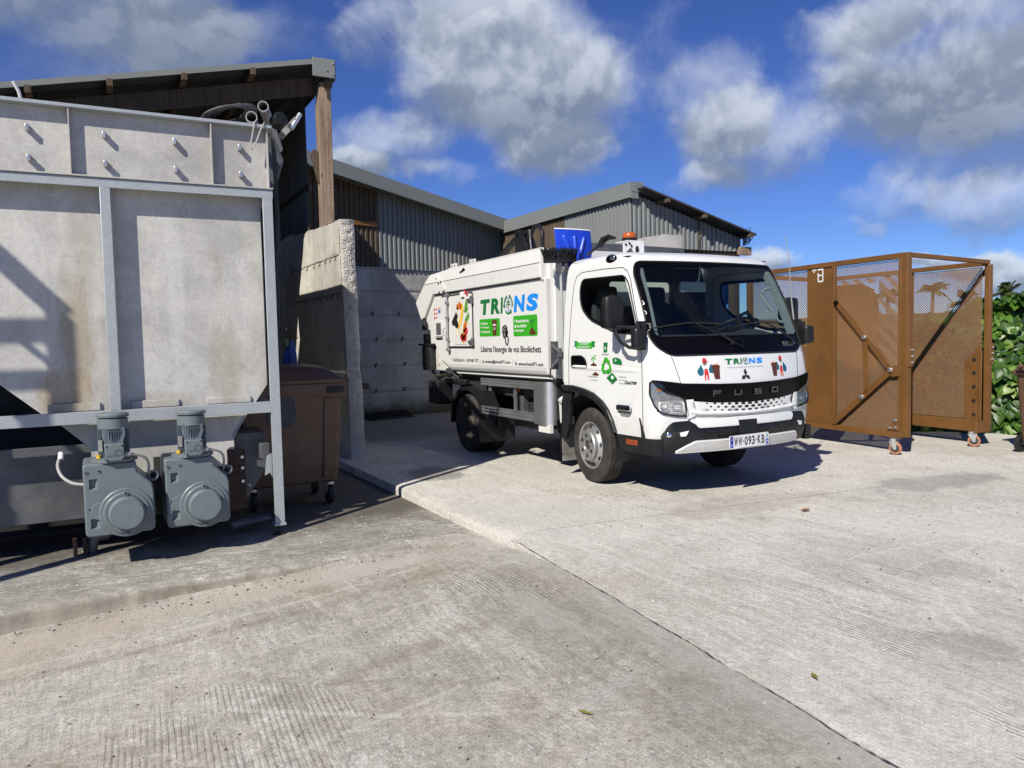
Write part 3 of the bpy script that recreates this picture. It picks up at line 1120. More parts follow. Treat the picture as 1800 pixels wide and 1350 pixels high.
M_PEBBLE = mat('pebble', (0.09, 0.08, 0.07), .9, var=.5, scale=20)
M_FLECK = mat('pale_fleck', (0.62, 0.60, 0.55), .8, var=.2)
# ------------------------------------------------------------------ ground
def nz(x, y, z=0.0, s=1.0):
    return noise.noise(V((x * s, y * s, z * s)))


mb = MB()
mb.poly([(-400, -300, -0.42), (900, -300, -0.42), (900, 900, -0.42), (-400, 900, -0.42)])
structure(mb.build('ground', M_EARTH))

# slab under the truck: from the joint at x = 2.7 to the hedge
mb = MB()
xs = [2.706 + 0.05 * i for i in range(0, 9)] + [3.2 + 0.4 * i for i in range(0, 30)] + [16, 24, 40]
ys = [-8 + 0.5 * i for i in range(0, 20)] + [2 + 0.06 * i for i in range(0, 125)] + [9.5 + .3 * i for i in range(0, 6)]


def joint_shift(y):
    """The joint drifts towards the camera side in the foreground."""
    return -0.105 * max(0.0, 5.12 - y)


def slab_z(x, y):
    z = 0.004 * nz(x, y, 0, .8) - 0.004
    d = x - 2.706 - joint_shift(y)
    if y > 4.9 and d < .3:
        z -= 0.016 * exp(-d / .03) * (0.6 + nz(x, y * 9, 3, 1.0))
        z += 0.004 * nz(x * 14, y * 14)
    if y < 5.0:
        z -= .007 * exp(-d / .05)
    # broken corner
    r = sqrt((x - 2.7) ** 2 + (y - 5.15) ** 2)
    if r < .22:
        z -= 0.05 * (1 - r / .22) * (0.8 + .5 * nz(x * 9, y * 9))
    return z


SX = lambda x, y: x + joint_shift(y) * max(0.0, 1 - (x - 2.706) / 6)
mb._add([(SX(x, y) + (0.010 * nz(y * 3, 7) + .006 * nz(y * 17, 2) if i == 0 else 0), y, slab_z(SX(x, y), y)) for y in ys for i, x in enumerate(xs)],
        [(j * len(xs) + i, j * len(xs) + i + 1, (j + 1) * len(xs) + i + 1, (j + 1) * len(xs) + i)
         for j in range(len(ys) - 1) for i in range(len(xs) - 1)])
b = len(mb.v)
n = len(ys)
mb._add([mb.v[j * len(xs)] - V((0, 0, .0)) for j in range(n)] + [V((2.700 + joint_shift(y) + .010 * nz(y * 5, 1), y, -.05)) for y in ys] + [V((2.706 + joint_shift(y) + .008 * nz(y * 4, 2), y, -.36)) for y in ys],
        [(n * k + j, n * k + j + 1, n * (k + 1) + j + 1, n * (k + 1) + j) for k in range(2) for j in range(n - 1)])
structure(mb.build('concrete_slab', M_SLAB, smooth=30))

# yard behind the slab, up to the back wall
mb = MB()


def yardf(u, v):
    x = 2.2 + 12 * u
    y = 10.99 + 7 * v
    return V((x, y, -0.03 + .012 * nz(x, y, 0, 1.5)))


mb.grid(yardf, 40, 30)
structure(mb.build('back_yard_ground', M_SLAB, smooth=180))


# apron in the foreground, falling to the left
def apron_z(x, y):
    e = -0.10 - 0.052 * max(0.0, 2.1 - x)
    nn = 0.001 - 0.062 * (2.7 + joint_shift(y) - x)
    w = smooth01((y - 4.1) / 1.3)
    z = nn * (1 - w) + e * w
    if x < -1:
        z = max(z, -0.30)
    return z + 0.006 * nz(x, y, 0, 1.1) + 0.0025 * nz(x, y, 4, 7)


mb = MB()
xs = [-14, -9, -6, -4, -3] + [-2.6 + .07 * i for i in range(0, 74)] + [2.57, 2.62, 2.66, 2.690]
ys = [-8 + .6 * i for i in range(0, 15)] + [1 + .06 * i for i in range(0, 80)]
AXS = lambda x, y: x + joint_shift(y) * max(0.0, min(1.0, (x + 2.5) / 5.19))
mb._add([(AXS(x, y) + (.008 * nz(y * 4, 5) + .006 * nz(y * 19, 8) if i == len(xs) - 1 else 0), y, apron_z(AXS(x, y), y)) for y in ys for i, x in enumerate(xs)],
        [(j * len(xs) + i, j * len(xs) + i + 1, (j + 1) * len(xs) + i + 1, (j + 1) * len(xs) + i)
         for j in range(len(ys) - 1) for i in range(len(xs) - 1)])
structure(mb.build('concrete_apron', M_APRON, smooth=60))

# dirt packed into the joint between apron and slab
mb = MB()
L_, R2 = [], []
for i in range(0, 330):
    y = 1.0 + i * .0125
    c = 2.698 + joint_shift(y) + .010 * nz(y * 3, 7) + .004 * nz(y * 17, 2)
    w = .0026 + .004 * max(-.5, nz(y * 7, 4)) + .003 * nz(y * 31, 1)
    w = max(w, .0006)
    w *= smooth01((5.15 - y) / .3)
    z = max(slab_z(2.71 + joint_shift(y), y), apron_z(2.69 + joint_shift(y), y)) + .004
    L_.append(V((c - w, y, z)))
    R2.append(V((c + w, y, z)))
n = len(L_)
mb._add(L_ + R2, [(i, n + i, n + i + 1, i + 1) for i in range(n - 1)])
structure(mb.build('joint_dirt', mat('joint_dirt', (.10, .09, .075), .95, var=.5, scale=12), smooth=180))

# raised platform under the hopper, with a worn, ragged front edge
mb = MB()
xs = [-14, -8, -5, -3] + [-2.4 + .025 * i for i in range(0, 202)] + [2.66, 2.697]


def plat_row(x):
    e = 5.565 + 0.035 * nz(x, 0, 0, 1.3) + 0.022 * nz(x, 3, 0, 6) + 0.012 * nz(x, 3, 0, 19)
    if x > 1.6:
        e -= 0.45 * smooth01((x - 1.6) / 1.1)
    fade = smooth01((2.25 - x) / 1.2)
    lip = 0.012 * (1 + nz(x, 9, 0, 8)) * (0.3 + fade)
    za = apron_z(x, e)
    rows = [(15.2, -0.10), (9, -0.10), (7.4, -0.10), (6.8, -0.10), (6.4, -0.10), (6.1, -0.10), (5.9, -0.10), (e + .16, -0.101), (e + .07, -0.102 - lip * .15),
            (e + .03, -0.104 - lip * .5), (e + .012, -0.108 - lip), (e, -0.112 - lip * 1.5), (e - .012 * fade, min(-0.13, (za - .1) / 2 - .02)),
            (e - .012 - .02 * fade, za - .004 * (1 - fade)), (e - .07, za - .025)]
    return [V((x, y, z + (0.003 * nz(x, y, 0, 9) if y < 6.5 else 0) + .002 * nz(x, y, 0, 25))) for y, z in rows]


R_ = [plat_row(x) for x in xs]
nr = len(R_[0])
mb._add([p for r in R_ for p in r], [(i * nr + j, i * nr + j + 1, (i + 1) * nr + j + 1, (i + 1) * nr + j) for i in range(len(xs) - 1) for j in range(nr - 1)])
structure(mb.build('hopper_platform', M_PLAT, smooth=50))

# loose grit on the concrete: one scatter of small stones, one of pale flecks
rng = random.Random(3)


def scatter(name, m, spots, label):
    mb = MB()
    for (x, y, z, r) in spots:
        k = 5
        a0 = rng.random() * 6
        top = [V((x + r * .45 * cos(a0 + 2 * pi * i / k), y + r * .45 * sin(a0 + 2 * pi * i / k), z + r * .55)) for i in range(k)]
        bot = [V((x + r * cos(a0 + .3 + 2 * pi * i / k) * rng.uniform(.7, 1.2), y + r * sin(a0 + .3 + 2 * pi * i / k) * rng.uniform(.7, 1.2), z - .002)) for i in range(k)]
        mb._add(bot + top, [(i, (i + 1) % k, k + (i + 1) % k, k + i) for i in range(k)] + [tuple(range(k, 2 * k))])
    o = mb.build(name, m, kind='stuff', smooth=None)
    o['label'] = label
    return o


sp = []
for i in range(620):
    x = rng.uniform(-1.5, 2.3)
    y = rng.uniform(1.2, 5.3)
    sp.append((x, y, apron_z(x, y), rng.choice((.003, .004, .005, .006, .009))))
for i in range(420):
    x = rng.uniform(2.75, 9)
    y = rng.uniform(1.0, 6.5)
    sp.append((x, y, slab_z(x, y), rng.choice((.003, .004, .005, .006, .010))))
for i in range(130):
    x = rng.uniform(-1.3, 2.2)
    y = 5.51 - abs(rng.gauss(0, .13))
    sp.append((x, y, apron_z(x, y), rng.choice((.003, .004, .005, .007, .010, .013))))
scatter('gravel', M_PEBBLE, sp, 'loose dark grit scattered over the concrete')
sp = []
for i in range(70):
    x = rng.uniform(-1.2, 2.5)
    y = rng.uniform(5.62, 6.9)
    sp.append((x, y, -.1, rng.choice((.003, .004, .005, .008))))
for i in range(60):
    x = rng.uniform(-1.2, 6)
    y = rng.uniform(1.6, 5.2)
    sp.append((x, y, apron_z(x, y) if x < 2.69 + joint_shift(y) else slab_z(x, y), rng.choice((.002, .003, .005))))
scatter('pale_chip_debris', M_FLECK, sp, 'pale chips strewn on the ground by the hopper')


def leaf_on_ground(x, y, z, L, rz, m, label):
    mb = MB()
    prof = [(0, .02), (.2, .16), (.45, .24), (.7, .18), (.9, .07), (1, .01)]
    vs_ = []
    for t, w in prof:
        for s in (-1, 0, 1):
            vs_.append(V(((t - .5) * L, s * w * L, .006 + .10 * L * abs(s) + .18 * L * (t - .5) ** 2)))
    fs = []
    for i in range(len(prof) - 1):
        for k in range(2):
            fs.append((i * 3 + k, i * 3 + k + 1, i * 3 + k + 4, i * 3 + k + 3))
    mb._add(vs_, fs)
    mb.tube([(-.5 * L, 0, .012), (-.8 * L, .02 * L, .02)], .003, 5)
    M3 = Matrix.Rotation(rz, 3, 'Z')
    mb.v = [M3 @ p + V((x, y, z)) for p in mb.v]
    o = mb.build('fallen_leaf', m, loc=(x, y, z), smooth=180)
    tag(o, label, 'leaf')


leaf_on_ground(2.66, 2.24, -.004, .055, 1.0, M_YLEAF, 'yellowish fallen leaf beside the long joint in the concrete')
leaf_on_ground(1.68, 2.55, apron_z(1.68, 2.55), .05, 2.0, M_YLEAF, 'green yellow fallen leaf in the darker foreground concrete')
leaf_on_ground(5.15, 4.42, 0, .10, .1, M_OLEAF, 'thin orange dry leaf on the pale slab in front of the truck')
# ------------------------------------------------------------------ left concrete wall
WALLX0, WALLX1 = 2.79, 2.985


def wall_top(y):
    return 3.04 + .05 * nz(y, 2, 0, 1.0) + .02 * nz(y, 3, 0, 7) + .12 * smooth01((y - 10) / 2.5)


root = thing('concrete_wall', 'tall cast concrete wall with rough broken end, carrying the timber post', 'wall', (2.88, 9.6, -.1))
mb = MB()
lean = lambda z: 0.055 * (1 - z / 3.05)
courses = [-0.1, .48, 1.03, 1.57, 2.12, 2.60, 3.04]


def wl(u, v):
    y = 9.62 + 5.6 * u
    z = -.1 + v * (wall_top(y) + .1)
    g = 0
    for c in courses[1:-1]:
        cc = c + .01 * nz(y, c, 0, 2)
        g = max(g, exp(-((z - cc) / .008) ** 2))
    return V((WALLX0 + lean(z) + .010 * nz(y, z, 0, 1.2) + .004 * nz(y, z, 2, 9) + g * .014, y, z))


mb.grid(wl, 120, 190, flip=True)
mb.grid(lambda u, v: V((WALLX1 + lean(-.1 + v * 3.14) + .006 * nz(u * 6, v * 3), 9.62 + 5.6 * u, -.1 + v * (wall_top(9.62 + 5.6 * u) + .1))), 30, 24)


def wt(u, v):
    y = 9.62 + 5.6 * u
    z = wall_top(y)
    return V((WALLX0 + lean(z) + (WALLX1 - WALLX0) * v, y, z + (.02 * nz(y * 5, v * 4) + .01 * nz(y * 17, v * 9) if 0 < v < 1 else 0)))


mb.grid(wt, 120, 6, flip=True)
mb.build('wall_face', M_WALL, root, smooth=40)
mb = MB()


def we(u, v):
    z = -.1 + v * (wall_top(9.62) + .1)
    x0 = WALLX0 + lean(z) + .004
    x1 = WALLX1 + lean(z) + .022 * nz(z, 5, 0, 3)
    x = x0 + (x1 - x0) * u
    e = sin(pi * u) ** .5 if 0 < u < 1 else 0
    rough = (.55 if z < 1.0 else 1.0) if z > .48 else .25
    q = V((x, 0, z))
    g1 = noise.noise(q * 13)
    g2 = abs(noise.noise(q * 33 + V((3, 1, 2))))
    g3 = abs(noise.noise(q * 70 + V((7, 4, 9))))
    g4 = noise.noise(q * 150)
    return V((x + e * .006 * g4, 9.62 - e * (.03 + rough * (.015 * g1 + .018 * g2 + .014 * g3 + .006 * g4)), z + e * .006 * noise.noise(q * 90 + V((1, 1, 1)))))


mb.grid(we, 44, 620)
mb.build('broken_end', M_ROUGH, root, smooth=28)
for k, (c, ys_) in enumerate(((2.60, (9.8, 10.05, 10.3, 10.6, 10.9, 11.3, 11.7)), (2.12, (9.75, 10.05, 10.3, 10.65, 11.0, 11.5)))):
    mb = MB()
    mb.tube([(WALLX0 + lean(c) - .004, y, c + .012 * nz(y, k, 0, 2)) for y in [9.7 + .1 * i for i in range(28)]], .0045, 5)
    mb.build('tie_wire', M_RUST, root)
    for y in ys_:
        mb = MB()
        mb.beam((WALLX0 + lean(c) + .02, y, c + .01), (WALLX0 + lean(c) - .02, y + .01, c - .06), .012, .012)
        mb.build('wire_stub', M_RUST, root)

# small bracket stuck to the far side of the wall
root = thing('short_post', 'short dark metal post with a cross head behind the concrete wall end', 'post', (3.22, 10.4, -.03))
mb = MB()
mb.box(3.20, 3.24, 10.38, 10.42, -.03, .84)
mb.build('post_tube', M_CHASSIS, root, bevel=.004)
mb = MB()
mb.box(3.13, 3.36, 10.36, 10.44, .84, .92)
mb.build('cross_head', M_CHASSIS, root, bevel=.006)

# ------------------------------------------------------------------ left shed: timber frame, mono-pitch roof rising to the right
SH = lambda x: 4.374 + 0.2227 * (x + .759)      # underside of the roof sheet at the front
root = thing('open_shed', 'open timber shed with sloping sheet roof behind the steel hopper', 'shed', (0, 11, -.1))
ROOF_Y0, ROOF_Y1 = 10.3, 16.5
mb = MB()


def corr_strip(mb, p0, du, dv, width, length, pitch=.1, depth=.018, thick=.0015, nrm=None, prof=None):
    """Corrugated sheet: p0 corner, du across the ribs, dv along them."""
    du, dv = V(du).normalized(), V(dv).normalized()
    nrm = V(nrm).normalized() if nrm else du.cross(dv)
    prof = prof or ((0, 0), (.22, 0), (.32, 1), (.68, 1), (.78, 0))
    n = max(1, round(width / pitch))
    pts = []
    for i in range(n):
        for a, h in prof:
            pts.append(((i + a) * width / n, h * depth))
    pts.append((width, 0))
    vs_ = []
    for s, h in pts:
        for t in (0, length):
            vs_.append(V(p0) + du * s + dv * t + nrm * h)
    k = len(pts)
    mb._add(vs_, [(2 * i, 2 * i + 2, 2 * i + 3, 2 * i + 1) for i in range(k - 1)])


sl = V((1, 0, .222)).normalized()
for i in range(5):
    mb = MB()
    y0 = ROOF_Y0 + i * 1.27
    ct = MB()
    w = (2.95 + 8) / sl.x
    corr_strip(ct, (-8, y0, SH(-8) + .02 + .004 * (i % 2)), (0, 1, 0), sl, 1.29, w, .1075, .03, nrm=(-.217, 0, .976))
    ct.build('roof_sheet', M_ROOFSHADE, root, smooth=None)
# thin bright edge trim along the front of the roof
mb = MB()
mb.beam((-8, ROOF_Y0 - .012, SH(-8) + .032), (2.705, ROOF_Y0 - .012, SH(2.705) + .032), .004, .065)
mb.build('roof_edge_trim', M_FASCIA, root)
for x in (-3.8, -3.0, -2.15, -1.35, -.50, .325, 1.14, 1.955):
    mb = MB()
    mb.box(x - .034, x + .034, 10.28, 16, SH(x) - .075, SH(x) + .012)
    mb.build('purlin', M_PURLIN, root, bevel=.004)
for y, w in ((10.62, .07), (12.6, .07), (14.6, .07)):
    mb = MB()
    mb.beam((-8, y, SH(-8) - .20), (2.80, y, SH(2.80) - .20), .07, .22)
    mb.build('rafter', M_BEAM, root, bevel=.005)
mb = MB()
for (x0, x1, y0, y1, z0, z1) in ((2.705, 3.0, 10.26, 10.285, 4.99, 5.23), (2.988, 3.016, 10.286, 10.42, 4.975, 5.23)):
    mb.box(x0, x1, y0, y1, z0, z1)
mb.prism([(2.705, 10.282, 5.23), (3.016, 10.282, 5.233), (3.016, 16.5, 5.233), (2.705, 16.5, 5.23)], (0, 0, .006))
mb.box(3.003, 3.018, 10.42, 16.5, 5.06, 5.23)
mb.build('corner_flashing', M_FASCIA, root, bevel=.003)
for x, z in ((2.975, 5.175), (2.89, 5.08), (2.975, 5.035)):
    mb = MB()
    mb.cyl((x, 10.262, z), (x, 10.245, z), .014, .006, 8)
    mb.build('screw', M_ZINC, root)
mb = MB()
mb.box(2.875, 2.98, 10.33, 10.415, 4.895, 4.985)
mb.build('post_block', M_PURLIN, root, bevel=.004)
mb = MB()
pv = [(2.80, 3.0), (2.975, 3.0), (2.985, 4.98), (2.835, 4.98), (2.80, 4.66)]
mb.prism([(x, 10.43, z) for x, z in pv], (0, .15, 0))
mb.build('timber_post', M_POST, root, bevel=.008)
mb = MB()
mb.prism([(2.80, 10.47, 3.66), (2.80, 10.47, 4.06), (2.74, 10.47, 4.10), (2.70, 10.47, 4.03), (2.79, 10.47, 3.64)], (0, .07, 0))
mb.build('knee_brace', M_PURLIN, root, bevel=.004)
for z in (3.35, 3.6, 3.95, 4.3, 4.5):
    mb = MB()
    mb.cyl((2.92, 10.432, z), (2.92, 10.422, z), .012, .008, 8)
    mb.build('nail_head', M_ZINC, root)
# side cladding above the wall, seen from inside
for i in range(4):
    for z0, z1, m in ((3.10, 3.70, M_CORR_DARK), (3.80, SH(2.8) - .1, M_CORR_DARK)):
        mb = MB()
        y0 = 11.35 + i * 1.05
        corr_strip(mb, (2.86, y0, z0), (0, 1, 0), (0, 0, 1), 1.07, z1 - z0, .09, .016, nrm=(-1, 0, 0))
        mb.build('side_sheet', m, root, smooth=None)
mb = MB()
mb.box(2.86, 2.91, 11.3, 15.8, 3.69, 3.81)
mb.build('side_rail', M_BEAM, root)
mb = MB()
mb.box(-9, 2.86, 16.0, 16.15, -.1, 4.9)
mb.box(-9, -8.9, 10.5, 16.0, -.1, 4.9)
mb.build('rear_wall', M_CORR_DARK, root)

# ------------------------------------------------------------------ workshop at the back: concrete courses, corrugated sheets, sloping fascia
BA = radians(13)
BU = V((cos(BA), sin(BA), 0))
BN = V((sin(BA), -cos(BA), 0))          # outward, towards the yard
BD0 = V((5.609, 14.894, 0))


def bw(u, z, off=0.0):
    return BD0 + BU * u + V((0, 0, z)) + BN * off


root = thing('workshop_building', 'grey workshop with shuttered concrete base and corrugated upper wall behind the truck', 'building', (5.609, 14.894, 0))
zs = [-.05, .49, 1.0, 1.51, 2.02, 2.50, 2.96]
for i in range(6):
    mb = MB()
    z0, z1 = zs[i] + .006, zs[i + 1] - .006

    def cf(u, v, z0=z0, z1=z1, i=i):
        uu = -3.4 + 6.2 * u
        zz = z0 + (z1 - z0) * v
        e = .012 if v in (0, 1) else 0
        return bw(uu, zz, .012 * nz(uu, zz, i, 1.1) + .005 * nz(uu, zz, i, 8) - e + .006 * (i % 2))
    mb.grid(cf, 130, 14)
    mb.build('concrete_course', M_BACKWALL, root, smooth=60)
mb = MB()
mb.prism([bw(-3.4, -.1, -.02), bw(2.8, -.1, -.02), bw(2.8, -.1, -.25), bw(-3.4, -.1, -.25)], (0, 0, 3.06))
mb.build('wall_core', M_BACKWALL, root, smooth=None)
rng = random.Random(5)
for z in (.49, 1.0, 1.51, 2.02):
    for u in (-.75, -.1, .65, 1.35):
        uu = u + rng.uniform(-.08, .08)
        mb = MB()
        mb.beam(bw(uu, z - .005, 0), bw(uu + .02, z + .075, .035), .022, .016)
        mb.build('tie_stub', M_RUST, root)
fz = lambda u: 4.09 - .1733 * (u - 2.63)
for i in range(-4, 3):
    u0 = -.58 + 1.08 * i
    u1 = min(u0 + 1.09, 2.66)
    if u0 > 2.6:
        continue
    brown = i < 0
    mb = MB()
    n = round((u1 - u0) / .108)
    prof = ((0, 0), (.20, 0), (.32, 1), (.68, 1), (.80, 0))
    pts = []
    for k in range(n):
        for a, h in prof:
            pts.append((u0 + (k + a) * (u1 - u0) / n, h))
    pts.append((u1, 0))
    vs_ = []
    for s, h in pts:
        for z in (2.955, fz(s) - .2):
            vs_.append(bw(s, z, .03 + .022 * h + (.004 if i % 2 else 0)))
    mb._add(vs_, [(2 * k, 2 * k + 2, 2 * k + 3, 2 * k + 1) for k in range(len(pts) - 1)])
    mb.build('corrugated_sheet', M_CORR_BROWN if brown else M_CORR, root, smooth=None)
for i in range(3):
    u0, u1 = (-3.4, -.35, 1.75)[i], (-.352, 1.748, 2.64)[i]
    mb = MB()
    mb.prism([bw(u0, fz(u0) - .25, .42), bw(u1, fz(u1) - .25, .42), bw(u1, fz(u1), .42), bw(u0, fz(u0), .42)], tuple(BN * .006))
    mb.prism([bw(u0, fz(u0), .426), bw(u1, fz(u1), .426), bw(u1, fz(u1), .30), bw(u0, fz(u0), .30)], (0, 0, .005))
    mb.prism([bw(u0, fz(u0) - .25, .42), bw(u1, fz(u1) - .25, .42), bw(u1, fz(u1) - .25, .36), bw(u0, fz(u0) - .25, .36)], (0, 0, -.005))
    mb.build('fascia', M_FASCIA, root, smooth=None)
for u in (-1.05, -.55, .1, .75, 1.3, 2.0):
    mb = MB()
    mb.cyl(bw(u, fz(u) - .2, .427), bw(u, fz(u) - .2, .437), .011, .006, 7)
    mb.build('screw', M_ZINC, root)
mb = MB()
mb.prism([bw(-3.4, fz(-3.4) - .02, .415), bw(2.62, fz(2.62) - .02, .415), bw(3.3, fz(3.3) - .02, .10), bw(3.3, fz(3.3) - .02, -5), bw(-3.4, fz(-3.4) - .02, -5)], (0, 0, .015))
mb.build('roof', M_ROOF, root, smooth=None)
mb = MB()
mb.beam(bw(-1.4, 3.80, .06), bw(-.60, 3.80, .06), .05, .09)
mb.build('timber_rail', mat('orange_timber', (.24, .11, .035), .8, var=.3), root)

# drain grating leaning at the foot of the back wall
root = thing('drain_grating', 'black drain grating leaning at the foot of the concrete back wall', 'grating', tuple(bw(-.55, 0, .25)))
for k in range(14):
    mb = MB()
    u = -1.05 + k * .075
    mb.beam(bw(u, -.02, .34), bw(u, .10, .05), .016, .03)
    mb.build('grating_bar', M_CHASSIS, root)
for off, z in ((.34, -.018), (.05, .10)):
    mb = MB()
    mb.beam(bw(-1.09, z, off), bw(-.04, z, off), .02, .035)
    mb.build('grating_frame', M_CHASSIS, root)

# ------------------------------------------------------------------ right shed: wall along Y at x = 8.1, canopy side along X at y = 10.55
root = thing('corrugated_shed', 'grey corrugated shed with sloping overhanging roof beyond the truck cab', 'shed', (8.1, 10.6, 0))
AX = 8.12
AY0, AY1 = 10.6, 15.35
ze = 4.07
yy = AY0
i = 0
while yy < AY1 - .1:
    y1 = min(yy + 1.05, AY1)
    mb = MB()
    corr_strip(mb, (AX, y1, 2.30), (0, -1, 0), (0, 0, 1), y1 - yy, ze - .25 - 2.30 + .06, .105, .022, nrm=(-1, 0, 0))
    mb.build('wall_sheet', M_CORR if yy < 12.6 else M_CORR_BROWN, root, smooth=None)
    yy = y1
    i += 1
    if i > 12:
        break
mb = MB()
mb.box(AX - .05, AX + .2, AY0 + .15, AY1, -.05, 2.32)
mb.build('concrete_base', M_BACKWALL, root)
mb = MB()
mb.box(AX - .085, AX - .08, 10.5, 15.1, ze - .25, ze)
mb.box(AX - .085, AX + .2, 10.5, 15.1, ze, ze + .006)
mb.build('eave_flashing', M_FASCIA, root, smooth=None)
mb = MB()
mb.box(AX - .085, AX + .17, 10.484, 10.49, ze - .16, ze + .005)
mb.box(AX - .085, AX + .07, 10.492, 10.498, ze - .27, ze - .15)
mb.build('corner_flashing', M_FASCIA, root, smooth=None)
for x, z in ((AX - .03, ze - .05), (AX + .1, ze - .11)):
    mb = MB()
    mb.cyl((x, 10.484, z), (x, 10.47, z), .012, .006, 7)
    mb.build('screw', M_ZINC, root)
bz = lambda x: 3.955 - .2625 * (x - 8.13)
# gable side facing the yard, carried over an opening
x = AX
k = 0
for x0, x1 in ((8.125, 9.0), (9.0, 9.87), (9.87, 10.60)):
    mb = MB()
    n = round((x1 - x0) / .098)
    pts = []
    for q in range(n):
        for a, h in ((0, 0), (.20, 0), (.32, 1), (.68, 1), (.80, 0)):
            pts.append((x0 + (q + a) * (x1 - x0) / n, h))
    pts.append((x1, 0))
    vs_ = []
    for s, h in pts:
        for z in (3.005, bz(s) - .06):
            vs_.append((s, 10.58 - .024 * h - (.004 if k == 1 else 0), z))
    mb._add(vs_, [(2 * q, 2 * q + 2, 2 * q + 3, 2 * q + 1) for q in range(len(pts) - 1)])
    mb.build('gable_sheet', M_CORR, root, smooth=None)
    k += 1
mb = MB()
mb.prism([(8.16, 10.3, bz(8.16)), (10.72, 10.3, bz(10.72)), (10.72, 15.3, bz(10.72)), (8.16, 15.3, bz(8.16))], (0, 0, .03))
mb.build('roof', M_ROOFSHADE, root, smooth=None)
for x in (8.66, 9.49, 10.58):
    mb = MB()
    mb.box(x - .035, x + .035, 10.27, 15, bz(x) - .075, bz(x) - .012)
    mb.build('purlin', M_PURLIN, root, bevel=.004)
mb = MB()
mb.box(10.50, 10.80, 10.50, 10.575, 2.94, 3.09)
mb.build('rail_end', M_POST, root, bevel=.008)
mb = MB()
mb.box(8.2, 10.55, 10.60, 10.68, 2.93, 3.03)
mb.build('bottom_rail', M_BEAM, root)
for x, y in ((10.6, 10.75), (8.25, 15.0), (10.6, 15.0)):
    mb = MB()
    mb.box(x - .07, x + .07, y - .07, y + .07, -.05, bz(x) - .05)
    mb.build('shed_post', M_BEAM, root)
rng = random.Random(9)
for j in range(2):
    mb = MB()
    pts = []
    z = 3.66 - j * .03
    x = 9.53 + j * .02
    for q in range(14):
        pts.append((x + rng.uniform(-.02, .02) + (.03 * q / 14), 10.53 + rng.uniform(-.01, .01), z - q * .05))
    mb.tube(pts, .008, 5)
    mb.build('hanging_vine', M_STEM, root)
mb = MB()
for q in range(9):
    a = (10.63 + rng.uniform(-.05, .05), 10.5 + rng.uniform(-.03, .03), 3.10 + rng.uniform(0, .05))
    mb.tube([a, (a[0] + rng.uniform(-.05, .13), a[1], a[2] + rng.uniform(.1, .2)), (a[0] + rng.uniform(.0, .2), a[1], a[2] + rng.uniform(.1, .32))], .009, 5)
mb.build('dry_twigs', M_STEM, root)

# stub of concrete wall whose top shows over the cab
root = thing('concrete_pillar', 'rough grey concrete block standing up behind the truck cab roof', 'pillar', (8.5, 9.9, 0))
mb = MB()


def blk(u, v):
    a = 2 * pi * u
    sx = max(-1, min(1, 1.4 * cos(a)))
    sy = max(-1, min(1, 1.4 * sin(a)))
    z = v * 3.12
    r = 1 - .02 * nz(a * 3, z * 4)
    return V((8.13 + .42 * sx * r + .012 * nz(sx * 8, sy * 8, z * 8), 9.98 + .16 * sy * r, z + (.03 * nz(sx * 5, sy * 5) - .10 * max(0, -sx) if v > .9 else 0)))


mb.grid(blk, 64, 60, closed_u=True)
top = [blk(i / 64, 1) for i in range(64)]
mb.poly(top)
mb.build('block', M_ROUGH, root, smooth=50, kind=None)

# blue container parked under the canopy
root = thing('blue_container', 'blue corrugated steel container under the canopy, seen past the cab', 'container', (9.7, 11.9, -.02))
M_BLUECON = mat('blue_container_paint', (0.035, 0.13, 0.33), .5, var=.1, dirt=(.08, .12, .2), dirt_amt=.5)
mb = MB()
mb.box(8.9, 11.0, 11.2, 14.8, .1, 2.72)
mb.build('container_body', M_BLUECON, root)
for x0 in (8.93, 9.62, 10.31):
    mb = MB()
    corr_strip(mb, (x0, 11.19, .25), (1, 0, 0), (0, 0, 1), .68, 2.35, .22, .03, nrm=(0, -1, 0))
    mb.build('container_panel', M_BLUECON, root, smooth=None)
for x0 in (8.9, 10.94):
    mb = MB()
    mb.box(x0, x0 + .06, 11.14, 11.2, -.02, 2.74)
    mb.build('corner_post', M_BLUECON, root)
# ------------------------------------------------------------------ steel hopper on the left
M_VOID = mat('shade_black', (.016, .016, .017), .8, var=.3)  # near-black colour standing in for the deep shade under the hopper
root = thing('steel_hopper', 'big weathered stainless steel hopper on a galvanised frame, at the left', 'hopper', (0.2, 6.5, -.1))
HY = 6.5
HB = 10.9      # rear of the hopper
# frame
for x in (-2.35, -1.08):
    mb = MB()
    mb.box(x, x + .07, HY, HY + .07, 1.012, 2.668)
    mb.build('frame_post', M_GALV, root, bevel=.004)
mb = MB()
mb.box(.10, .172, HY, HY + .07, 1.012, 2.668)
mb.build('frame_post', M_GALV, root, bevel=.004)
mb = MB()
mb.box(1.268, 1.345, HY, HY + .012, .0, 2.668)
mb.box(1.333, 1.345, HY + .012, HY + .085, .0, 2.668)
mb.box(1.268, 1.280, HY + .012, HY + .03, .0, 2.668)
pl = MB()
mb.build('corner_post', M_GALV, root, bevel=.002)
mb = MB()
mb.box(1.258, 1.355, HY - .01, HY + .10, -.022, .0)
mb.build('foot_plate', M_GALV, root, bevel=.003)
mb = MB()
mb.cyl((1.305, HY + .045, -.085), (1.305, HY + .045, -.022), .012, n=10)
mb.lathe([(.055, 0), (.055, .008), (.018, .022), (.0, .024)], (1.305, HY + .045, -.1), (0, 0, 1), 18)
mb.build('levelling_foot', M_RUST, root)
mb = MB()
mb.box(-2.9, 1.268, HY, HY + .008, .925, 1.012)
mb.box(-2.9, 1.268, HY + .008, HY + .08, 1.004, 1.012)
mb.build('lower_beam', M_GALV, root, bevel=.002)
mb = MB()
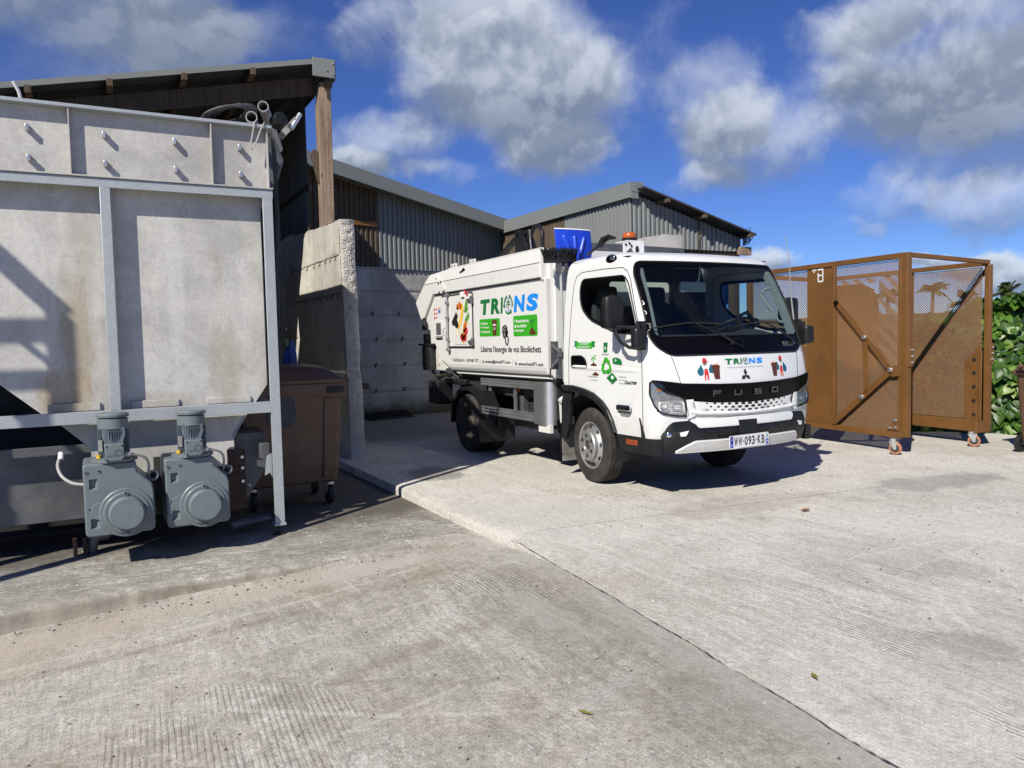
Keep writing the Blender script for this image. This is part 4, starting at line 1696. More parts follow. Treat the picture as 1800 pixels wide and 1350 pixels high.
mb.box(-2.9, 1.35, HY, HY + .008, 2.668, 2.735)
mb.box(-2.9, 1.35, HY + .008, HY + .118, 2.724, 2.735)
mb.build('ledge_beam', M_GALV, root, bevel=.002)
for x in (1.268, 1.268):
    pass
mb = MB()
mb.box(1.275, 1.345, HY + .09, HB, 2.66, 2.735)
mb.box(1.275, 1.345, HY + .09, HB, .925, 1.0)
mb.build('side_beam', M_GALV, root, bevel=.003)
mb = MB()
mb.box(1.275, 1.345, HB - .08, HB, -.1, 2.66)
mb.build('rear_post', M_GALV, root, bevel=.003)
# main panels
PY = 6.618


def sheet(name, poly, y, m, t=.006, holes=None, parent=root):
    mb = MB()
    mb.prism([(x, y, z) for x, z in poly], (0, t, 0))
    return mb.build(name, m, parent, smooth=None)


sheet('main_panel', [(.175, .99), (1.155, .99), (1.266, 1.15), (1.266, 2.70), (.175, 2.70)], PY, M_INOX)
sheet('main_panel', [(-.33, .99), (.173, .99), (.173, 2.70), (-1.1, 2.70), (-1.1, 2.05), (-.60, 1.24)], PY + .001, M_INOX)
sheet('main_panel', [(-2.9, 2.05), (-1.103, 2.05), (-1.103, 2.70), (-2.9, 2.70)], PY, M_INOX)
# top band with ribs, flange, bolts
mb = MB()
mb.box(-2.9, 1.34, 6.562, 6.57, 2.738, 3.224)
mb.build('top_band', M_INOX_BAND, root)
mb = MB()
mb.box(-2.9, 1.36, 6.49, 6.60, 3.226, 3.252)
mb.build('top_flange', M_GALV, root, bevel=.003)
mb = MB()
mb.box(-2.9, 1.352, 6.488, 6.561, 2.738, 2.75)
mb.build('band_foot', M_INOX_BAND, root, bevel=.002)
for x in (-2.0, -1.03, -.075, .895, 1.322):
    mb = MB()
    mb.box(x - .004, x + .004, 6.498, 6.561, 2.752, 3.225)
    mb.build('band_rib', M_INOX_BAND, root)
for x in (-2.3, -1.78, -1.26, -.80, -.335, .15, .63, 1.11):
    for z in (3.06, 2.848):
        mb = MB()
        mb.box(x - .012, x + .012, 6.536, 6.561, z - .020, z + .028)
        mb.box(x - .012, x + .012, 6.505, 6.536, z - .022, z + .022)
        mb.build('band_lug', M_ZINC, root, bevel=.004)
# side, back and bottom
mb = MB()
mb.prism([(1.338, 6.62, 2.74), (1.338, HB, 2.74), (1.338, HB, 3.25), (1.338, 6.572, 3.25), (1.338, 6.572, 2.74)], (.006, 0, 0))
mb.prism([(1.268, 6.63, 1.15), (1.268, HB, 1.15), (1.268, HB, 2.66), (1.268, 6.63, 2.66)], (.006, 0, 0))
mb.prism([(-2.9, HB, 1.0), (1.338, HB, 1.0), (1.338, HB, 3.25), (-2.9, HB, 3.25)], (0, .006, 0))
mb.build('side_panel', M_INOX, root, smooth=None)
mb = MB()
mb.prism([(1.264, 6.63, 1.15), (1.155, 6.63, .99), (.985, 6.63, .73), (.985, HB, .73), (1.155, HB, .99), (1.264, HB, 1.15)], (-.004, 0, 0))
mb.build('sloping_side', M_INOX, root, smooth=None)
mb = MB()
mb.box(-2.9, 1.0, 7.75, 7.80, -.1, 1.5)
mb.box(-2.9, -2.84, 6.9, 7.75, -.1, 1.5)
mb.build('added_shade_sheet', M_VOID, root)  # added sheets that block light from behind and keep the hopper underside black
# small welded pads above the beam
for x0, x1, z0, z1 in ((-.31, .035, 1.013, 1.075), (.245, .585, 1.013, 1.07), (.79, 1.13, 1.013, 1.065)):
    mb = MB()
    mb.box(x0, x1, PY - .018, PY - .002, z0, z1)
    mb.build('welded_pad', M_INOX, root, bevel=.004)
# chute and trough below the beam
sheet('chute_front', [(-.26, .94), (1.12, .94), (.99, .725), (.99, .50), (-.045, .50), (-.045, .725)], 6.65, M_INOX)
mb = MB()
mb.box(-2.9, .985, 6.80, 6.812, .165, .745)
mb.box(-2.9, .985, 6.812, 7.6, .165, .177)
mb.build('auger_trough', M_DARKTANK, root, bevel=.01)
mb = MB()
mb.prism([(1.0, 6.78, .74), (1.27, 6.78, .74), (1.27, 6.78, .44), (1.06, 6.78, .13), (.93, 6.78, .13)], (0, .5, 0))
mb.build('end_casing', M_DARKTANK, root, smooth=None, bevel=.004)
for x0 in (-.05, .38):
    mb = MB()
    mb.box(x0, x0 + .13, 6.63, 6.638, .16, .62)
    mb.build('motor_bracket', M_CHASSIS, root)
for x, z in ((1.045, .56), (1.045, .36), (1.045, .47)):
    mb = MB()
    mb.cyl((x, 6.64, z), (x, 6.625, z), .014, n=6)
    mb.build('bracket_bolt', M_ZINC, root)
mb = MB()
mb.box(.93, 1.07, 6.64, 6.648, .13, .63)
mb.build('mounting_plate', M_RUST, root)
# conveyor hood above the rear, poking out to the right
mb = MB()
prof = [(1.35, 3.26), (1.35, 3.56), (1.47, 3.54), (1.63, 3.40), (1.70, 3.24), (1.62, 3.0), (1.40, 2.78)]
mb.prism([(x, 7.6, z) for x, z in prof], (0, 3.5, 0))
mb.build('rear_hood', M_DARKTANK, root, smooth=None, bevel=.02)
# drain elbow and rusty stand by the left motor
mb = MB()
pts = [(.10, 6.75, .02 + .02)]
pts = [V((.05, 6.78, .03)), V((-.02, 6.77, .035)), V((-.06, 6.765, .01)), V((-.07, 6.76, -.04)), V((-.07, 6.76, -.1))]
mb.tube(pts, [.045, .05, .05, .04, .035], 12)
mb.build('drain_elbow', M_DARKTANK, root)
for x in (-.185, -.12):
    mb = MB()
    mb.box(x - .014, x + .014, 6.70, 6.74, -.1, .035)
    mb.build('drain_stand', M_RUST, root)
mb = MB()
mb.tube([(.95, 6.75, -.03), (1.12, 6.80, -.02), (1.28, 6.84, -.02)], .04, 10)
mb.build('drain_pipe', M_DARKTANK, root)
# control box on the post
mb = MB()
mb.box(1.19, 1.265, 6.60, 6.70, .52, .66)
mb.build('junction_box', M_DARKTANK, root, bevel=.006)
mb = MB()
mb.prism([(1.23, 6.56, .56), (1.27, 6.56, .58), (1.27, 6.56, .38), (1.25, 6.56, .42), (1.21, 6.56, .40)], (0, .01, 0))
mb.build('white_bracket', M_GALV, root)

# ------------------------------------------------------------------ gear motors
def gear_motor(px, py, pz, label):
    """Front face plane y = py; px is the left edge of the case, pz its bottom."""
    r = thing('gear_motor', label, 'gear motor', (px + .22, py + .15, pz), 'gear motors on the hopper augers')
    X = lambda a: px + a
    Z = lambda a: pz + a
    D = .42
    mb = MB()
    case = [(0.0, .02), (.02, 0), (.42, 0), (.445, .02), (.445, .30), (.435, .345), (.34, .44), (.34, .50), (.325, .515), (.012, .515), (0, .50)]
    case2 = [(X(a), Z(b)) for a, b in rounded(case, .012, 2)]
    fr = inset(case2, .010)
    pk = [[(X(a), Z(b)), (X(a + .055), Z(b)), (X(a + .055), Z(b + .075)), (X(a), Z(b + .075))] for a, b in ((.035, .335), (.035, .055))]
    add_patch(mb, fr, pk, .2, lambda x, z: V((x, py, z)))
    n = len(case2)
    ro = [V((x, py, z)) for x, z in fr] + [V((x, py + .010, z)) for x, z in case2] + [V((x, py + D, z)) for x, z in case2]
    mb._add(ro, [(k * n + i, k * n + (i + 1) % n, (k + 1) * n + (i + 1) % n, (k + 1) * n + i) for k in range(2) for i in range(n)] + [tuple(2 * n + i for i in range(n))])
    mb.build('gear_case', M_MOTOR, r, smooth=30, fixn=True)
    for q in pk:
        mb = MB()
        (x0, z0), (x1, z1) = q[0], q[2]
        i_ = [(x0 + .010, z0 + .016), (x1 - .018, z0 + .016), (x1 - .018, z1 - .010), (x0 + .010, z1 - .010)]
        oo = [V((p[0], py, p[1])) for p in q]
        ii = [V((p[0], py + .028, p[1])) for p in i_]
        mb._add(oo + ii, [(k, (k + 1) % 4, 4 + (k + 1) % 4, 4 + k) for k in range(4)] + [(4, 5, 6, 7)])
        mb.build('cast_pocket', M_MOTOR, r, smooth=None)
    # round end cover
    bx, bz = X(.262), Z(.155)
    mb = MB()
    mb.lathe([(.175, .012), (.175, -.012), (.168, -.018), (.150, -.018), (.148, -.03), (.142, -.034), (.125, -.034), (.122, -.03), (.118, -.072), (.105, -.088), (.0, -.090)],
             (bx, py, bz), (0, 1, 0), 48)
    mb.build('end_cover', M_MOTOR, r, smooth=30, fixn=True)
    mb = MB()
    lug = []
    for k in range(13):
        a = radians(100 + k * 13.3)
        lug.append((bx - .165 + .062 * cos(a), py - .008, bz + .025 + .062 * sin(a)))
    mb.prism([(bx - .11, py - .008, bz + .10)] + lug + [(bx - .11, py - .008, bz - .05)], (0, .01, 0))
    mb.build('side_boss', M_MOTOR, r, smooth=None, bevel=.004)
    for a in (90, -90):
        mb = MB()
        cx, cz = bx + .155 * cos(radians(a)), bz + .140 * sin(radians(a))
        mb.cyl((cx, py - .045, cz), (cx, py, cz), .017, n=14)
        mb.mi(1).cyl((cx, py - .047, cz), (cx, py - .040, cz), .008, n=6)
        mb.build('cover_screw_boss', [M_MOTOR, M_GLOSSBLK], r)
    for a, b in ((.02, .46), (.10, .465), (.03, .20)):
        mb = MB()
        mb.cyl((X(a), py - .006, Z(b)), (X(a), py + .002, Z(b)), .012, n=12)
        mb.mi(1).cyl((X(a), py - .008, Z(b)), (X(a), py, Z(b)), .006, n=6)
        mb.build('case_screw', [M_MOTOR, M_GLOSSBLK], r)
    # flange and motor barrel
    cx, cy = X(.205), py + .12
    zt = pz + .515
    mb = MB()
    mb.lathe([(.15, 0), (.15, .016), (.125, .022), (.11, .03), (0, .03)], (cx, cy, zt + .002), (0, 0, 1), 32)
    mb.build('motor_flange', M_MOTOR, r, smooth=30)
    mb = MB()
    prof = []
    mb.lathe([(.088, .0), (.088, .205), (.100, .207), (.100, .275), (.092, .280), (.090, .283)], (cx, cy, zt + .03), (0, 0, 1), 40)
    mb.build('motor_barrel', M_MOTOR, r, smooth=30)
    mb = MB()
    mb.lathe([(.0, .0), (.106, .0), (.108, .006), (.108, .018), (.100, .028), (.05, .033), (0, .034)], (cx, cy, zt + .318), (0, 0, 1), 40)
    mb.build('fan_cover', M_MOTOR, r, smooth=30)
    mb = MB()
    for k in range(40):
        a = 2 * pi * k / 40
        if abs(((a + pi / 2 + pi) % (2 * pi)) - pi) < .0:
            continue
        d = V((cos(a), sin(a), 0))
        c = V((cx, cy, zt + .13))
        mb.beam(c + d * .094 + V((0, 0, -.09)), c + d * .094 + V((0, 0, .095)), .0045, .016, up=tuple(d))
    mb.build('cooling_fins', M_MOTORDK, r, smooth=None)
    # terminal box
    mb = MB()
    mb.box(cx - .063, cx + .06, cy - .165, cy - .085, zt + .015, zt + .135)
    mb.build('terminal_box', M_MOTOR, r, bevel=.006)
    mb = MB()
    mb.prism([(cx - .058, cy - .10, zt + .135), (cx + .055, cy - .10, zt + .135), (cx + .075, cy - .085, zt + .20), (cx + .07, cy - .085, zt + .245), (cx - .07, cy - .085, zt + .245), (cx - .075, cy - .085, zt + .2)], (0, .03, 0))
    mb.build('terminal_neck', M_MOTORDK, r, smooth=None)
    for a, b in ((-.05, .027), (.048, .027), (-.05, .123), (.048, .123)):
        mb = MB()
        mb.cyl((cx + a, cy - .168, zt + b), (cx + a, cy - .163, zt + b), .006, n=8)
        mb.build('box_screw', M_GLOSSBLK, r)
    mb = MB()
    for k in range(5):
        pass
    pa = radians(215)
    d = V((cos(pa), sin(pa), 0))
    e = V((-d.y, d.x, 0))
    c = V((cx, cy, zt + .12)) + d * .104
    mb.prism([c - e * .022 - V((0, 0, .04)), c + e * .022 - V((0, 0, .04)), c + e * .022 + V((0, 0, .04)), c - e * .022 + V((0, 0, .04))], d * .003)
    mb.build('rating_plate', M_ZINC, r, smooth=None)
    # embossed mark on the lid: wordless ring of dots beside a bar of letters
    mb = MB()
    for k in range(8):
        a = 2 * pi * k / 8
        p = (cx + .022 + .022 * cos(a), cy - .1665, zt + .075 + .022 * sin(a))
        mb.box(p[0] - .005, p[0] + .005, cy - .168, cy - .164, p[2] - .005, p[2] + .005)
    put_text(mb, 'nord', cx - .048, cx - .002, zt + .045, zt + .068, lambda u, v: V((u, cy - .1665, v)), bold=.01)
    mb.build('lid_mark', M_MOTORDK, r)
    mb = MB()
    mb.cyl((cx - .10, cy - .06, zt + .03), (cx - .10, cy - .06, zt + .055), .016, n=6)
    mb.build('vent_plug', M_YELLOW, r)
    for dx in (-.072, .10):
        mb = MB()
        mb.cyl((cx + dx, cy - .10, zt + .02), (cx + dx, cy - .10, zt + .032), .013, n=6)
        mb.build('flange_bolt', M_MOTOR, r)
    mb = MB()
    g = V((cx + .062, cy - .125, zt + .055))
    mb.cyl(g, g + V((.035, 0, 0)), .019, n=12)
    mb.build('cable_gland', M_CABLE, r)
    mb = MB()
    p0 = g + V((.03, 0, 0))
    pts = [p0]
    end = V((X(.42), py + .10, Z(.40)))
    for k in range(1, 9):
        t = k / 8
        q = p0.lerp(end, t) + V((.05 * sin(pi * t), 0, .035 * sin(pi * t)))
        pts.append(q)
    mb.tube(pts, .0095, 8)
    mb.build('cable', M_CABLE, r)
    mb = MB()
    ring = [V((X(.45) + .032 * cos(a), py + .10, Z(.385) + .032 * sin(a))) for a in [2 * pi * k / 16 for k in range(16)]]
    mb.tube(ring, .009, 7, closed=True)
    mb.build('lifting_eye', M_MOTOR, r)
    return r


gear_motor(-.10, 6.12, .155, 'left grey gear motor of the pair, standing lower by the rusty drain stand')
gear_motor(.43, 6.20, .135, 'right grey gear motor of the pair, nearer to the galvanised corner post')
# loose cable at the left of the first motor
mb = MB()
mb.tube(curve_path([(-.24, 6.5, .70), (-.26, 6.45, .64), (-.235, 6.38, .57), (-.17, 6.33, .52), (-.09, 6.30, .505)]), .011, 8)
mb.mi(1).cyl((-.235, 6.51, .725), (-.24, 6.49, .68), .02, n=10)
o = mb.build('loose_cable', [M_CABLE, M_PWHITE], loc=(-.2, 6.4, .6))
tag(o, 'loose grey cable with white plug hanging beside the left gear motor', 'cable')

# ------------------------------------------------------------------ things lying on top of the hopper
def pvc(p0, p1, r, label):
    mb = MB()
    p0, p1 = V(p0), V(p1)
    d = (p1 - p0).normalized()
    mb.lathe([(r * .86, 0), (r, 0), (r, (p1 - p0).length), (r * .86, (p1 - p0).length), (r * .86, .3 * 0), ], p0, d, 20)
    o = mb.build('plastic_pipe', M_PVC, loc=tuple(p0), smooth=40)
    tag(o, label, 'pipe', 'pipes lying on the hopper')


pvc((1.21, 6.52, 3.31), (1.62, 8.4, 3.42), .045, 'grey plastic pipe on the hopper, lower one of the two open ends')
pvc((1.30, 6.50, 3.40), (1.80, 8.3, 3.52), .042, 'grey plastic pipe on the hopper, higher one of the two open ends')
rng = random.Random(4)
mb = MB()
for k in range(7):
    c = V((1.03 + .02 * k, 6.72 + .03 * k, 3.30 + .012 * k))
    ring = []
    for i in range(26):
        a = 2 * pi * i / 26
        ring.append(c + V(((.17 + .012 * nz(k, a)) * cos(a), .15 * sin(a), .055 + .055 * cos(a + .6) + .01 * nz(a * 2, k))))
    mb.tube(ring, .012, 6, closed=True)
o = mb.build('hose_coil', mat('dark_hose', (.07, .07, .07), .6, var=.3), loc=(1.05, 6.75, 3.25))
tag(o, 'tangled coil of grey hose lying on the hopper rim', 'hose')
mb = MB()
mb.tube(curve_path([(1.24, 6.60, 3.27), (1.225, 6.485, 3.26), (1.205, 6.478, 3.16), (1.185, 6.475, 3.07), (1.195, 6.475, 3.045), (1.225, 6.476, 3.09), (1.265, 6.48, 3.19), (1.30, 6.487, 3.262), (1.33, 6.6, 3.28)]), .006, 6)
o = mb.build('hanging_cable', M_CABLE, loc=(1.2, 6.48, 3.2))
tag(o, 'thin grey cable looped over the hopper rim below the pipes', 'cable')
mb = MB()
mb.lathe([(.0, 0), (.055, 0), (.06, .01), (.06, .10), (.05, .115), (0, .12)], (1.42, 6.62, 3.31), (.2, -.97, .1), 20)
o = mb.build('floodlight', M_BLACK, loc=(1.42, 6.6, 3.3))
tag(o, 'round black lamp housing lying on the hopper rim', 'lamp')
mb = MB()
mb.prism([(1.46, 6.6, 3.25), (1.56, 6.55, 3.36), (1.60, 6.57, 3.33), (1.50, 6.62, 3.22)], (.02, .25, .02))
mb.cyl((1.53, 6.56, 3.26), (1.62, 6.6, 3.40), .02, n=10)
o = mb.build('steel_offcut', M_ZINC, loc=(1.53, 6.6, 3.3))
tag(o, 'bright steel channel offcut sticking out at the hopper corner', 'offcut')
mb = MB()
mb.tube([(-.36, 6.52, 3.25), (-.37, 6.5, 3.30), (-.40, 6.48, 3.36)], .012, 7)
o = mb.build('white_tube_end', M_PWHITE, loc=(-.36, 6.5, 3.25))
tag(o, 'short white tube end sticking up from the hopper rim', 'tube')
mb = MB()
for k in range(4):
    x = 1.40 + .03 * k
    mb.tube([(x, 6.7 + .1 * k, 3.2), (x + .02, 6.75 + .1 * k, 2.7), (x + .01, 6.72 + .1 * k, 2.2), (x - .02, 6.75, 1.6)], .006, 5)
o = mb.build('hanging_wires', M_CHASSIS, loc=(1.4, 6.7, 2.2))
tag(o, 'thin dark wires hanging down the side of the hopper', 'wires')

# ------------------------------------------------------------------ brown four-wheel bin
def four_wheel_bin(x, y, z):
    r = thing('wheeled_bin', 'large brown four wheel bin beside the galvanised corner post', 'bin', (x, y, z))
    mb = MB()
    # tapered body lofted from rounded rectangles
    def ring(w, d, zz, rr, n=6):
        pts = rounded([(-w / 2, 0), (w / 2, 0), (w / 2, d), (-w / 2, d)], rr, n)
        return [V((x + a, y + b, z + zz)) for a, b in pts]
    W0 = .94
    levels = [(.86, .60, .225, .06, .05), (.90, .66, .24, .06, .03), (.93, .70, .42, .05, .02), (1.00, .76, 1.0, .05, .0), (1.02, .78, 1.13, .05, 0)]
    rings = []
    for w, d, zz, rr, off in levels:
        rings.append([p + V((0, (.76 - d) / 2, 0)) for p in ring(w, d, zz, rr)])
    n = len(rings[0])
    for k in range(len(rings) - 1):
        mb._add(rings[k] + rings[k + 1], [(i, (i + 1) % n, n + (i + 1) % n, n + i) for i in range(n)])
    mb.poly(list(reversed(rings[0])))
    mb.build('bin_body', M_BIN, r, smooth=40)
    yf = y - .01
    for a in (-.43, .34):
        mb = MB()
        mb.beam((x + a * .93, y + .028, z + .28), (x + a, y - .004, z + 1.06), .05, .022, up=(0, 1, 0))
        mb.build('body_rib', M_BIN, r, bevel=.008)
    mb = MB()
    front = []
    N = 24
    for i in range(N + 1):
        t = i / N
        front.append((x - .52 + 1.05 * t, 1.055 + .05 * sin(pi * min(1, max(0, (t - .12) / .76)))))
    pol = [(a, z + b) for a, b in front] + [(x + .53, z + 1.20), (x - .52, z + 1.20)]
    mb.prism([(a, y - .055, b) for a, b in pol], (0, .06, 0))
    mb.build('front_rim', M_BIN, r, smooth=None, bevel=.008)
    for a in (-.42, .42):
        mb = MB()
        mb.box(x + a - .085, x + a + .085, y - .068, y - .052, z + 1.105, z + 1.165)
        mb.build('grip_slot', M_BLACK, r, bevel=.008)
    mb = MB()
    mb.box(x - .52, x + .515, y - .06, y + .80, z + 1.20, z + 1.245)
    mb.build('top_rim', M_BIN, r, bevel=.012)
    mb = MB()

    def lid(u, v):
        a = -.50 + 1.0 * u
        b = -.05 + .84 * v
        h = .14 * (1 - abs(2 * u - 1) ** 5) * (1 - abs(2 * v - 1) ** 5) ** .8
        return V((x + a, y + b, z + 1.244 + h))
    mb.grid(lid, 32, 24)
    mb.build('lid', M_BIN, r, smooth=60)
    mb = MB()
    mb.cyl((x + .50, y - .02, z + 1.20), (x + .56, y - .02, z + 1.20), .035, n=14)
    mb.build('trunnion', M_BIN, r, bevel=.004)
    mb = MB()
    pol = rounded([(x - .22, z + .80), (x + .04, z + .80), (x + .04, z + 1.10), (x - .22, z + 1.10)], .07)
    mb.prism([(a, y - .006, b) for a, b in pol], (0, .012, 0))
    mb.build('dark_label', mat('navy_label', (.015, .02, .035), .35), r, smooth=None)
    for a, b in ((-.36, .08), (.37, .08), (-.36, .66), (.37, .66)):
        fx, fy = x + a, y + b
        mb = MB()
        mb.cyl((fx, fy, z + .20), (fx, fy, z + .225), .04, n=14)
        mb.prism([(fx - .035, fy - .03, z + .20), (fx - .035, fy + .03, z + .20), (fx - .035, fy + .075, z + .10), (fx - .035, fy + .045, z + .09), (fx - .035, fy - .01, z + .13)], (.005, 0, 0))
        mb.prism([(fx + .030, fy - .03, z + .20), (fx + .030, fy + .03, z + .20), (fx + .030, fy + .075, z + .10), (fx + .030, fy + .045, z + .09), (fx + .030, fy - .01, z + .13)], (.005, 0, 0))
        fk = mb.build('caster_fork', M_ZINC, r, smooth=None)
        mb = MB()
        c = V((fx, fy + .05, z + .10))
        mb.lathe([(.035, -.026), (.075, -.026), (.095, -.022), (.1, -.01), (.1, .01), (.095, .022), (.075, .026), (.035, .026)], c, (1, 0, 0), 28)
        mb.build('caster_wheel', M_RUBBER, r, smooth=40)
    return r


four_wheel_bin(1.63, 7.42, -.1)

# blue woven bag and green rag hanging behind the bin
mb = MB()


def bagf(u, v):
    a = 2 * pi * u
    z = 1.22 + .30 * v
    rr = (.075 - .05 * v ** 2) * (1 + .25 * sin(a * 7 + z * 5) * .5)
    return V((1.84 + rr * cos(a) + .02 * v, 8.35 + rr * .6 * sin(a), z))


mb.grid(bagf, 42, 12, closed_u=True)
o = mb.build('blue_bag', M_BLUEBAG, loc=(1.84, 8.35, 1.2), smooth=50)
tag(o, 'crumpled blue woven bag sticking up behind the brown bin', 'bag')
mb = MB()
mb.sphere((1.80, 8.32, 1.50), .035, 10, 8, (1, .8, 1.3))
o = mb.build('green_rag', mat('pale_green_cloth', (.10, .16, .07), .9, var=.3), loc=(1.80, 8.32, 1.46))
tag(o, 'small green rag tucked over the blue bag', 'rag')

# ------------------------------------------------------------------ steel gantry outside the frame whose shadow falls on the hopper
root = thing('steel_gantry', 'braced galvanised steel gantry standing left of the yard', 'gantry', (-2.6, 4.6, -.3))


def back(x, z, t=2.3, y=PY):
    return V((x, y, z)) - V((1.0, .66, -1.0)) * t


SEG = [((-.20, .6), (-.20, 1.72), .11), ((-.9, 1.26), (-.20, 1.26), .07), ((-.9, 1.62), (-.20, 1.62), .10), ((-.62, 2.22), (-.20, 1.76), .14),
       ((-.62, 1.72), (-.20, 1.30), .05), ((-.9, 2.5), (-.60, 2.2), .14), ((-.62, 1.2), (-.20, .72), .06), ((-.95, .6), (-.95, 2.6), .10)]
for (a, b, w) in SEG:
    mb = MB()
    mb.beam(back(*a), back(*b), w, .06, up=(0, 1, 0))
    mb.build('gantry_member', M_GALV, root)
mb = MB()
for x in (-.20, -.95):
    p = back(x, .62)
    mb.box(p.x - .05, p.x + .05, p.y - .05, p.y + .05, -.32, p.z)
mb.build('gantry_leg', M_GALV, root)
# ------------------------------------------------------------------ refuse truck
TX, TY = 5.37, 6.52                      # centre line, front axle
truck = thing('refuse_truck', 'white biowaste collection truck with green and blue lettering parked on the slab', 'truck', (TX, TY, 0))

# cab surface: rows of height, half width, front y on the centre line
CAB = [(.50, .990, 5.285), (.75, 1.0, 5.262), (1.0, 1.0, 5.262), (1.20, 1.0, 5.290), (1.34, .998, 5.325), (1.45, .992, 5.37),
       (1.80, .968, 5.535), (2.10, .940, 5.690), (2.20, .925, 5.750), (2.255, .900, 5.815), (2.285, .862, 5.90), (2.305, .80, 6.02)]
CYR = 6.90


def cab_params(z):
    w, yf = lerp_table(CAB, z)
    bulge = .155 if z < 1.3 else .155 - .045 * smooth01((z - 1.3) / .6)
    rc = .15
    yr = CYR - max(0, .94 - w) * .8 if z > 2.1 else CYR
    return w, yf, bulge, rc, yr


NS, NC, NF = 62, 14, 90


def cab_outline(z):
    """One horizontal section from the right rear corner round the front to the left rear corner."""
    w, yf, bulge, rc, yr = cab_params(z)
    xe = w - rc * .8
    ye = yf + bulge * (xe / w) ** 2
    sl = 2 * bulge * xe / (w * w)
    yc = ye + rc * 1.0
    half = []
    for i in range(NS):
        t = i / NS
        half.append((w, yr + (yc - yr) * t))
    p0, p3 = V((w, yc)), V((xe, ye))
    p1 = p0 + V((0, -rc * .60))
    p2 = p3 + V((1, sl)).normalized() * rc * .5
    for i in range(NC):
        t = i / NC
        q = p0 * (1 - t) ** 3 + p1 * (3 * t * (1 - t) ** 2) + p2 * (3 * t * t * (1 - t)) + p3 * t ** 3
        half.append((q.x, q.y))
    pts = [(-a, b) for a, b in half]
    for i in range(NF + 1):
        x = -xe + 2 * xe * i / NF
        pts.append((x, yf + bulge * (x / w) ** 2))
    pts += [(a, b) for a, b in reversed(half)]
    return pts


def cab_front_y(x, z):
    w, yf, bulge, rc, yr = cab_params(z)
    xe = w - rc * .8
    ax = abs(x)
    if ax <= xe:
        return yf + bulge * (x / w) ** 2
    ye = yf + bulge * (xe / w) ** 2
    sl = 2 * bulge * xe / (w * w)
    p0, p3 = V((w, ye + rc)), V((xe, ye))
    p1 = p0 + V((0, -rc * .60))
    p2 = p3 + V((1, sl)).normalized() * rc * .5
    lo, hi = 0.0, 1.0
    ax = min(ax, w - 1e-4)
    for _ in range(22):
        t = (lo + hi) / 2
        qx = p0.x * (1 - t) ** 3 + p1.x * (3 * t * (1 - t) ** 2) + p2.x * (3 * t * t * (1 - t)) + p3.x * t ** 3
        if qx > ax:
            lo = t
        else:
            hi = t
    t = (lo + hi) / 2
    return p0.y * (1 - t) ** 3 + p1.y * (3 * t * (1 - t) ** 2) + p2.y * (3 * t * t * (1 - t)) + p3.y * t ** 3


def FRONT(x, z, off=0.0):
    """Point on the cab front (x from the centre line), pushed out along the surface normal."""
    y = cab_front_y(x, z)
    p = V((x, y, z))
    if off:
        e = .004
        dx = (cab_front_y(min(x + e, 5), z) - cab_front_y(x - e, z)) / (2 * e)
        dz = (cab_front_y(x, z + e) - cab_front_y(x, z - e)) / (2 * e)
        dx = max(-2.2, min(2.2, dx))
        n = V((dx, -1, dz)).normalized()
        p += n * off
    return p + V((TX, 0, 0))


def SIDE(y, z, off=0.0, s=-1):
    w = cab_params(z)[0]
    return V((TX + s * (w + off), y, z))


BLACKZONE = rounded([(-.80, 1.30), (.80, 1.30), (.915, 1.375), (.955, 1.47), (.915, 2.06), (.872, 2.185), (-.872, 2.185), (-.915, 2.06), (-.955, 1.47), (-.915, 1.375)],
                    [.06, .06, .06, .06, .05, .07, .07, .05, .06, .06], 5)
GLASSZONE = rounded([(-.87, 1.475), (.87, 1.475), (.905, 1.52), (.862, 2.07), (.835, 2.15), (-.835, 2.15), (-.862, 2.07), (-.905, 1.52)], .05, 5)
SIDEWIN = rounded([(6.61, 2.075), (5.90, 2.06), (5.82, 1.98), (5.63, 1.50), (5.98, 1.52), (6.43, 1.655), (6.60, 1.79), (6.635, 1.95)], [.07, .06, .04, .03, .08, .10, .10, .10], 5)
REARWIN = rounded([(-.43, 1.815), (.43, 1.815), (.43, 2.085), (-.43, 2.085)], .05, 5)
ARCHPOLY = [(7.2, .40), (7.2, .985), (6.75, .985), (6.52, .965), (6.35, .93), (6.20, .86), (6.10, .78), (6.03, .68), (5.985, .58), (5.97, .40)]
zrows = [.50 + .0195 * i for i in range(0, 88)] + [2.215, 2.228, 2.24, 2.252, 2.262, 2.272, 2.281, 2.289, 2.296, 2.301, 2.305]
secs = [cab_outline(z) for z in zrows]
npt = len(secs[0])
tagd = []
cv = []
side_i = set(range(0, NS + 1)) | set(range(npt - NS - 1, npt))
for j, z in enumerate(zrows):
    for i, (x, y) in enumerate(secs[j]):
        if i in side_i or i <= NS or i >= npt - NS:
            for pl in (SIDEWIN, ARCHPOLY):
                d, a, b = near_poly(y, z, pl)
                if d < .0125:
                    y, zz = a, b
                    cv.append(V((TX + math.copysign(cab_params(zz)[0], x), y, zz)))
                    break
            else:
                cv.append(V((TX + x, y, z)))
        else:
            d, a, b = near_poly(x, z, BLACKZONE)
            if d < .0115:
                cv.append(FRONT(a, b))
            else:
                cv.append(V((TX + x, y, z)))
cf = []
for j in range(len(zrows) - 1):
    for i in range(npt - 1):
        q = (j * npt + i, j * npt + i + 1, (j + 1) * npt + i + 1, (j + 1) * npt + i)
        c = (cv[q[0]] + cv[q[1]] + cv[q[2]] + cv[q[3]]) / 4
        if i < NS or i >= npt - NS - 1:
            if in_poly(c.y, c.z, SIDEWIN) or in_poly(c.y, c.z, ARCHPOLY):
                continue
            if c.z < .565 and c.y > 5.5:
                continue
        else:
            if in_poly(c.x - TX, c.z, BLACKZONE):
                continue
        cf.append(q)
mb = MB()
mb._add(cv, cf)
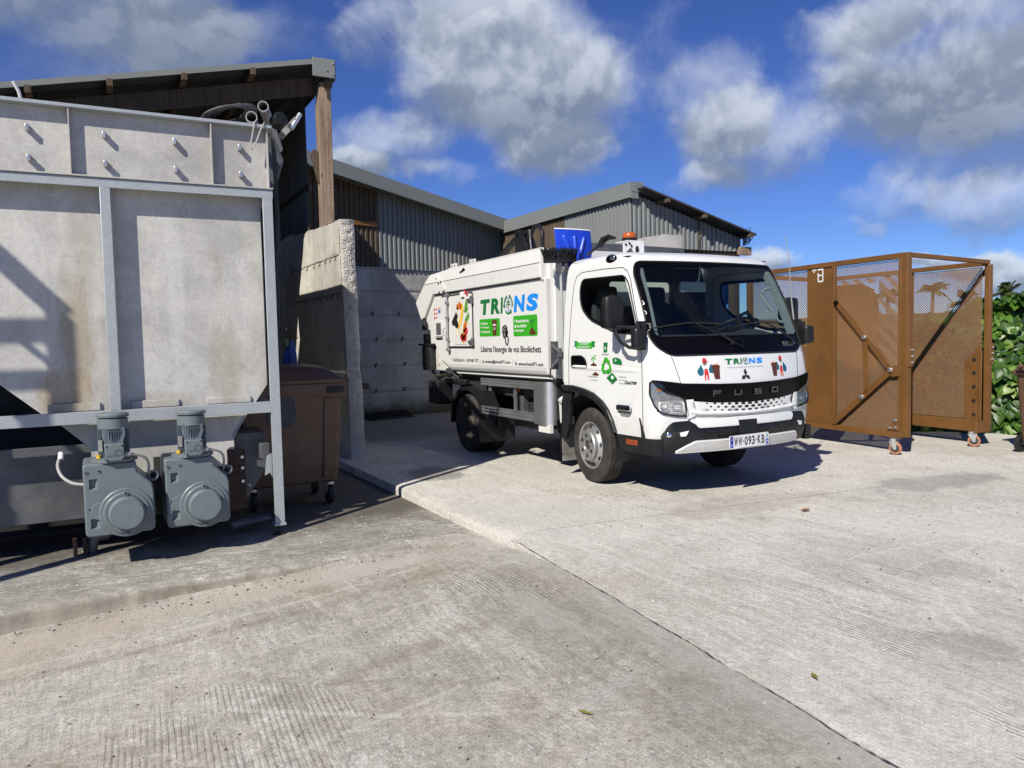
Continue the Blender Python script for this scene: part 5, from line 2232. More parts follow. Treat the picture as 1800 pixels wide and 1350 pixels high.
# roof cap
last = [cv[(len(zrows) - 1) * npt + i] for i in range(npt)]
cen = V((TX, 6.42, 2.325))
rings = [last]
for k in range(1, 7):
    t = k / 7
    rings.append([p.lerp(cen, t) + V((0, 0, .018 * (1 - (1 - t) ** 2) * 0 + (2.305 + .022 * sin(t * pi / 2)) - p.lerp(cen, t).z)) for p in last])
b = len(mb.v)
mb._add([p for r in rings for p in r], [(k * npt + i, k * npt + (i + 1) % npt, (k + 1) * npt + (i + 1) % npt, (k + 1) * npt + i) for k in range(len(rings) - 1) for i in range(npt)])
mb.poly(rings[-1])
cab = mb.build('cab_shell', M_WHITE, truck, smooth=40)
# rear wall with its window
mb = MB()
rear_out = [(-.995, .95), (.995, .95), (.995, 1.45), (.94, 2.10), (.90, 2.24), (.80, 2.30), (-.80, 2.30), (-.90, 2.24), (-.94, 2.10), (-.995, 1.45)]
add_patch(mb, rear_out, [REARWIN], .12, lambda x, z: V((TX + x, CYR - .004, z)))
mb.build('cab_rear_wall', M_WHITE, truck, smooth=None)
mb = MB()
add_patch(mb, [(a * .97, b) for a, b in rear_out], [REARWIN], .12, lambda x, z: V((TX + x, CYR - .05, z)))
mb.build('rear_lining', M_INTER, truck, smooth=None)
mb = MB()
add_patch(mb, REARWIN, [], .2, lambda x, z: V((TX + x, CYR - .02, z)))
mb.build('rear_window', M_GLASS, truck, smooth=None)

# windscreen, black surround and glass
mb = MB()
add_patch(mb, BLACKZONE, [GLASSZONE], .03, lambda x, z: FRONT(x, z, -.002))
scr = mb.build('windscreen_surround', M_GLOSSBLK, truck, smooth=180)
mb = MB()
add_patch(mb, GLASSZONE, [], .05, lambda x, z: FRONT(x, z, -.006))
mb.build('windscreen', M_GLASS, truck, smooth=180)
mb = MB()
dz = dense(BLACKZONE, .03)
mb.tube([FRONT(x, z, .001) for x, z in dz], .008, 6, closed=True)
mb.build('windscreen_seal', M_RUBBER, truck)
# side windows, seals
for s in (-1, 1):
    mb = MB()
    inn = inset(SIDEWIN, .028)
    add_patch(mb, SIDEWIN, [inn], .03, lambda y, z: SIDE(y, z, -.003, s))
    mb.build('window_surround', M_GLOSSBLK, truck, smooth=180)
    if s > 0:
        mb = MB()
        add_patch(mb, inn, [], .08, lambda y, z: SIDE(y, z, -.012, s))
        mb.build('side_window', M_GLASS, truck, smooth=180)
    else:
        mb = MB()
        low = [(5.60, 1.4), (6.9, 1.4), (6.9, 1.72), (5.60, 1.60)]
        add_patch(mb, inn, [], .08, lambda y, z: SIDE(y, z, -.012, s))
        mb.build('side_window', M_GLASS, truck, smooth=180)
    mb = MB()
    mb.tube([SIDE(y, z, .002, s) for y, z in dense(SIDEWIN, .03)], .007, 6, closed=True)
    mb.build('window_seal', M_RUBBER, truck)


def gapline(name, pts, r=.0045, parent=truck, m=M_RUBBER):
    mb = MB()
    mb.tube(pts, r, 6)
    return mb.build(name, m, parent)


# door shut line
door = [(6.805, .985), (6.80, 1.3), (6.78, 1.75), (6.755, 2.02), (6.715, 2.115), (6.62, 2.148), (6.25, 2.148), (5.93, 2.135), (5.86, 2.10), (5.80, 2.02), (5.595, 1.45), (5.58, 1.2), (5.575, .9), (5.575, .572)]
for s in (-1, 1):
    pd = []
    for i in range(len(door) - 1):
        for k in range(8):
            t = k / 8
            pd.append(SIDE(door[i][0] + (door[i + 1][0] - door[i][0]) * t, door[i][1] + (door[i + 1][1] - door[i][1]) * t, .0005, s))
    gapline('door_gap', pd, .0035)
    # pressed crease along the door
    mb = MB()

    def cr(u, v, s=s):
        y = 5.59 + 1.205 * u
        z = 1.195 - .055 * v + (y - 5.6) * .012
        return SIDE(y, z, .0075 * sin(pi * v) ** .7 * min(1, 9 * u, 9 * (1 - u)) - .0008 if 0 < v < 1 else -.001, s)
    mb.grid(cr, 30, 8, flip=s > 0)
    mb.build('door_crease', M_WHITE, truck, smooth=60)
    # handle low on the front of the door
    mb = MB()
    hp = rounded([(5.735, .835), (5.935, .835), (5.935, .775), (5.90, .735), (5.77, .735), (5.735, .775)], .03, 4)
    mb.prism([SIDE(y, z, .002, s) for y, z in hp], (s * .004, 0, 0))
    h0 = mb.build('handle_recess', M_PGREY, truck, smooth=None)
    mb = MB()
    hp = rounded([(5.725, .845), (5.945, .845), (5.945, .785), (5.725, .785)], .025, 4)
    mb.prism([SIDE(y, z, .012, s) for y, z in hp], (s * .022, 0, 0))
    mb.build('door_handle', M_CHROME, truck, smooth=None, bevel=.010, segs=3)
    # little low window
    mb = MB()
    lw = rounded([(6.46, 1.175), (6.745, 1.175), (6.75, 1.295), (6.56, 1.300), (6.48, 1.26)], [.02, .03, .03, .05, .04], 4)
    add_patch(mb, lw, [], .1, lambda y, z: SIDE(y, z, .002, s))
    mb.build('low_window', M_GLOSSBLK, truck, smooth=None)
    mb = MB()
    mb.tube([SIDE(y, z, .004, s) for y, z in dense(lw, .03)], .006, 6, closed=True)
    mb.build('low_window_seal', M_RUBBER, truck)
    # wheel arch lip, inner liner and rear flap
    arch = [(6.92, .985), (6.72, .985), (6.52, .962), (6.35, .925), (6.20, .855), (6.10, .775), (6.03, .68), (5.985, .57)]
    mb = MB()
    P = []
    for i in range(len(arch) - 1):
        for k in range(6):
            t = k / 6
            P.append((arch[i][0] + (arch[i + 1][0] - arch[i][0]) * t, arch[i][1] + (arch[i + 1][1] - arch[i][1]) * t))
    P.append(arch[-1])
    prof = [(0.008, -.002), (0.006, .018), (-.004, .028), (-.040, .030), (-.058, .022), (-.062, -.06)]

    def al(u, v, s=s, P=P):
        k = u * (len(P) - 1)
        i = min(int(k), len(P) - 2)
        a, b2 = P[i], P[i + 1]
        d = V((b2[0] - a[0], b2[1] - a[1])).normalized()
        nrm = V((-d.y, d.x))          # outward (away from the wheel)
        if nrm.y < 0 and nrm.x > 0:
            nrm = -nrm
        y = a[0] + (b2[0] - a[0]) * (k - i)
        z = a[1] + (b2[1] - a[1]) * (k - i)
        q = v * (len(prof) - 1)
        m0 = min(int(q), len(prof) - 2)
        f = q - m0
        o = prof[m0][0] + (prof[m0 + 1][0] - prof[m0][0]) * f
        e = prof[m0][1] + (prof[m0 + 1][1] - prof[m0][1]) * f
        n2 = V((6.52 - y, .385 - z)).normalized() * -1
        return SIDE(y + n2.x * o, z + n2.y * o, e, s)
    mb.grid(al, len(P) - 1, 5 * 2)
    mb.build('arch_trim', M_BLACK, truck, smooth=40)
    mb = MB()

    def liner(u, v, s=s):
        a = radians(-15 + 215 * u)
        r = .50
        return V((TX + s * (.985 - .42 * v), 6.52 - r * cos(a) * 1.02, .40 + r * sin(a)))
    mb.grid(liner, 30, 2)
    mb.build('wheel_liner', M_BLACK, truck, smooth=60)
    mb = MB()
    fl = [(6.93, .94), (6.99, .80), (7.00, .42), (6.93, .40), (6.86, .56), (6.82, .78), (6.78, .94)]
    mb.prism([V((TX + s * .985, y, z)) for y, z in fl], (-s * .05, 0, 0))
    mb.build('arch_rear_flap', M_BLACK, truck, bevel=.008, smooth=None)
    mb = MB()
    mb.box(TX + s * .97 - .30 * (s > 0), TX + s * .97 + .30 * (s < 0), 7.0, 7.012, .16, .60)
    mb.build('mud_flap', mat('worn_mud_flap', (.16, .155, .14), .8, var=.4, scale=8), truck)
    # sill below the door with side marker
    mb = MB()
    sl_ = [(6.0, .555), (5.96, .50), (5.90, .41), (5.40, .41), (5.40, .556)]
    mb.prism([V((TX + s * .998, y, z)) for y, z in sl_], (-s * .08, 0, 0))
    mb.build('sill', M_BLACK, truck, bevel=.006, smooth=None)
    mb = MB()
    mb.box(TX + s * 1.0 - .004, TX + s * 1.0 + .004, 5.66, 5.83, .475, .525)
    mb.build('side_marker', M_DARKAMBER, truck, bevel=.003)

# floor, dash, seats, steering wheel: the inside of the cab
mb = MB()
mb.box(TX - .95, TX + .95, 5.6, 6.84, .98, 1.02)
mb.build('cab_floor', M_INTER, truck)
mb = MB()


def dash(u, v):
    x = -.93 + 1.86 * u
    tab = [(5.42, 1.44), (5.55, 1.475), (5.75, 1.49), (5.86, 1.46), (5.90, 1.36), (5.84, 1.05)]
    k = v * 5
    i = min(int(k), 4)
    f = k - i
    y = tab[i][0] + (tab[i + 1][0] - tab[i][0]) * f
    z = tab[i][1] + (tab[i + 1][1] - tab[i][1]) * f
    return V((TX + x, y + .10 * x * x, z + .05 * exp(-((x - .45) / .22) ** 2) * (1 if .2 < v < .7 else 0)))


mb.grid(dash, 40, 20)
mb.build('dashboard', M_INTER, truck, smooth=60)
mb = MB()
mb.prism([(TX - .90, 5.9, 2.235), (TX + .90, 5.9, 2.235), (TX + .90, 6.84, 2.25), (TX - .90, 6.84, 2.25)], (0, 0, .01))
mb.build('headlining', M_INTER, truck)
for x in (-.55, .10, .52):
    mb = MB()
    mb.box(TX + x - .22, TX + x + .22, 6.10, 6.6, 1.05, 1.28)
    mb.prism([(TX + x - .22, 6.52, 1.25), (TX + x + .22, 6.52, 1.25), (TX + x + .20, 6.72, 1.85), (TX + x - .20, 6.72, 1.85)], (0, .1, 0))
    st_ = mb.build('seat', M_SEAT, truck, bevel=.035, segs=3)
    mb = MB()
    mb.box(TX + x - .13, TX + x + .13, 6.70, 6.80, 1.83, 2.02)
    mb.build('headrest', M_SEAT, truck, bevel=.04, segs=3)
mb = MB()
ringc = V((TX + .48, 5.98, 1.55))
ax = V((0, .45, .9)).normalized()
u_ = V((1, 0, 0))
w_ = ax.cross(u_)
mb.tube([ringc + (u_ * cos(a) + w_ * sin(a)) * .215 for a in [2 * pi * k / 32 for k in range(32)]], .017, 8, closed=True)
for a in (.3, pi - .3, -pi / 2):
    mb.beam(ringc, ringc + (u_ * cos(a) + w_ * sin(a)) * .21, .03, .018, tuple(ax))
mb.cyl(ringc - ax * .03, ringc + ax * .015, .06, n=16)
mb.cyl(ringc - ax * .35, ringc, .03, n=10)
mb.build('steering_wheel', M_BLACK, truck)
mb = MB()
mb.tube([(TX + .32, 5.72, 1.48), (TX + .30, 5.70, 1.66), (TX + .42, 5.69, 1.70), (TX + .55, 5.72, 1.60)], .022, 8)
mb.cyl((TX + .56, 5.70, 1.60), (TX + .56, 5.76, 1.59), .045, n=14)
mb.box(TX + .18, TX + .33, 5.70, 5.73, 1.47, 1.58)
mb.build('phone_holder', M_BLACK, truck, bevel=.004)
mb = MB()
mb.box(TX - .30, TX + .02, 5.72, 5.745, 1.50, 1.67)
mb.build('tablet', M_GLOSSBLK, truck, bevel=.01)
mb = MB()
mb.prism([(TX - .10 + .165 * a, 5.86 - .012 * abs(a) + .05, 1.955 + b) for a, b in ((-1, .03), (-.9, .055), (.9, .055), (1, .03), (1, -.03), (.95, -.045), (-.95, -.045), (-1, -.03))], (0, .03, 0))
mb.tube([(TX - .04, 5.93, 1.98), (TX - .03, 5.90, 2.03), (TX - .03, 5.88, 2.12), (TX - .01, 5.90, 2.2)], .012, 8)
mb.build('inside_mirror', mat('inside_mirror_grey', (.30, .35, .34), .35, var=.05), truck, smooth=None)
# grey pillar trims and grab handle on the far side
for s in (-1, 1):
    mb = MB()
    for k in range(0, 12):
        pass
    pts = [(.905, 1.46), (.895, 1.62), (.880, 1.80), (.862, 1.98), (.84, 2.14)]
    P = [FRONT(s * a, b, -.045) for a, b in pts]
    for i in range(len(P) - 1):
        mb.beam(P[i], P[i + 1], .05, .07, (1, 0, 0))
    mb.build('pillar_trim', M_TRIMLIGHT, truck, smooth=None)
mb = MB()
a, b2 = FRONT(.82, 1.98, -.07), FRONT(.86, 1.62, -.07)
mb.tube([a, a + V((-.05, .02, -.01)), a + V((-.075, .04, -.07)), b2 + V((-.075, .04, .06)), b2 + V((-.05, .02, .01)), b2], .014, 8)
mb.build('grab_handle', M_TRIMLIGHT, truck)

# hood panel lines
for s in (-1, 1):
    gapline('hood_gap', [FRONT(s * (.80 - .055 * k / 8), 1.298 - .245 * k / 8, .0005) for k in range(9)], .003)

# ------------- grille, lamps, bumper
GR = rounded([(-.985, 1.085), (-.72, 1.045), (-.35, 1.028), (0, 1.022), (.35, 1.028), (.72, 1.045), (.985, 1.085), (.955, 1.02), (.88, .965), (.73, .925), (.66, .895),
              (.40, .868), (0, .855), (-.40, .868), (-.66, .895), (-.73, .925), (-.88, .965), (-.955, 1.02)], .01, 2)
mb = MB()
add_patch(mb, GR, [], .035, lambda x, z: FRONT(x, z, .012))
mb.build('grille_band', M_GLOSSBLK, truck, smooth=180)
mb = MB()
mb.tube([FRONT(x, z, .008) for x, z in dense(GR, .05)], .006, 5, closed=True)
mb.build('grille_edge', M_GLOSSBLK, truck)
for ch, x0 in (('F', -.44), ('U', -.205), ('S', .045), ('O', .28)):
    mb = MB()
    x1 = x0 + .092
    z0, z1 = .918 + .006 * abs(x0 + .05) / .4, .972 + .006 * abs(x0 + .05) / .4
    w = .017
    B = {'F': [(0, 0, w, 1), (0, .72, 1, 1), (0, .38, .9, .62)], 'U': [(0, 0, w, 1), (1, 0, w, 1), (0, 0, 1, .26)],
         'S': [(0, .76, 1, 1), (0, .38, 1, .62), (0, 0, 1, .24), (0, .40, w, .98), (1, 0.02, w, .6)], 'O': [(0, 0, w, 1), (1, 0, w, 1), (0, 0, 1, .24), (0, .76, 1, 1)]}[ch]
    for (a, b0, c, d) in B:
        if c == w:
            xa = x0 if a == 0 else x1 - w
            xb = xa + w
            za, zb = z0 + (z1 - z0) * b0, z0 + (z1 - z0) * d
        else:
            xa, xb = x0, x0 + (x1 - x0) * c
            za, zb = z0 + (z1 - z0) * b0, z0 + (z1 - z0) * d
        q = [FRONT(xa, za, .014), FRONT(xb, za, .014), FRONT(xb, zb, .014), FRONT(xa, zb, .014)]
        mb.prism(q, (0, -.012 - (.0005 if c == w else 0), 0))
    mb.build('chrome_letter', M_DKCHROME, truck, smooth=None)
# white lower mouth with honeycomb openings
MO = [(-.64, .895), (-.40, .866), (0, .853), (.40, .866), (.64, .895), (.61, .785), (.40, .77), (0, .762), (-.40, .77), (-.61, .785)]
mb = MB()
add_patch(mb, MO, [], .04, lambda x, z: FRONT(x, z, .010))
mb.build('mouth_panel', M_WHITE, truck, smooth=180)
mb = MB()
for row in range(3):
    for k in range(-7, 8):
        x = k * .082 + (.041 if row == 1 else 0)
        if abs(x) > .53:
            continue
        z = .842 - .029 * row + .03 * (x / .6) ** 2
        sc = 1.0 - .62 * (abs(x) / .56)
        hw, hh = .028 * sc, .0125 * sc * (1 if row < 2 else .7)
        hx = [(-hw, 0), (-hw * .7, hh), (hw * .7, hh), (hw, 0), (hw * .7, -hh), (-hw * .7, -hh)]
        mb.poly([FRONT(x + a, z + b, .0115) for a, b in hx])
mb.build('honeycomb_opening', M_RUBBER, truck, smooth=None)
mb = MB()
lip = [(-.66, .79), (-.58, .775), (-.3, .762), (0, .757), (.3, .762), (.58, .775), (.66, .79)]
mb.tube([FRONT(x, z, .012) for x, z in lip], .017, 8)
mb.build('mouth_lip', M_WHITE, truck)
for s in (-1, 1):
    # white cheek between lamp and mouth
    mb = MB()
    ck = [(s * a, b) for a, b in ((.70, .905), (.635, .905), (.60, .77), (.66, .735), (.70, .735))]
    add_patch(mb, ck if s > 0 else list(reversed(ck)), [], .03, lambda x, z: FRONT(x, z, .020))
    mb.build('cheek_panel', M_WHITE, truck, smooth=180)
    # headlamp
    lampo = [(s * a, b) for a, b in ((.990, 1.078), (.930, 1.062), (.885, .985), (.72, .915), (.68, .755), (.80, .762), (.93, .79), (.975, .86), (.993, .96))]
    lampo = rounded(lampo if s > 0 else list(reversed(lampo)), .02, 3)
    mb = MB()
    add_patch(mb, lampo, [], .02, lambda x, z: FRONT(x, z, .004))
    mb.build('headlight', mat('lamp_housing', (.42, .42, .43), .25, .8, var=.25, scale=14), truck, smooth=180)
    hl = WL
    mb = MB()
    # bright reflector bowls
    for (cx_, cz_, rx, rz) in ((.785, .838, .088, .062), (.905, .853, .058, .052)):
        for k in range(4):
            f = 1 - k * .22
            pts = rounded([(s * (cx_ - rx * f), cz_ - rz * f), (s * (cx_ + rx * f), cz_ - rz * f), (s * (cx_ + rx * f), cz_ + rz * f), (s * (cx_ - rx * f), cz_ + rz * f)], .02 * f, 3)
            mb.mi(k % 2)
            mb.poly([FRONT(x, z, .006 + .0015 * k) for x, z in pts])
    for q in range(5):
        zz = .80 + q * .02
        mb.mi(0).tube([FRONT(s * (.73 + .02 * q * .3), zz, .012), FRONT(s * .93, zz + .004, .012)], .004, 5)
    mb.build('lamp_reflector', [M_CHROME, M_PWHITE], truck, smooth=None)
    mb = MB()
    c = [FRONT(s * (.945 + .030 * cos(a)), 1.005 + .04 * sin(a), .007) for a in [2 * pi * k / 18 for k in range(18)]]
    mb.poly(c)
    mb.mi(1).poly([FRONT(s * (.945 + .012 * cos(a)), 1.0 + .014 * sin(a), .011) for a in [2 * pi * k / 12 for k in range(12)]])
    mb.build('indicator', [M_CHROME, M_AMBER], truck, smooth=None)
    mb = MB()
    add_patch(mb, lampo, [], .025, lambda x, z: FRONT(x, z, .028))
    lens = mb.build('lamp_lens', M_LENS, truck, smooth=180)
    mb = MB()
    mb.tube([FRONT(x, z, .014) for x, z in dense(lampo, .03)], .007, 6, closed=True)
    mb.build('lamp_rim', M_GLOSSBLK, truck)


def bump_y(x, z):
    w = 1.005
    yf, bul, rc = 5.232, .17, .20
    zz = (z - .57) / .17
    yf += .035 * max(0, zz) ** 2 + .06 * max(0, -zz) ** 2
    ax = min(abs(x), w)
    y = yf + bul * (ax / w) ** 2
    k = (ax - (w - rc)) / rc
    if k > 0:
        y += .22 * (1 - sqrt(max(0, 1 - k * k)))
    return y


def BUMP(x, z, off=0.0):
    e = .004
    dx = (bump_y(x + e, z) - bump_y(x - e, z)) / (2 * e)
    dz_ = (bump_y(x, z + e) - bump_y(x, z - e)) / (2 * e)
    dx = max(-2.5, min(2.5, dx))
    n = V((dx, -1, dz_)).normalized()
    return V((TX + x, bump_y(x, z), z)) + n * off


mb = MB()


def bf(u, v):
    x = -1.004 + 2.008 * u
    return BUMP(x, .425 + .30 * v)


mb.grid(bf, 120, 16)
for s in (-1, 1):
    def bs(u, v, s=s):
        z = .425 + .30 * v
        return V((TX + s * 1.004, bump_y(s * 1.004, z) + (5.60 - bump_y(s * 1.004, z)) * u, z))
    mb.grid(bs, 6, 16, flip=s < 0)


def bt(u, v):
    x = -1.004 + 2.008 * u
    p = BUMP(x, .725)
    return V((p.x, p.y + (5.62 - p.y) * v, .725 + .012 * sin(pi * v)))


mb.grid(bt, 120, 4)
mb.grid(lambda u, v: V((TX - 1.004 + 2.008 * u, bump_y(-1.004 + 2.008 * u, .425) + (5.7 - bump_y(-1.004 + 2.008 * u, .425)) * v, .425)), 120, 2, flip=True)
mb.build('bumper', M_BLACK, truck, smooth=50)
UPW = rounded([(-.66, .712), (.60, .712), (.615, .69), (.585, .648), (-.585, .648), (-.60, .672)], .012, 3)
mb = MB()
add_patch(mb, UPW, [], .03, lambda x, z: BUMP(x, z, .016))
mb.build('bumper_white_strip', M_WHITE, truck, smooth=180)
mb = MB()
mb.tube([BUMP(x, z, .008) for x, z in dense(UPW, .04)], .010, 6, closed=True)
mb.build('strip_edge', M_WHITE, truck)
LOW = rounded([(-.80, .430), (.66, .430), (.70, .455), (.66, .520), (-.62, .520), (-.70, .485)], .02, 3)
mb = MB()
add_patch(mb, LOW, [], .03, lambda x, z: BUMP(x, z, .016))
mb.build('bumper_white_strip', M_WHITE, truck, smooth=180)
mb = MB()
mb.tube([BUMP(x, z, .006) for x, z in dense(LOW, .04)], .012, 6, closed=True)
mb.build('strip_edge', M_WHITE, truck)
mb = MB()
for row in range(3):
    for k in range(-8, 9):
        x = k * .075 + (.037 if row % 2 else 0)
        if abs(x) > .56:
            continue
        z = .622 - .032 * row
        hw, hh = .024, .011
        mb.poly([BUMP(x + a, z + b, .003) for a, b in ((-hw, 0), (-hw * .7, hh), (hw * .7, hh), (hw, 0), (hw * .7, -hh), (-hw * .7, -hh))])
mb.build('bumper_honeycomb', mat('honeycomb_black', (.004, .004, .004), .2), truck, smooth=None)
for x, z, rx, rz in ((.42, .60, .05, .016),):
    mb = MB()
    mb.poly([BUMP(x + a * rx, z + b * rz, .004) for a, b in ((-1, -1), (.8, -1), (1, 1), (-.8, 1))])
    mb.build('tow_cover', M_RUBBER, truck)
mb = MB()
mb.prism([BUMP(-.16, .55, .028), BUMP(.06, .55, .028), BUMP(.06, .685, .028), BUMP(-.16, .685, .028)], (0, .03, 0))
mb.build('radar_cover', M_BLACK, truck, smooth=None, bevel=.006)
# dark opening between bumper and mouth
mb = MB()
mb.box(TX - .62, TX + .62, 5.36, 5.42, .66, .80)
mb.build('radiator_opening', M_CHASSIS, truck)
for x in (-.42, -.39):
    mb = MB()
    mb.tube([(TX + x, 5.35, .70), (TX + x + .01, 5.34, .73), (TX + x, 5.35, .76)], .008, 6)
    mb.build('tow_hook', M_ZINC, truck)
for s in (-1, 1):
    mb = MB()
    fo = [(s * a, b) for a, b in ((.96, .60), (.93, .615), (.68, .628), (.72, .575), (.92, .565))]
    add_patch(mb, fo if s > 0 else list(reversed(fo)), [], .04, lambda x, z: BUMP(x, z, .004))
    mb.build('fog_recess', M_RUBBER, truck, smooth=180)
    mb = MB()
    fo = [(s * a, b) for a, b in ((.69, .624), (.78, .61), (.77, .575), (.72, .578))]
    mb.poly([BUMP(x, z, .008) for x, z in fo])
    mb.build('fog_bezel', M_PWHITE, truck, smooth=None)
    mb = MB()
    mb.lathe([(0, .004), (.017, .003), (.022, 0), (.022, -.012)], BUMP(s * .87, .592, .006), BUMP(s * .86, .592, .02) - BUMP(s * .86, .592), 18)
    mb.build('fog_lamp', M_CHROME, truck, smooth=40)

# licence plate
pc = V((TX - .085, 5.175, .503))
pu, pv_ = V((1, .06, 0)).normalized(), V((0, 0, 1))


def PL(u, v, off=0.0):
    return pc + pu * u + pv_ * v + V((0, -off, 0))


mb = MB()
mb.prism([PL(a, b) for a, b in rounded([(-.262, -.058), (.262, -.058), (.262, .058), (-.262, .058)], .012, 3)], (0, .006, 0))
plate = mb.build('licence_plate', M_PWHITE, truck, smooth=None)
mb = MB()
for u0, u1, v0, v1 in ((-.256, -.216, -.052, .052), (.218, .256, -.052, -.004)):
    mb.poly([PL(u0, v0, .0012), PL(u1, v0, .0012), PL(u1, v1, .0012), PL(u0, v1, .0012)])
mb.build('plate_band', M_PEUBLUE, plate)
mb = MB()
for k in range(12):
    a = 2 * pi * k / 12
    mb.box(PL(-.236 + .012 * cos(a), 0).x - .0015, PL(-.236 + .012 * cos(a), 0).x + .0015, PL(-.236, 0, .0022).y, PL(-.236, 0, .0015).y,
           PL(0, .028 + .012 * sin(a)).z - .0015, PL(0, .028 + .012 * sin(a)).z + .0015)
mb.build('plate_stars', M_PYELLOW, plate)
mb = MB()
put_text(mb, 'F', -.243, -.230, -.044, -.020, lambda u, v: PL(u, v, .0022), bold=.02)
put_text(mb, '971', .222, .252, -.040, -.016, lambda u, v: PL(u, v, .0022), bold=.01)
mb.build('plate_code', M_PWHITE, plate)
mb = MB()
for s_, u0, u1 in (('W', -.204, -.155), ('W', -.148, -.099), ('0', -.066, -.026), ('9', -.017, .022), ('3', .031, .069), ('K', .108, .152), ('B', .163, .204)):
    put_text(mb, s_, u0, u1, -.041, .041, lambda u, v: PL(u, v, .0015), bold=.022)
for u0 in (-.088, .081):
    mb.poly([PL(u0, -.006, .0015), PL(u0 + .013, -.006, .0015), PL(u0 + .013, .006, .0015), PL(u0, .006, .0015)])
mb.build('plate_number', M_PBLACK, plate)
mb = MB()
mb.poly([PL(.220, .002, .0012), PL(.254, .002, .0012), PL(.254, .050, .0012), PL(.220, .050, .0012)])
mb.build('plate_emblem', mat('print_pale_blue', (.45, .58, .62), .4), plate)
mb = MB()
mb.tube([PL(.230, .012, .002), PL(.236, .030, .002), PL(.246, .034, .002), PL(.242, .022, .002)], .002, 4)
mb.build('emblem_mark', M_DKGREEN, plate)


# ------------- decals
def trions(mbs, u0, u1, v0, v1, fn, rev=False):
    """The TRIONS word mark: green TRI, ring of three arrows with a sapling, blue NS."""
    W_ = u1 - u0
    H_ = v1 - v0
    g, bl, wh, br = mbs
    L = lambda a: u0 + W_ * a
    for ch, a0, a1, m in (('T', 0, .185, g), ('R', .195, .365, g), ('I', .375, .425, g), ('N', .605, .795, bl), ('S', .81, 1.0, bl)):
        put_text(m, ch, L(a0), L(a1), v0, v1, fn, bold=.055, shear=.12)
    cx_, cz_ = L(.515), (v0 + v1) / 2
    rx, rz = W_ * .078, H_ * .60
    for k in range(3):
        a0 = radians(90 + 120 * k + 14)
        a1 = radians(90 + 120 * k + 112)
        out, inn = [], []
        N = 12
        for i in range(N + 1):
            a = a0 + (a1 - a0) * i / N
            t = 1.18 if i in (N - 2,) else 1.0
            out.append((cx_ + rx * t * cos(a), cz_ + rz * t * sin(a)))
            t2 = .70 if i in (N - 2,) else .80
            if i == N:
                out[-1] = (cx_ + rx * .9 * cos(a + .12), cz_ + rz * .9 * sin(a + .12))
                t2 = .90
            inn.append((cx_ + rx * t2 * cos(a), cz_ + rz * t2 * sin(a)))
        for i in range(N):
            g.poly([fn(*out[i]), fn(*out[i + 1]), fn(*inn[i + 1]), fn(*inn[i])])
    for k in range(24):
        a, b = 2 * pi * k / 24, 2 * pi * (k + 1) / 24
        q = [(cx_ + rx * r * cos(t), cz_ + rz * r * sin(t)) for t, r in ((a, .72), (b, .72), (b, .68), (a, .68))]
        bl.poly([fn(*p) for p in q])
    br.poly([fn(cx_ - rx * .07, cz_ - rz * .55), fn(cx_ + rx * .07, cz_ - rz * .55), fn(cx_ + rx * .05, cz_ + rz * .1), fn(cx_ - rx * .02, cz_ + rz * .1)])
    for (dx, dz, r) in ((-.28, .05, .16), (.25, .0, .16), (-.05, .30, .18), (.28, .30, .14), (-.33, -.18, .13), (.02, .52, .13), (-.25, .30, .12), (.1, .12, .12)):
        g.poly([fn(cx_ + rx * (dx + r * 1.1 * cos(t)), cz_ + rz * (dz + r * .6 * sin(t))) for t in [2 * pi * k / 8 for k in range(8)]])


def decal_set(fn, u0, u1, v0, v1, parent, name='company_name'):
    mbs = [MB(), MB(), MB(), MB()]
    trions(mbs, u0, u1, v0, v1, fn)
    for m_, q in zip((M_DKGREEN, M_PBLUE, M_PWHITE, M_PBROWN), mbs):
        if q.f:
            q.build(name, m_, parent, smooth=None)


FD = lambda off=.003: (lambda x, z: FRONT(x, z, off))
decal_set(FD(), -.255, .215, 1.205, 1.258, truck)
mb = MB()
put_text(mb, 'Traitement et Revalorisation des D\u00e9chets Organiques', -.245, .215, 1.168, 1.182, FD(), bold=.0)
mb.build('slogan', M_PGREY, truck)
# three diamond badge under the name
mb = MB()
bx_, bz_ = -.035, 1.098
for ang in (90, 210, 330):
    d = V((cos(radians(ang)), sin(radians(ang))))
    n_ = V((-d.y, d.x))
    p = [V((bx_, bz_)), V((bx_, bz_)) + d * .030 + n_ * .017, V((bx_, bz_)) + d * .060, V((bx_, bz_)) + d * .030 - n_ * .017]
    mb.prism([FRONT(q.x, q.y, .008) for q in p], (0, .01, 0))
mb.build('diamond_badge', M_PBLACK, truck, smooth=None)


def blob(mb, fn, pts):
    mb.poly([fn(*p) for p in pts])


def ellipse(cx_, cz_, rx, rz, n=14, a0=0.0):
    return [(cx_ + rx * cos(a0 + 2 * pi * k / n), cz_ + rz * sin(a0 + 2 * pi * k / n)) for k in range(n)]


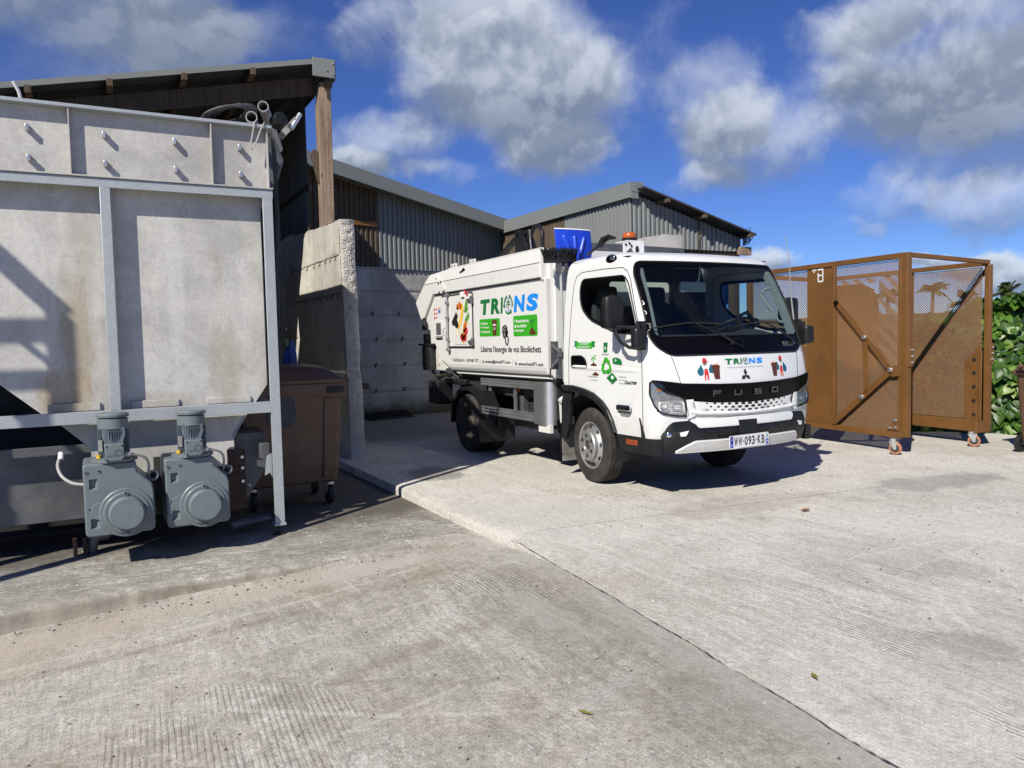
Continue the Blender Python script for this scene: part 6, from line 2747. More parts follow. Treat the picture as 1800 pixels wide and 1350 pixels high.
def recycle(mb, fn, cx_, cz_, r, asp=1.0):
    """Three bent arrows chasing each other round a triangle."""
    A = [((-.62, -.62), (-.98, -.02), (-.62, .60), (-.22, .38), (-.44, -.02), (-.18, -.42)),
         ((-.70, .66), (-.34, 1.22), (-.12, 1.12), (.02, .76), (-.30, .30)),
         ]
    base = [(-.52, .10), (-.16, .72), (.16, .72), (.34, .42), (.50, .54), (.36, -.10), (-.10, .16), (.06, .26), (-.02, .42), (-.30, -.04)]
    tri = [[(-.86, .02), (-.46, .70), (-.14, .52), (-.30, .24)], [(-.46, .70), (-.06, .98), (.20, .98), (-.14, .52)]]
    for k in range(3):
        a = radians(120 * k)
        c_, s_ = cos(a), sin(a)
        for q in ([(-.30, .98), (.22, .98), (.46, .60), (.12, .40), (.02, .58), (-.10, .58)],
                  [(.62, .78), (.56, .20), (.02, .40)], [(-.30, .98), (-.62, .44), (-.36, .28), (-.10, .58)]):
            mb.poly([fn(cx_ + r * asp * (x * c_ - y * s_), cz_ + r * (x * s_ + y * c_)) for x, y in reversed(q)])


def worker(px_, z0, z1, s, fn, parent):
    """Flat print: worker in red cap and trousers with teal sacks beside a brown bin."""
    H_ = z1 - z0
    P = lambda a, b: (px_ + s * a * H_, z0 + b * H_)
    parts = {}

    def add(m, pts, lift=0.0):
        q = parts.setdefault(m.name, (m, MB(), lift))
        q[1].poly([fn(*P(*p), .003 + lift) for p in pts])
    add(M_PTEAL, [(-.42, .30), (-.30, .20), (-.16, .26), (-.12, .46), (-.20, .58), (-.17, .66), (-.26, .62), (-.30, .56), (-.42, .44)])
    add(M_PTEAL, [(.14, .34), (.30, .30), (.38, .42), (.30, .58), (.34, .66), (.22, .66), (.20, .58), (.12, .48)], .0)
    add(M_PWHITE, [(-.12, .38), (.10, .38), (.14, .55), (.08, .64), (-.08, .64), (-.16, .55)], .0006)
    add(M_PRED, [(-.08, .50), (.06, .50), (.09, .30), (.09, .04), (.02, .04), (.0, .26), (-.04, .26), (-.06, .03), (-.12, .03), (-.11, .3)], .0012)
    add(M_PSKIN, ellipse(-.03, .72, .085, .10, 12), .0012)
    add(M_PRED, [(-.14, .76), (-.13, .88), (-.04, .95), (.05, .90), (.09, .80), (.16, .77), (.05, .775), (-.05, .79)], .0018)
    add(M_PWHITE, [(-.05, .67), (.02, .68), (.01, .65), (-.03, .645)], .0024)
    add(M_PBROWN, [(.36, .06), (.62, .06), (.66, .54), (.30, .54)], .0018)
    add(M_PBROWN, [(.27, .54), (.69, .54), (.69, .60), (.62, .63), (.34, .63), (.27, .60)], .0018)
    add(M_PORANGE, [(.36, .63), (.42, .68), (.50, .66), (.58, .69), (.62, .63)], .0018)
    for k in range(3):
        a = radians(90 + 120 * k)
        add(M_PWHITE, [(.48 + .09 * cos(a) + .04 * cos(a + 2), .31 + .09 * sin(a) + .04 * sin(a + 2)), (.48 + .10 * cos(a + .5), .31 + .10 * sin(a + .5)), (.48 + .04 * cos(a), .31 + .04 * sin(a))], .0026)
    for m, q, l in parts.values():
        q.build('worker_print', m, parent, smooth=None)


F3 = lambda x, z, off=.003: FRONT(x, z, off)
worker(-.475, 1.065, 1.285, 1, F3, truck)
worker(.475, 1.065, 1.280, -1, F3, truck)
mb = MB()
mb.tube([FRONT(x, z, .001) for x, z in rounded([(.60, 1.36), (.80, 1.362), (.80, 1.402), (.60, 1.40)], .008, 2)], .0022, 4, closed=True)
put_text(mb, '7C15', .615, .785, 1.368, 1.393, FD(.001), bold=.01, shear=.1)
mb.build('model_print', M_PGREY, truck)

# ------------- wipers
for (hx, hz, tx, tz, ex) in ((-.13, 1.40, -.50, 1.585, -.93), (.74, 1.40, .36, 1.585, -.06)):
    mb = MB()
    mb.lathe([(0, .03), (.016, .028), (.024, .01), (.024, -.01)], FRONT(hx, hz, .002), (0, -1, .2), 14)
    mb.tube([FRONT(hx + (tx - hx) * k / 6, hz + (tz - hz) * k / 6, .028 + .012 * sin(pi * k / 6)) for k in range(7)], [.013, .012, .010, .009, .008, .007, .006], 6)
    arm_ = mb.build('wiper', M_BLACK, truck)
    mb = MB()
    mb.tube([FRONT(tx + (ex - tx) * (k / 10) + (.33 * (1 - k / 10) * 0), 1.590 - .045 * (k / 10) ** 1.5, .014) for k in range(11)], .007, 6)
    mb.tube([FRONT(tx + .30 * k / 6, 1.590 - .012 * k / 6, .014) for k in range(7)], .007, 6)
    mb.build('wiper_blade', M_RUBBER, arm_)
    mb = MB()
    mb.tube([FRONT(hx + .02, hz - .005, .03), FRONT(hx + .09, hz - .05, .04), FRONT(hx + .11, hz + .02, .04), FRONT(hx + .03, hz + .03, .03)], .005, 5)
    mb.build('washer_hose', M_BLACK, arm_)

# ------------- mirrors
def mirror(s):
    # mirror heads stand off the front corner of the door
    bx0 = TX + s * (1.0)
    mb = MB()
    c = V((TX + s * 1.145, 5.80, 1.705))

    def head(u, v):
        a = 2 * pi * u
        b = -1 + 2 * v
        ex = .5
        ca, sa = cos(a), sin(a)
        x = math.copysign(abs(ca) ** .55, ca) * .108
        y = math.copysign(abs(sa) ** .6, sa) * .055
        if sa < 0:
            y *= 1.0
        f = (1 - abs(b) ** 6) ** .4
        return c + V((x * (.86 + .14 * f) * (f ** .3 if f > 0 else .0), y * (f ** .5 if f > 0 else 0) + .012, b * .158))
    mb.grid(head, 36, 26, closed_u=True)
    m0 = mb.build('mirror', M_BLACK, truck, smooth=50)
    mb = MB()
    mb.poly([c + V((a, .07, b)) for a, b in rounded([(-.10, -.14), (.10, -.14), (.10, .14), (-.10, .14)], .03, 3)])
    mb.build('mirror_glass', M_CHROME, m0, smooth=None)
    mb = MB()
    c2 = V((TX + s * 1.085, 5.52, 1.465))

    def head2(u, v):
        a = 2 * pi * u
        b = -1 + 2 * v
        ca, sa = cos(a), sin(a)
        x = math.copysign(abs(ca) ** .6, ca) * .062
        y = math.copysign(abs(sa) ** .6, sa) * .05
        f = (1 - abs(b) ** 5) ** .4
        return c2 + V((x * (f ** .4 if f > 0 else 0), y * (f ** .5 if f > 0 else 0), b * .095))
    mb.grid(head2, 28, 18, closed_u=True)
    mb.build('wide_angle_mirror', M_BLACK, truck, smooth=50)
    mb = MB()
    mb.tube([(TX + s * 1.145, 5.78, 1.57), (TX + s * 1.15, 5.76, 1.50), (TX + s * 1.14, 5.70, 1.43), (TX + s * 1.11, 5.62, 1.385), (TX + s * 1.07, 5.56, 1.375), (TX + s * .985, 5.56, 1.40)], .017, 8)
    mb.tube([(TX + s * 1.14, 5.78, 1.575), (TX + s * 1.12, 5.68, 1.57), (TX + s * 1.08, 5.58, 1.565), (TX + s * .985, 5.62, 1.57)], .014, 8)
    mb.tube([(TX + s * 1.06, 5.56, 1.60), (TX + s * 1.06, 5.55, 1.37)], .026, 10)
    mb.box(min(TX + s * .975, TX + s * 1.02), max(TX + s * .975, TX + s * 1.02), 5.54, 5.63, 1.36, 1.62)
    mb.build('mirror_arm', M_BLACK, truck)


mirror(-1)
mirror(1)
# antenna
mb = MB()
mb.tube([(TX + 1.0, 5.62, 1.62), (TX + .93, 5.60, 1.90), (TX + .86, 5.55, 2.18), (TX + .77, 5.52, 2.45)], [.010, .007, .005, .003], 7)
mb.build('antenna', M_ZINC, truck)
# roof marker lamp
mb = MB()
mb.sphere((TX - .915, 6.14, 2.235), .06, 16, 10, (.35, 1.5, .75))
rl = mb.build('roof_lamp', M_GLOSSBLK, truck)
mb = MB()
mb.sphere((TX - .935, 6.10, 2.245), .035, 12, 8, (.3, 1.1, .7))
mb.build('roof_lamp_lens', M_CHROME, rl)
# beacon on its white bracket, cross bar on the roof
mb = MB()
mb.prism([(TX - .62, 6.34, 2.31), (TX - .62, 6.34, 2.42), (TX - .55, 6.34, 2.45), (TX - .36, 6.34, 2.45), (TX - .36, 6.34, 2.31), (TX - .47, 6.34, 2.31), (TX - .52, 6.34, 2.39)], (0, .008, 0))
mb.prism([(TX - .36, 6.345, 2.31), (TX - .36, 6.345, 2.451), (TX - .36, 6.55, 2.451), (TX - .36, 6.55, 2.31)], (.008, 0, 0))
mb.box(TX - .56, TX - .36, 6.348, 6.55, 2.452, 2.458)
bk = mb.build('beacon_bracket', M_WHITE, truck, smooth=None)
mb = MB()
for a, b in ((-.59, 2.41), (-.545, 2.425), (-.52, 2.40)):
    mb.cyl((TX + a, 6.338, b), (TX + a, 6.334, b), .013, n=10)
mb.prism([(TX - .449 + a, 6.337, 2.36 + b) for a, b in ellipse(0, 0, .022, .045, 14)], (0, -.003, 0))
mb.build('bracket_hole', M_RUBBER, bk, smooth=None)
mb = MB()
mb.lathe([(.075, 0), (.08, .03), (.07, .035), (.0, .036)], (TX - .46, 6.45, 2.459), (0, 0, 1), 24)
bc = mb.build('beacon_base', M_BLACK, truck)
mb = MB()
mb.lathe([(.068, .0), (.072, .012), (.070, .045), (.055, .058), (0, .062)], (TX - .46, 6.45, 2.490), (0, 0, 1), 24)
mb.build('beacon_lens', M_AMBER, bc, smooth=50)
mb = MB()
for k in range(5):
    mb.tube([(TX - .56 - .02 * k, 6.55, 2.50), (TX - .63, 6.58 + .02 * k, 2.53 - .015 * k), (TX - .70, 6.6, 2.50 - .02 * k), (TX - .72, 6.65, 2.42), (TX - .80, 6.72, 2.34)], .014, 6)
mb.build('beacon_cable', M_BLACK, truck)
mb = MB()
mb.prism([(TX - .34, 6.60, 2.33), (TX + .28, 6.60, 2.40), (TX + .34, 6.60, 2.40), (TX + .42, 6.60, 2.33), (TX + .36, 6.60, 2.325), (TX + .29, 6.60, 2.365), (TX - .34, 6.60, 2.325)], (0, .22, 0))
mb.build('roof_plate', M_CHASSIS, truck, smooth=None, bevel=.005)
mb = MB()
mb.tube([(TX - .34, 6.72, 2.345), (TX + .9, 6.75, 2.37)], .022, 8)
mb.build('roof_bar', M_CHASSIS, truck)

# ------------- wheels
def wheel(cx_, cy_, s, steer, dual, name='wheel'):
    R_, Wd = .385, .205
    axis = V((s * cos(steer), -s * sin(steer) * s, 0))
    axis = V((s * cos(steer), sin(steer), 0)).normalized()
    c = V((cx_, cy_, R_ - .004))
    mb = MB()
    tp = [(.232, -Wd * .42), (.255, -Wd * .47), (.31, -Wd * .50), (.345, -Wd * .49), (.368, -Wd * .455), (.380, -Wd * .40)]
    grooves = []
    for g0 in (-.062, -.022, .022, .062):
        grooves += [(.3845, g0 - .006), (.376, g0 - .004), (.376, g0 + .004), (.3845, g0 + .006)]
    tp = tp + grooves + [(r, -t) for r, t in reversed(tp)]
    mb.lathe(tp, c, axis, 72)
    w = mb.build(name, M_TYRE, truck, smooth=35)
    # outer rim
    t0 = Wd * .5
    mb = MB()
    if not dual:
        mb.lathe([(.236, t0 - .020), (.243, t0 - .006), (.238, t0 - .002), (.228, t0 - .008), (.222, t0 - .03), (.214, t0 - .052), (.190, t0 - .030), (.160, t0 - .004),
                  (.158, t0 + .030), (.150, t0 + .040), (.06, t0 + .040), (.055, t0 + .034), (.052, t0 - .01), (0, t0 - .01)], c, axis, 60)
        mb.build('wheel_rim', M_WHEEL, w, smooth=30)
        u_ = axis.orthogonal().normalized()
        v_ = axis.cross(u_)
        mb = MB()
        for k in range(6):
            a = 2 * pi * k / 6 + .3
            p = c + (u_ * cos(a) + v_ * sin(a)) * .104 + axis * (t0 + .0405)
            mb.cyl(p, p + axis * .001, .0205, n=14)
        for k in range(8):
            a = 2 * pi * k / 8 + .1
            d = (u_ * cos(a) + v_ * sin(a))
            e = axis.cross(d)
            p = c + d * .186 + axis * (t0 - .024)
            nn = (axis * .8 + d * .6).normalized()
            f = e.cross(nn)
            pts = [p + e * (.022 * cos(q)) + f * (.016 * sin(q)) + nn * .004 for q in [2 * pi * i / 12 for i in range(12)]]
            mb.poly(pts)
        mb.cyl(c + axis * (t0 - .008), c + axis * (t0 - .006), .050, n=20)
        mb.build('wheel_hole', M_RUBBER, w, smooth=None)
        mb = MB()
        for k in range(6):
            a = 2 * pi * k / 6 + .3
            p = c + (u_ * cos(a) + v_ * sin(a)) * .104 + axis * (t0 + .038)
            mb.cyl(p, p + axis * .012, .012, n=6)
        mb.lathe([(.03, 0), (.03, .03), (.02, .04), (0, .042)], c + axis * (t0 - .008), axis, 14)
        mb.build('wheel_nut', M_HUBDARK, w)
    else:
        mb.lathe([(.236, t0 - .020), (.243, t0 - .006), (.238, t0 - .002), (.226, t0 - .008), (.220, t0 - .04), (.212, t0 - .11), (.15, t0 - .14), (.09, t0 - .135), (.085, t0 - .06), (.07, t0 - .05), (0, t0 - .05)], c, axis, 48)
        mb.build('wheel_rim', M_HUBDARK, w, smooth=30)
    return w


ST = radians(5)
wheel(TX - .832, TY, -1, ST, False)
wheel(TX + .832, TY, 1, -ST, False)
for s in (-1, 1):
    wheel(TX + s * .915, 9.32, s, 0, True)
    wheel(TX + s * .675, 9.32, s, 0, True)
# flattened shadowy contact: small wedge of rubber under the front right tyre is left to the light

# ------------- chassis
for s in (-1, 1):
    mb = MB()
    mb.box(TX + s * .42 - .03, TX + s * .42 + .03, 5.5, 10.3, .58, .78)
    mb.build('chassis_rail', M_CHASSIS, truck)
mb = MB()
mb.cyl((TX - .70, 9.32, .385), (TX + .70, 9.32, .385), .06, n=12)
mb.sphere((TX, 9.32, .39), .17, 14, 10)
mb.cyl((TX - .75, 6.52, .36), (TX + .75, 6.52, .36), .05, n=10)
mb.build('axle', M_CHASSIS, truck)
mb = MB()
mb.box(TX - .85, TX - .45, 7.6, 8.3, .42, .74)
mb.build('battery_box', M_CHASSIS, truck, bevel=.02)
mb = MB()
mb.box(TX + .45, TX + .9, 7.3, 8.4, .40, .78)
mb.build('fuel_tank', M_CHASSIS, truck, bevel=.02)
mb = MB()
mb.cyl((TX - .60, 7.7, .82), (TX - .60, 8.85, .84), .05, n=14)
mb.build('exhaust_pipe', M_PVC, truck)
mb = MB()
mb.prism([(TX - .93, 8.35, .93), (TX - .93, 8.02, .90), (TX - .93, 8.05, .72), (TX - .93, 8.2, .80), (TX - .93, 8.38, .80)], (.05, 0, 0))
mb.build('step_plate', M_CHASSIS, truck)
mb = MB()
mb.sphere((TX - .93, 8.02, .885), .03, 10, 8, (.5, 1, .8))
mb.build('side_marker', M_AMBER, truck)
mb = MB()
mb.box(TX - .92, TX - .6, 7.95, 8.10, .55, .82)
mb.build('grey_unit', M_DARKTANK, truck, bevel=.01)
mb = MB()
mb.lathe([(.03, 0), (.07, .01), (.07, .06), (.05, .08), (.05, .14)], (TX - .93, 7.05, .86), (.3, -.2, -.6), 14)
mb.prism([(TX - .95, 7.10, .80), (TX - .95, 6.98, .80), (TX - .95, 6.96, .56), (TX - .95, 7.08, .56)], (.12, 0, 0))
mb.build('air_filter', M_PIPE_WHITE, truck, bevel=.01)
mb = MB()
for k in range(6):
    y = 7.1 + .08 * k
    mb.tube([(TX - .62, y, .95), (TX - .65 + .02 * k, y - .02, .72), (TX - .6, y + .02, .5)], .016, 6)
mb.build('hose_bundle', M_CHASSIS, truck)
# side guard in aluminium
for z0, z1 in ((.91, 1.0), (.545, .645)):
    mb = MB()
    x = 4.352
    h = z1 - z0
    pf = [(0, 0), (0, .22), (.008, .26), (.008, .36), (0, .40), (0, .60), (.008, .64), (.008, .74), (0, .78), (0, 1.0)]
    pol = [(x + a, z0 + b * h) for a, b in pf] + [(x + .028, z1), (x + .028, z0)]
    mb.prism([(a, 7.50, b) for a, b in pol], (0, 1.37, 0))
    mb.build('side_guard_rail', M_ALU, truck, smooth=None)
mb = MB()


def endp(u, v):
    a = radians(-90 + 100 * u) if True else 0
    if u < .5:
        t = u / .5
        return V((4.350, 7.515 - .20 * t, .525 + .48 * v))
    t = (u - .5) / .5
    ang = radians(100) * t
    return V((4.350 + .10 * (1 - cos(ang)), 7.315 - .10 * sin(ang), .525 + .48 * v))


mb.grid(endp, 24, 4)
mb.build('side_guard_end', M_ALU, truck, smooth=60)
for y in (8.68, 8.02):
    mb = MB()
    mb.box(4.383, 4.40, y - .03, y + .03, .64, .915)
    mb.build('guard_bracket', M_ALU, truck)
mb = MB()
mb.box(4.40, 4.9, 7.50, 7.56, .55, .98)
mb.box(4.37, 4.41, 7.2, 7.45, .44, .53)
mb.build('guard_stay', M_PIPE_WHITE, truck)
# rear mudguards and boxes
for s in (-1, 1):
    mb = MB()

    def mg(u, v, s=s):
        a = radians(-5 + 190 * u)
        r = .475
        y = 9.32 - r * cos(a) * 1.12
        z = .39 + r * sin(a) * (1.02)
        if u > .9:
            pass
        return V((TX + s * (1.015 - .50 * v), y, z))
    mb.grid(mg, 28, 2)

    def mgs(u, v, s=s):
        a = radians(-5 + 190 * u)
        r = .475 - .055 * v
        return V((TX + s * 1.015, 9.32 - r * cos(a) * 1.12, .39 + r * sin(a) * 1.02))
    mb.grid(mgs, 28, 1)
    mb.build('rear_mudguard', M_BLACK, truck, smooth=50)
    mb = MB()
    mb.prism([(TX + s * 1.01, 8.82, .84), (TX + s * 1.01, 8.55, .84), (TX + s * 1.01, 8.40, .62), (TX + s * 1.01, 8.42, .40), (TX + s * 1.01, 8.78, .38)], (-s * .02, 0, 0))
    mb.build('mudguard_panel', M_BLACK, truck, smooth=None)
    mb = MB()
    mb.box(TX + s * .98 - .25, TX + s * .98 + .25 if s < 0 else TX + s * .98 + .02, 8.50, 8.515, .22, .5)
    mb.build('mud_flap', M_BLACK, truck)
    mb = MB()
    mb.box(TX + s * .98 - .20, TX + s * .98 + .04, 9.90, 10.24, .60, .93)
    bx1 = mb.build('rear_box', M_BLACK, truck, bevel=.02, segs=3)
    mb = MB()
    mb.box(TX + s * .985 + s * .035 - .003, TX + s * .985 + s * .035 + .003, 9.96, 10.16, .74, .90)
    mb.build('box_hatch', M_CHASSIS, bx1, bevel=.008)
    mb = MB()
    mb.box(TX + s * .99 - .06, TX + s * .99 + .03, 9.30, 9.95, .885, .96)
    mb.build('box_rail', M_BLACK, truck, bevel=.015)
    mb = MB()
    mb.tube([(TX + s * .9, 9.75, .96), (TX + s * .95, 9.85, 1.04), (TX + s * .92, 10.05, .99), (TX + s * .9, 10.4, 1.02)], .03, 8)
    mb.build('rear_hose', M_CHASSIS, truck)

# ------------- refuse body
BX = TX - 1.05
BXR = TX + 1.05
main = [(7.14, 1.155), (9.86, 1.155), (10.05, 1.22), (10.62, 1.86), (10.62, 2.13), (7.14, 2.13)]
mb = MB()
for s in (-1, 1):
    x = TX + s * 1.05
    q = [(x, y, z) for y, z in main]
    mb = MB()
    mb.prism(q, (-s * .05, 0, 0))
    mb.build('body_side', M_BODY, truck, smooth=None, bevel=.008)
# lower curved flank
for s in (-1, 1):
    mb = MB()
    prof = [(1.05, 1.157), (1.046, 1.13), (1.03, 1.10), (1.02, 1.085)]
    pr2 = [(1.02, 1.085), (.985, 1.035), (.93, 1.01)]

    def fl_(u, v, s=s, prof=prof):
        k = v * (len(prof) - 1)
        i = min(int(k), len(prof) - 2)
        f = k - i
        o = prof[i][0] + (prof[i + 1][0] - prof[i][0]) * f
        z = prof[i][1] + (prof[i + 1][1] - prof[i][1]) * f
        return V((TX + s * o, 7.14 + (2.72 - .16 * v) * u, z))
    mb.grid(fl_, 4, 6)
    mb.build('body_flank', M_BODY, truck, smooth=60)
    mb = MB()
    pp = pr2

    def fl2(u, v, s=s):
        k = v * 2
        i = min(int(k), 1)
        f = k - i
        o = pp[i][0] + (pp[i + 1][0] - pp[i][0]) * f
        z = pp[i][1] + (pp[i + 1][1] - pp[i][1]) * f
        return V((TX + s * o, 7.10 + (2.60 - .22 * v) * u, z))
    mb.grid(fl2, 4, 4)
    mb.build('body_underedge', M_DARKTANK, truck, smooth=60)
mb = MB()
mb.prism([(TX - 1.0, 7.14, 1.04), (TX - 1.0, 9.6, 1.04), (TX - 1.0, 10.1, 1.22), (TX - 1.0, 10.60, 1.86), (TX - 1.0, 10.6, 2.3), (TX - 1.0, 7.14, 2.3)], (2.0, 0, 0))
mb.build('body_core', M_BODY, truck, smooth=None)
mb = MB()
mb.box(TX - .9, TX + .9, 7.2, 9.7, .80, 1.035)
mb.build('body_subframe', M_CHASSIS, truck)
# front bulkhead, set in from the sides
mb = MB()
mb.box(TX - .97, TX + .97, 7.10, 7.139, 1.05, 2.30)
mb.build('body_front', M_BODY, truck, bevel=.01)
mb = MB()
for s in (-1, 1):
    x = TX + s * 1.052
    mb.box(min(x, x - s * .02), max(x, x - s * .02), 7.135, 7.165, 1.10, 2.128)
mb.build('body_front_edge', M_BODY, truck)
# upper box with overhanging sides; back end slopes down to the tailgate nose
upp = [(7.205, 2.145), (10.20, 2.145), (10.56, 1.86), (10.72, 1.80), (10.90, 2.05), (10.42, 2.40), (9.70, 2.425), (7.205, 2.44)]
for s in (-1, 1):
    x = TX + s * 1.09
    mb = MB()
    low_ = [(7.205, 2.145), (10.20, 2.145), (10.53, 1.83), (10.66, 1.80), (10.86, 2.06), (10.52, 2.30), (7.205, 2.302)]
    mb.prism([(x, y, z) for y, z in low_], (-s * .12, 0, 0))
    mb.build('upper_side', M_BODY, truck, smooth=None, bevel=.008)
    mb = MB()
    q = [V((x, 7.205, 2.305)), V((x, 10.52, 2.303)), V((x - s * .03, 10.36, 2.43)), V((x - s * .03, 9.74, 2.455)), V((x - s * .03, 7.205, 2.455))]
    mb.prism(q, (-s * .05, 0, 0))
    mb.build('top_side', M_BODY, truck, smooth=None, bevel=.004)
    gapline('body_seam', [(x + s * .0005, y, 2.3035) for y in (7.21, 8.3, 9.4, 10.5)], .0035, m=M_PGREY)
    mb = MB()
    mb.box(min(x - s * .03, x - s * .07), max(x - s * .03, x - s * .07), 7.22, 9.70, 2.456, 2.468)
    mb.build('top_edge', M_BODY, truck)
    for k, y in enumerate((9.52, 8.95)):
        mb = MB()
        mb.box(min(x - s * .028, x - s * .05), max(x - s * .028, x - s * .05), y - .085, y + .085, 2.44, 2.515)
        tb = mb.build('top_lug', M_BODY, truck, bevel=.003)
        mb = MB()
        for dy in (-.045, .045):
            mb.cyl((x - s * .026, y + dy, 2.485), (x - s * .024, y + dy, 2.485), .011, n=8)
        mb.build('lug_hole', M_RUBBER, tb)
    # latch plates
    mb = MB()
    lp = [(9.98, 2.30), (9.86, 2.32), (9.74, 2.19), (9.80, 2.14), (9.93, 2.14), (9.95, 2.20)]
    mb.prism([(x + s * .004, y, z) for y, z in lp], (s * .008, 0, 0))
    la = mb.build('latch_plate', M_BODY, truck, smooth=None)
    mb = MB()
    for y, z in ((9.94, 2.285), (9.86, 2.295), (9.92, 2.155), (9.79, 2.155)):
        mb.cyl((x + s * .012, y, z), (x + s * .020, y, z), .017, n=10)
    mb.build('latch_bolt', M_RUBBER, la)
    mb = MB()
    mb.prism([(x - s * .012, y, z) for y, z in ((10.10, 2.40), (10.04, 2.41), (9.98, 2.32), (10.03, 2.31))], (s * .008, 0, 0))
    mb.cyl((x - s * .01, 10.07, 2.375), (x + s * .006, 10.07, 2.375), .018, n=10)
    mb.build('latch_plate', M_BODY, truck, smooth=None)
    mb = MB()
    mb.beam((x - s * .002, 9.27, 2.375), (x - s * .008, 9.13, 2.405), .012, .012)
    mb.beam((x - s * .008, 9.20, 2.395), (x - s * .012, 9.17, 2.425), .012, .012)
    mb.build('lifting_bracket', M_GLOSSBLK, truck)
mb = MB()
mb.prism([(TX - 1.02, 7.21, 2.30), (TX - 1.02, 10.5, 2.30), (TX - 1.02, 10.34, 2.42), (TX - 1.02, 9.74, 2.44), (TX - 1.02, 7.21, 2.44)], (2.04, 0, 0))
mb.build('body_roof', M_BODY, truck, smooth=None)
mb = MB()
mb.box(TX - 1.08, TX + 1.08, 7.19, 7.204, 2.12, 2.45)
mb.build('roof_front_plate', M_BODY, truck)
mb = MB()
mb.prism([(TX - 1.04, 10.5, 1.82), (TX - 1.04, 10.86, 2.05), (TX - 1.04, 10.5, 2.3)], (2.08, 0, 0))
mb.prism([(TX - 1.0, 10.1, 1.22), (TX - 1.0, 10.35, 1.22), (TX - 1.0, 10.75, 1.8), (TX - 1.0, 10.6, 1.86)], (2.0, 0, 0))
mb.build('tailgate', M_BODY, truck, smooth=None)
# tail lamp frame and lifting gear at the rear
mb = MB()
mb.box(TX - 1.10, TX - .95, 10.32, 10.62, 1.06, 1.42)
mb.build('tail_lamp_box', M_CHASSIS, truck, bevel=.01)
mb = MB()
mb.box(TX - 1.12, TX - .85, 10.25, 10.72, 1.42, 1.45)
mb.box(TX - 1.115, TX - 1.10, 10.34, 10.60, 1.10, 1.40)
mb.build('tail_lamp_frame', M_BLACK, truck, bevel=.004)
mb = MB()
mb.prism([(TX - 1.02, 10.30, 1.40), (TX - 1.02, 10.16, 1.40), (TX - 1.02, 9.95, 1.10), (TX - 1.02, 9.97, 1.07), (TX - 1.02, 10.30, 1.07)], (.05, 0, 0))
mb.cyl((TX - 1.03, 10.20, 1.18), (TX - 1.018, 10.20, 1.18), .045, n=14)
mb.build('tail_bracket', M_PIPE_WHITE, truck, smooth=None)
mb = MB()
for k in range(3):
    mb.tube([(TX - 1.0, 10.5, 1.05), (TX - 1.02 + .02 * k, 10.3, .98 - .02 * k), (TX - .98, 10.1, 1.0), (TX - .9, 9.9, 1.02)], .02, 7)
mb.build('rear_hose', M_CHASSIS, truck)
for z, y in ((1.72, 10.66), (1.52, 10.62)):
    mb = MB()
    mb.box(TX - 1.06, TX - .98, y - .06, y + .06, z - .07, z + .07)
    mb.build('rear_hinge', M_CHASSIS, truck, bevel=.015)

BS = lambda y, z, off=.003: V((BX - off, y, z))
D_ = lambda off=.003: (lambda u, v: V((BX - off, -u, v)))      # u grows to the front
# hatch with frame, hinges and food picture
mb = MB()
mb.box(BX - .012, BX - .001, 8.99, 9.735, 1.405, 2.085)
hatch = mb.build('hatch', M_BODY, truck, bevel=.004)
mb = MB()
for (y0, y1, z0, z1) in ((8.975, 9.75, 2.085, 2.105), (8.975, 9.75, 1.385, 1.405), (9.735, 9.755, 1.405, 2.085), (8.965, 8.985, 1.405, 2.085)):
    mb.box(BX - .010, BX, y0, y1, z0, z1)
mb.build('hatch_seal', M_RUBBER, hatch)
mb = MB()
mb.tube([(BX - .04, 9.715, 1.34), (BX - .04, 9.715, 2.12)], .012, 8)
mb.mi(1)
for z in (1.36, 1.50, 1.80, 2.0, 2.11):
    mb.box(BX - .055, BX, 9.69, 9.745, z - .018, z + .018)
mb.mi(0)
mb.box(BX - .03, BX, 9.70, 9.78, 1.355, 1.372)
mb.box(BX - .03, BX, 9.68, 9.80, 2.118, 2.132)
mb.build('lock_bar', [M_ZINC, M_PGREY], hatch, smooth=None)
for z in (1.46, 2.0):
    mb = MB()
    mb.box(BX - .035, BX - .001, 8.955, 9.08, z - .022, z + .022)
    mb.cyl((BX - .03, 8.955, z - .05), (BX - .03, 8.955, z + .05), .022, n=12)
    mb.build('hatch_hinge', M_DARKTANK, hatch, bevel=.003)
mb = MB()
mb.tube([(BX - .03, 9.15, 2.16), (BX - .04, 9.14, 2.13), (BX - .03, 9.11, 2.10)], .008, 7)
mb.box(BX - .035, BX - .01, 9.09, 9.125, 2.075, 2.105)
mb.build('red_stop_lever', M_PRED, hatch)
mb = MB()
mb.box(BX - .04, BX - .008, 9.19, 9.28, 2.05, 2.12)
mb.build('sensor_block', M_PWHITE, hatch, bevel=.004)
mb = MB()
mb.tube([(BX - .02, 9.80, 1.66), (BX - .06, 9.81, 1.65), (BX - .06, 9.82, 1.56), (BX - .02, 9.80, 1.55)], .008, 6)
mb.build('hatch_pull', M_ZINC, hatch)
rng = random.Random(12)
food = {}


def fd(m, pts, lift):
    q = food.setdefault(m.name + str(lift), (m, MB()))
    q[1].poly([V((BX - .0135 - lift, y, z)) for y, z in pts])


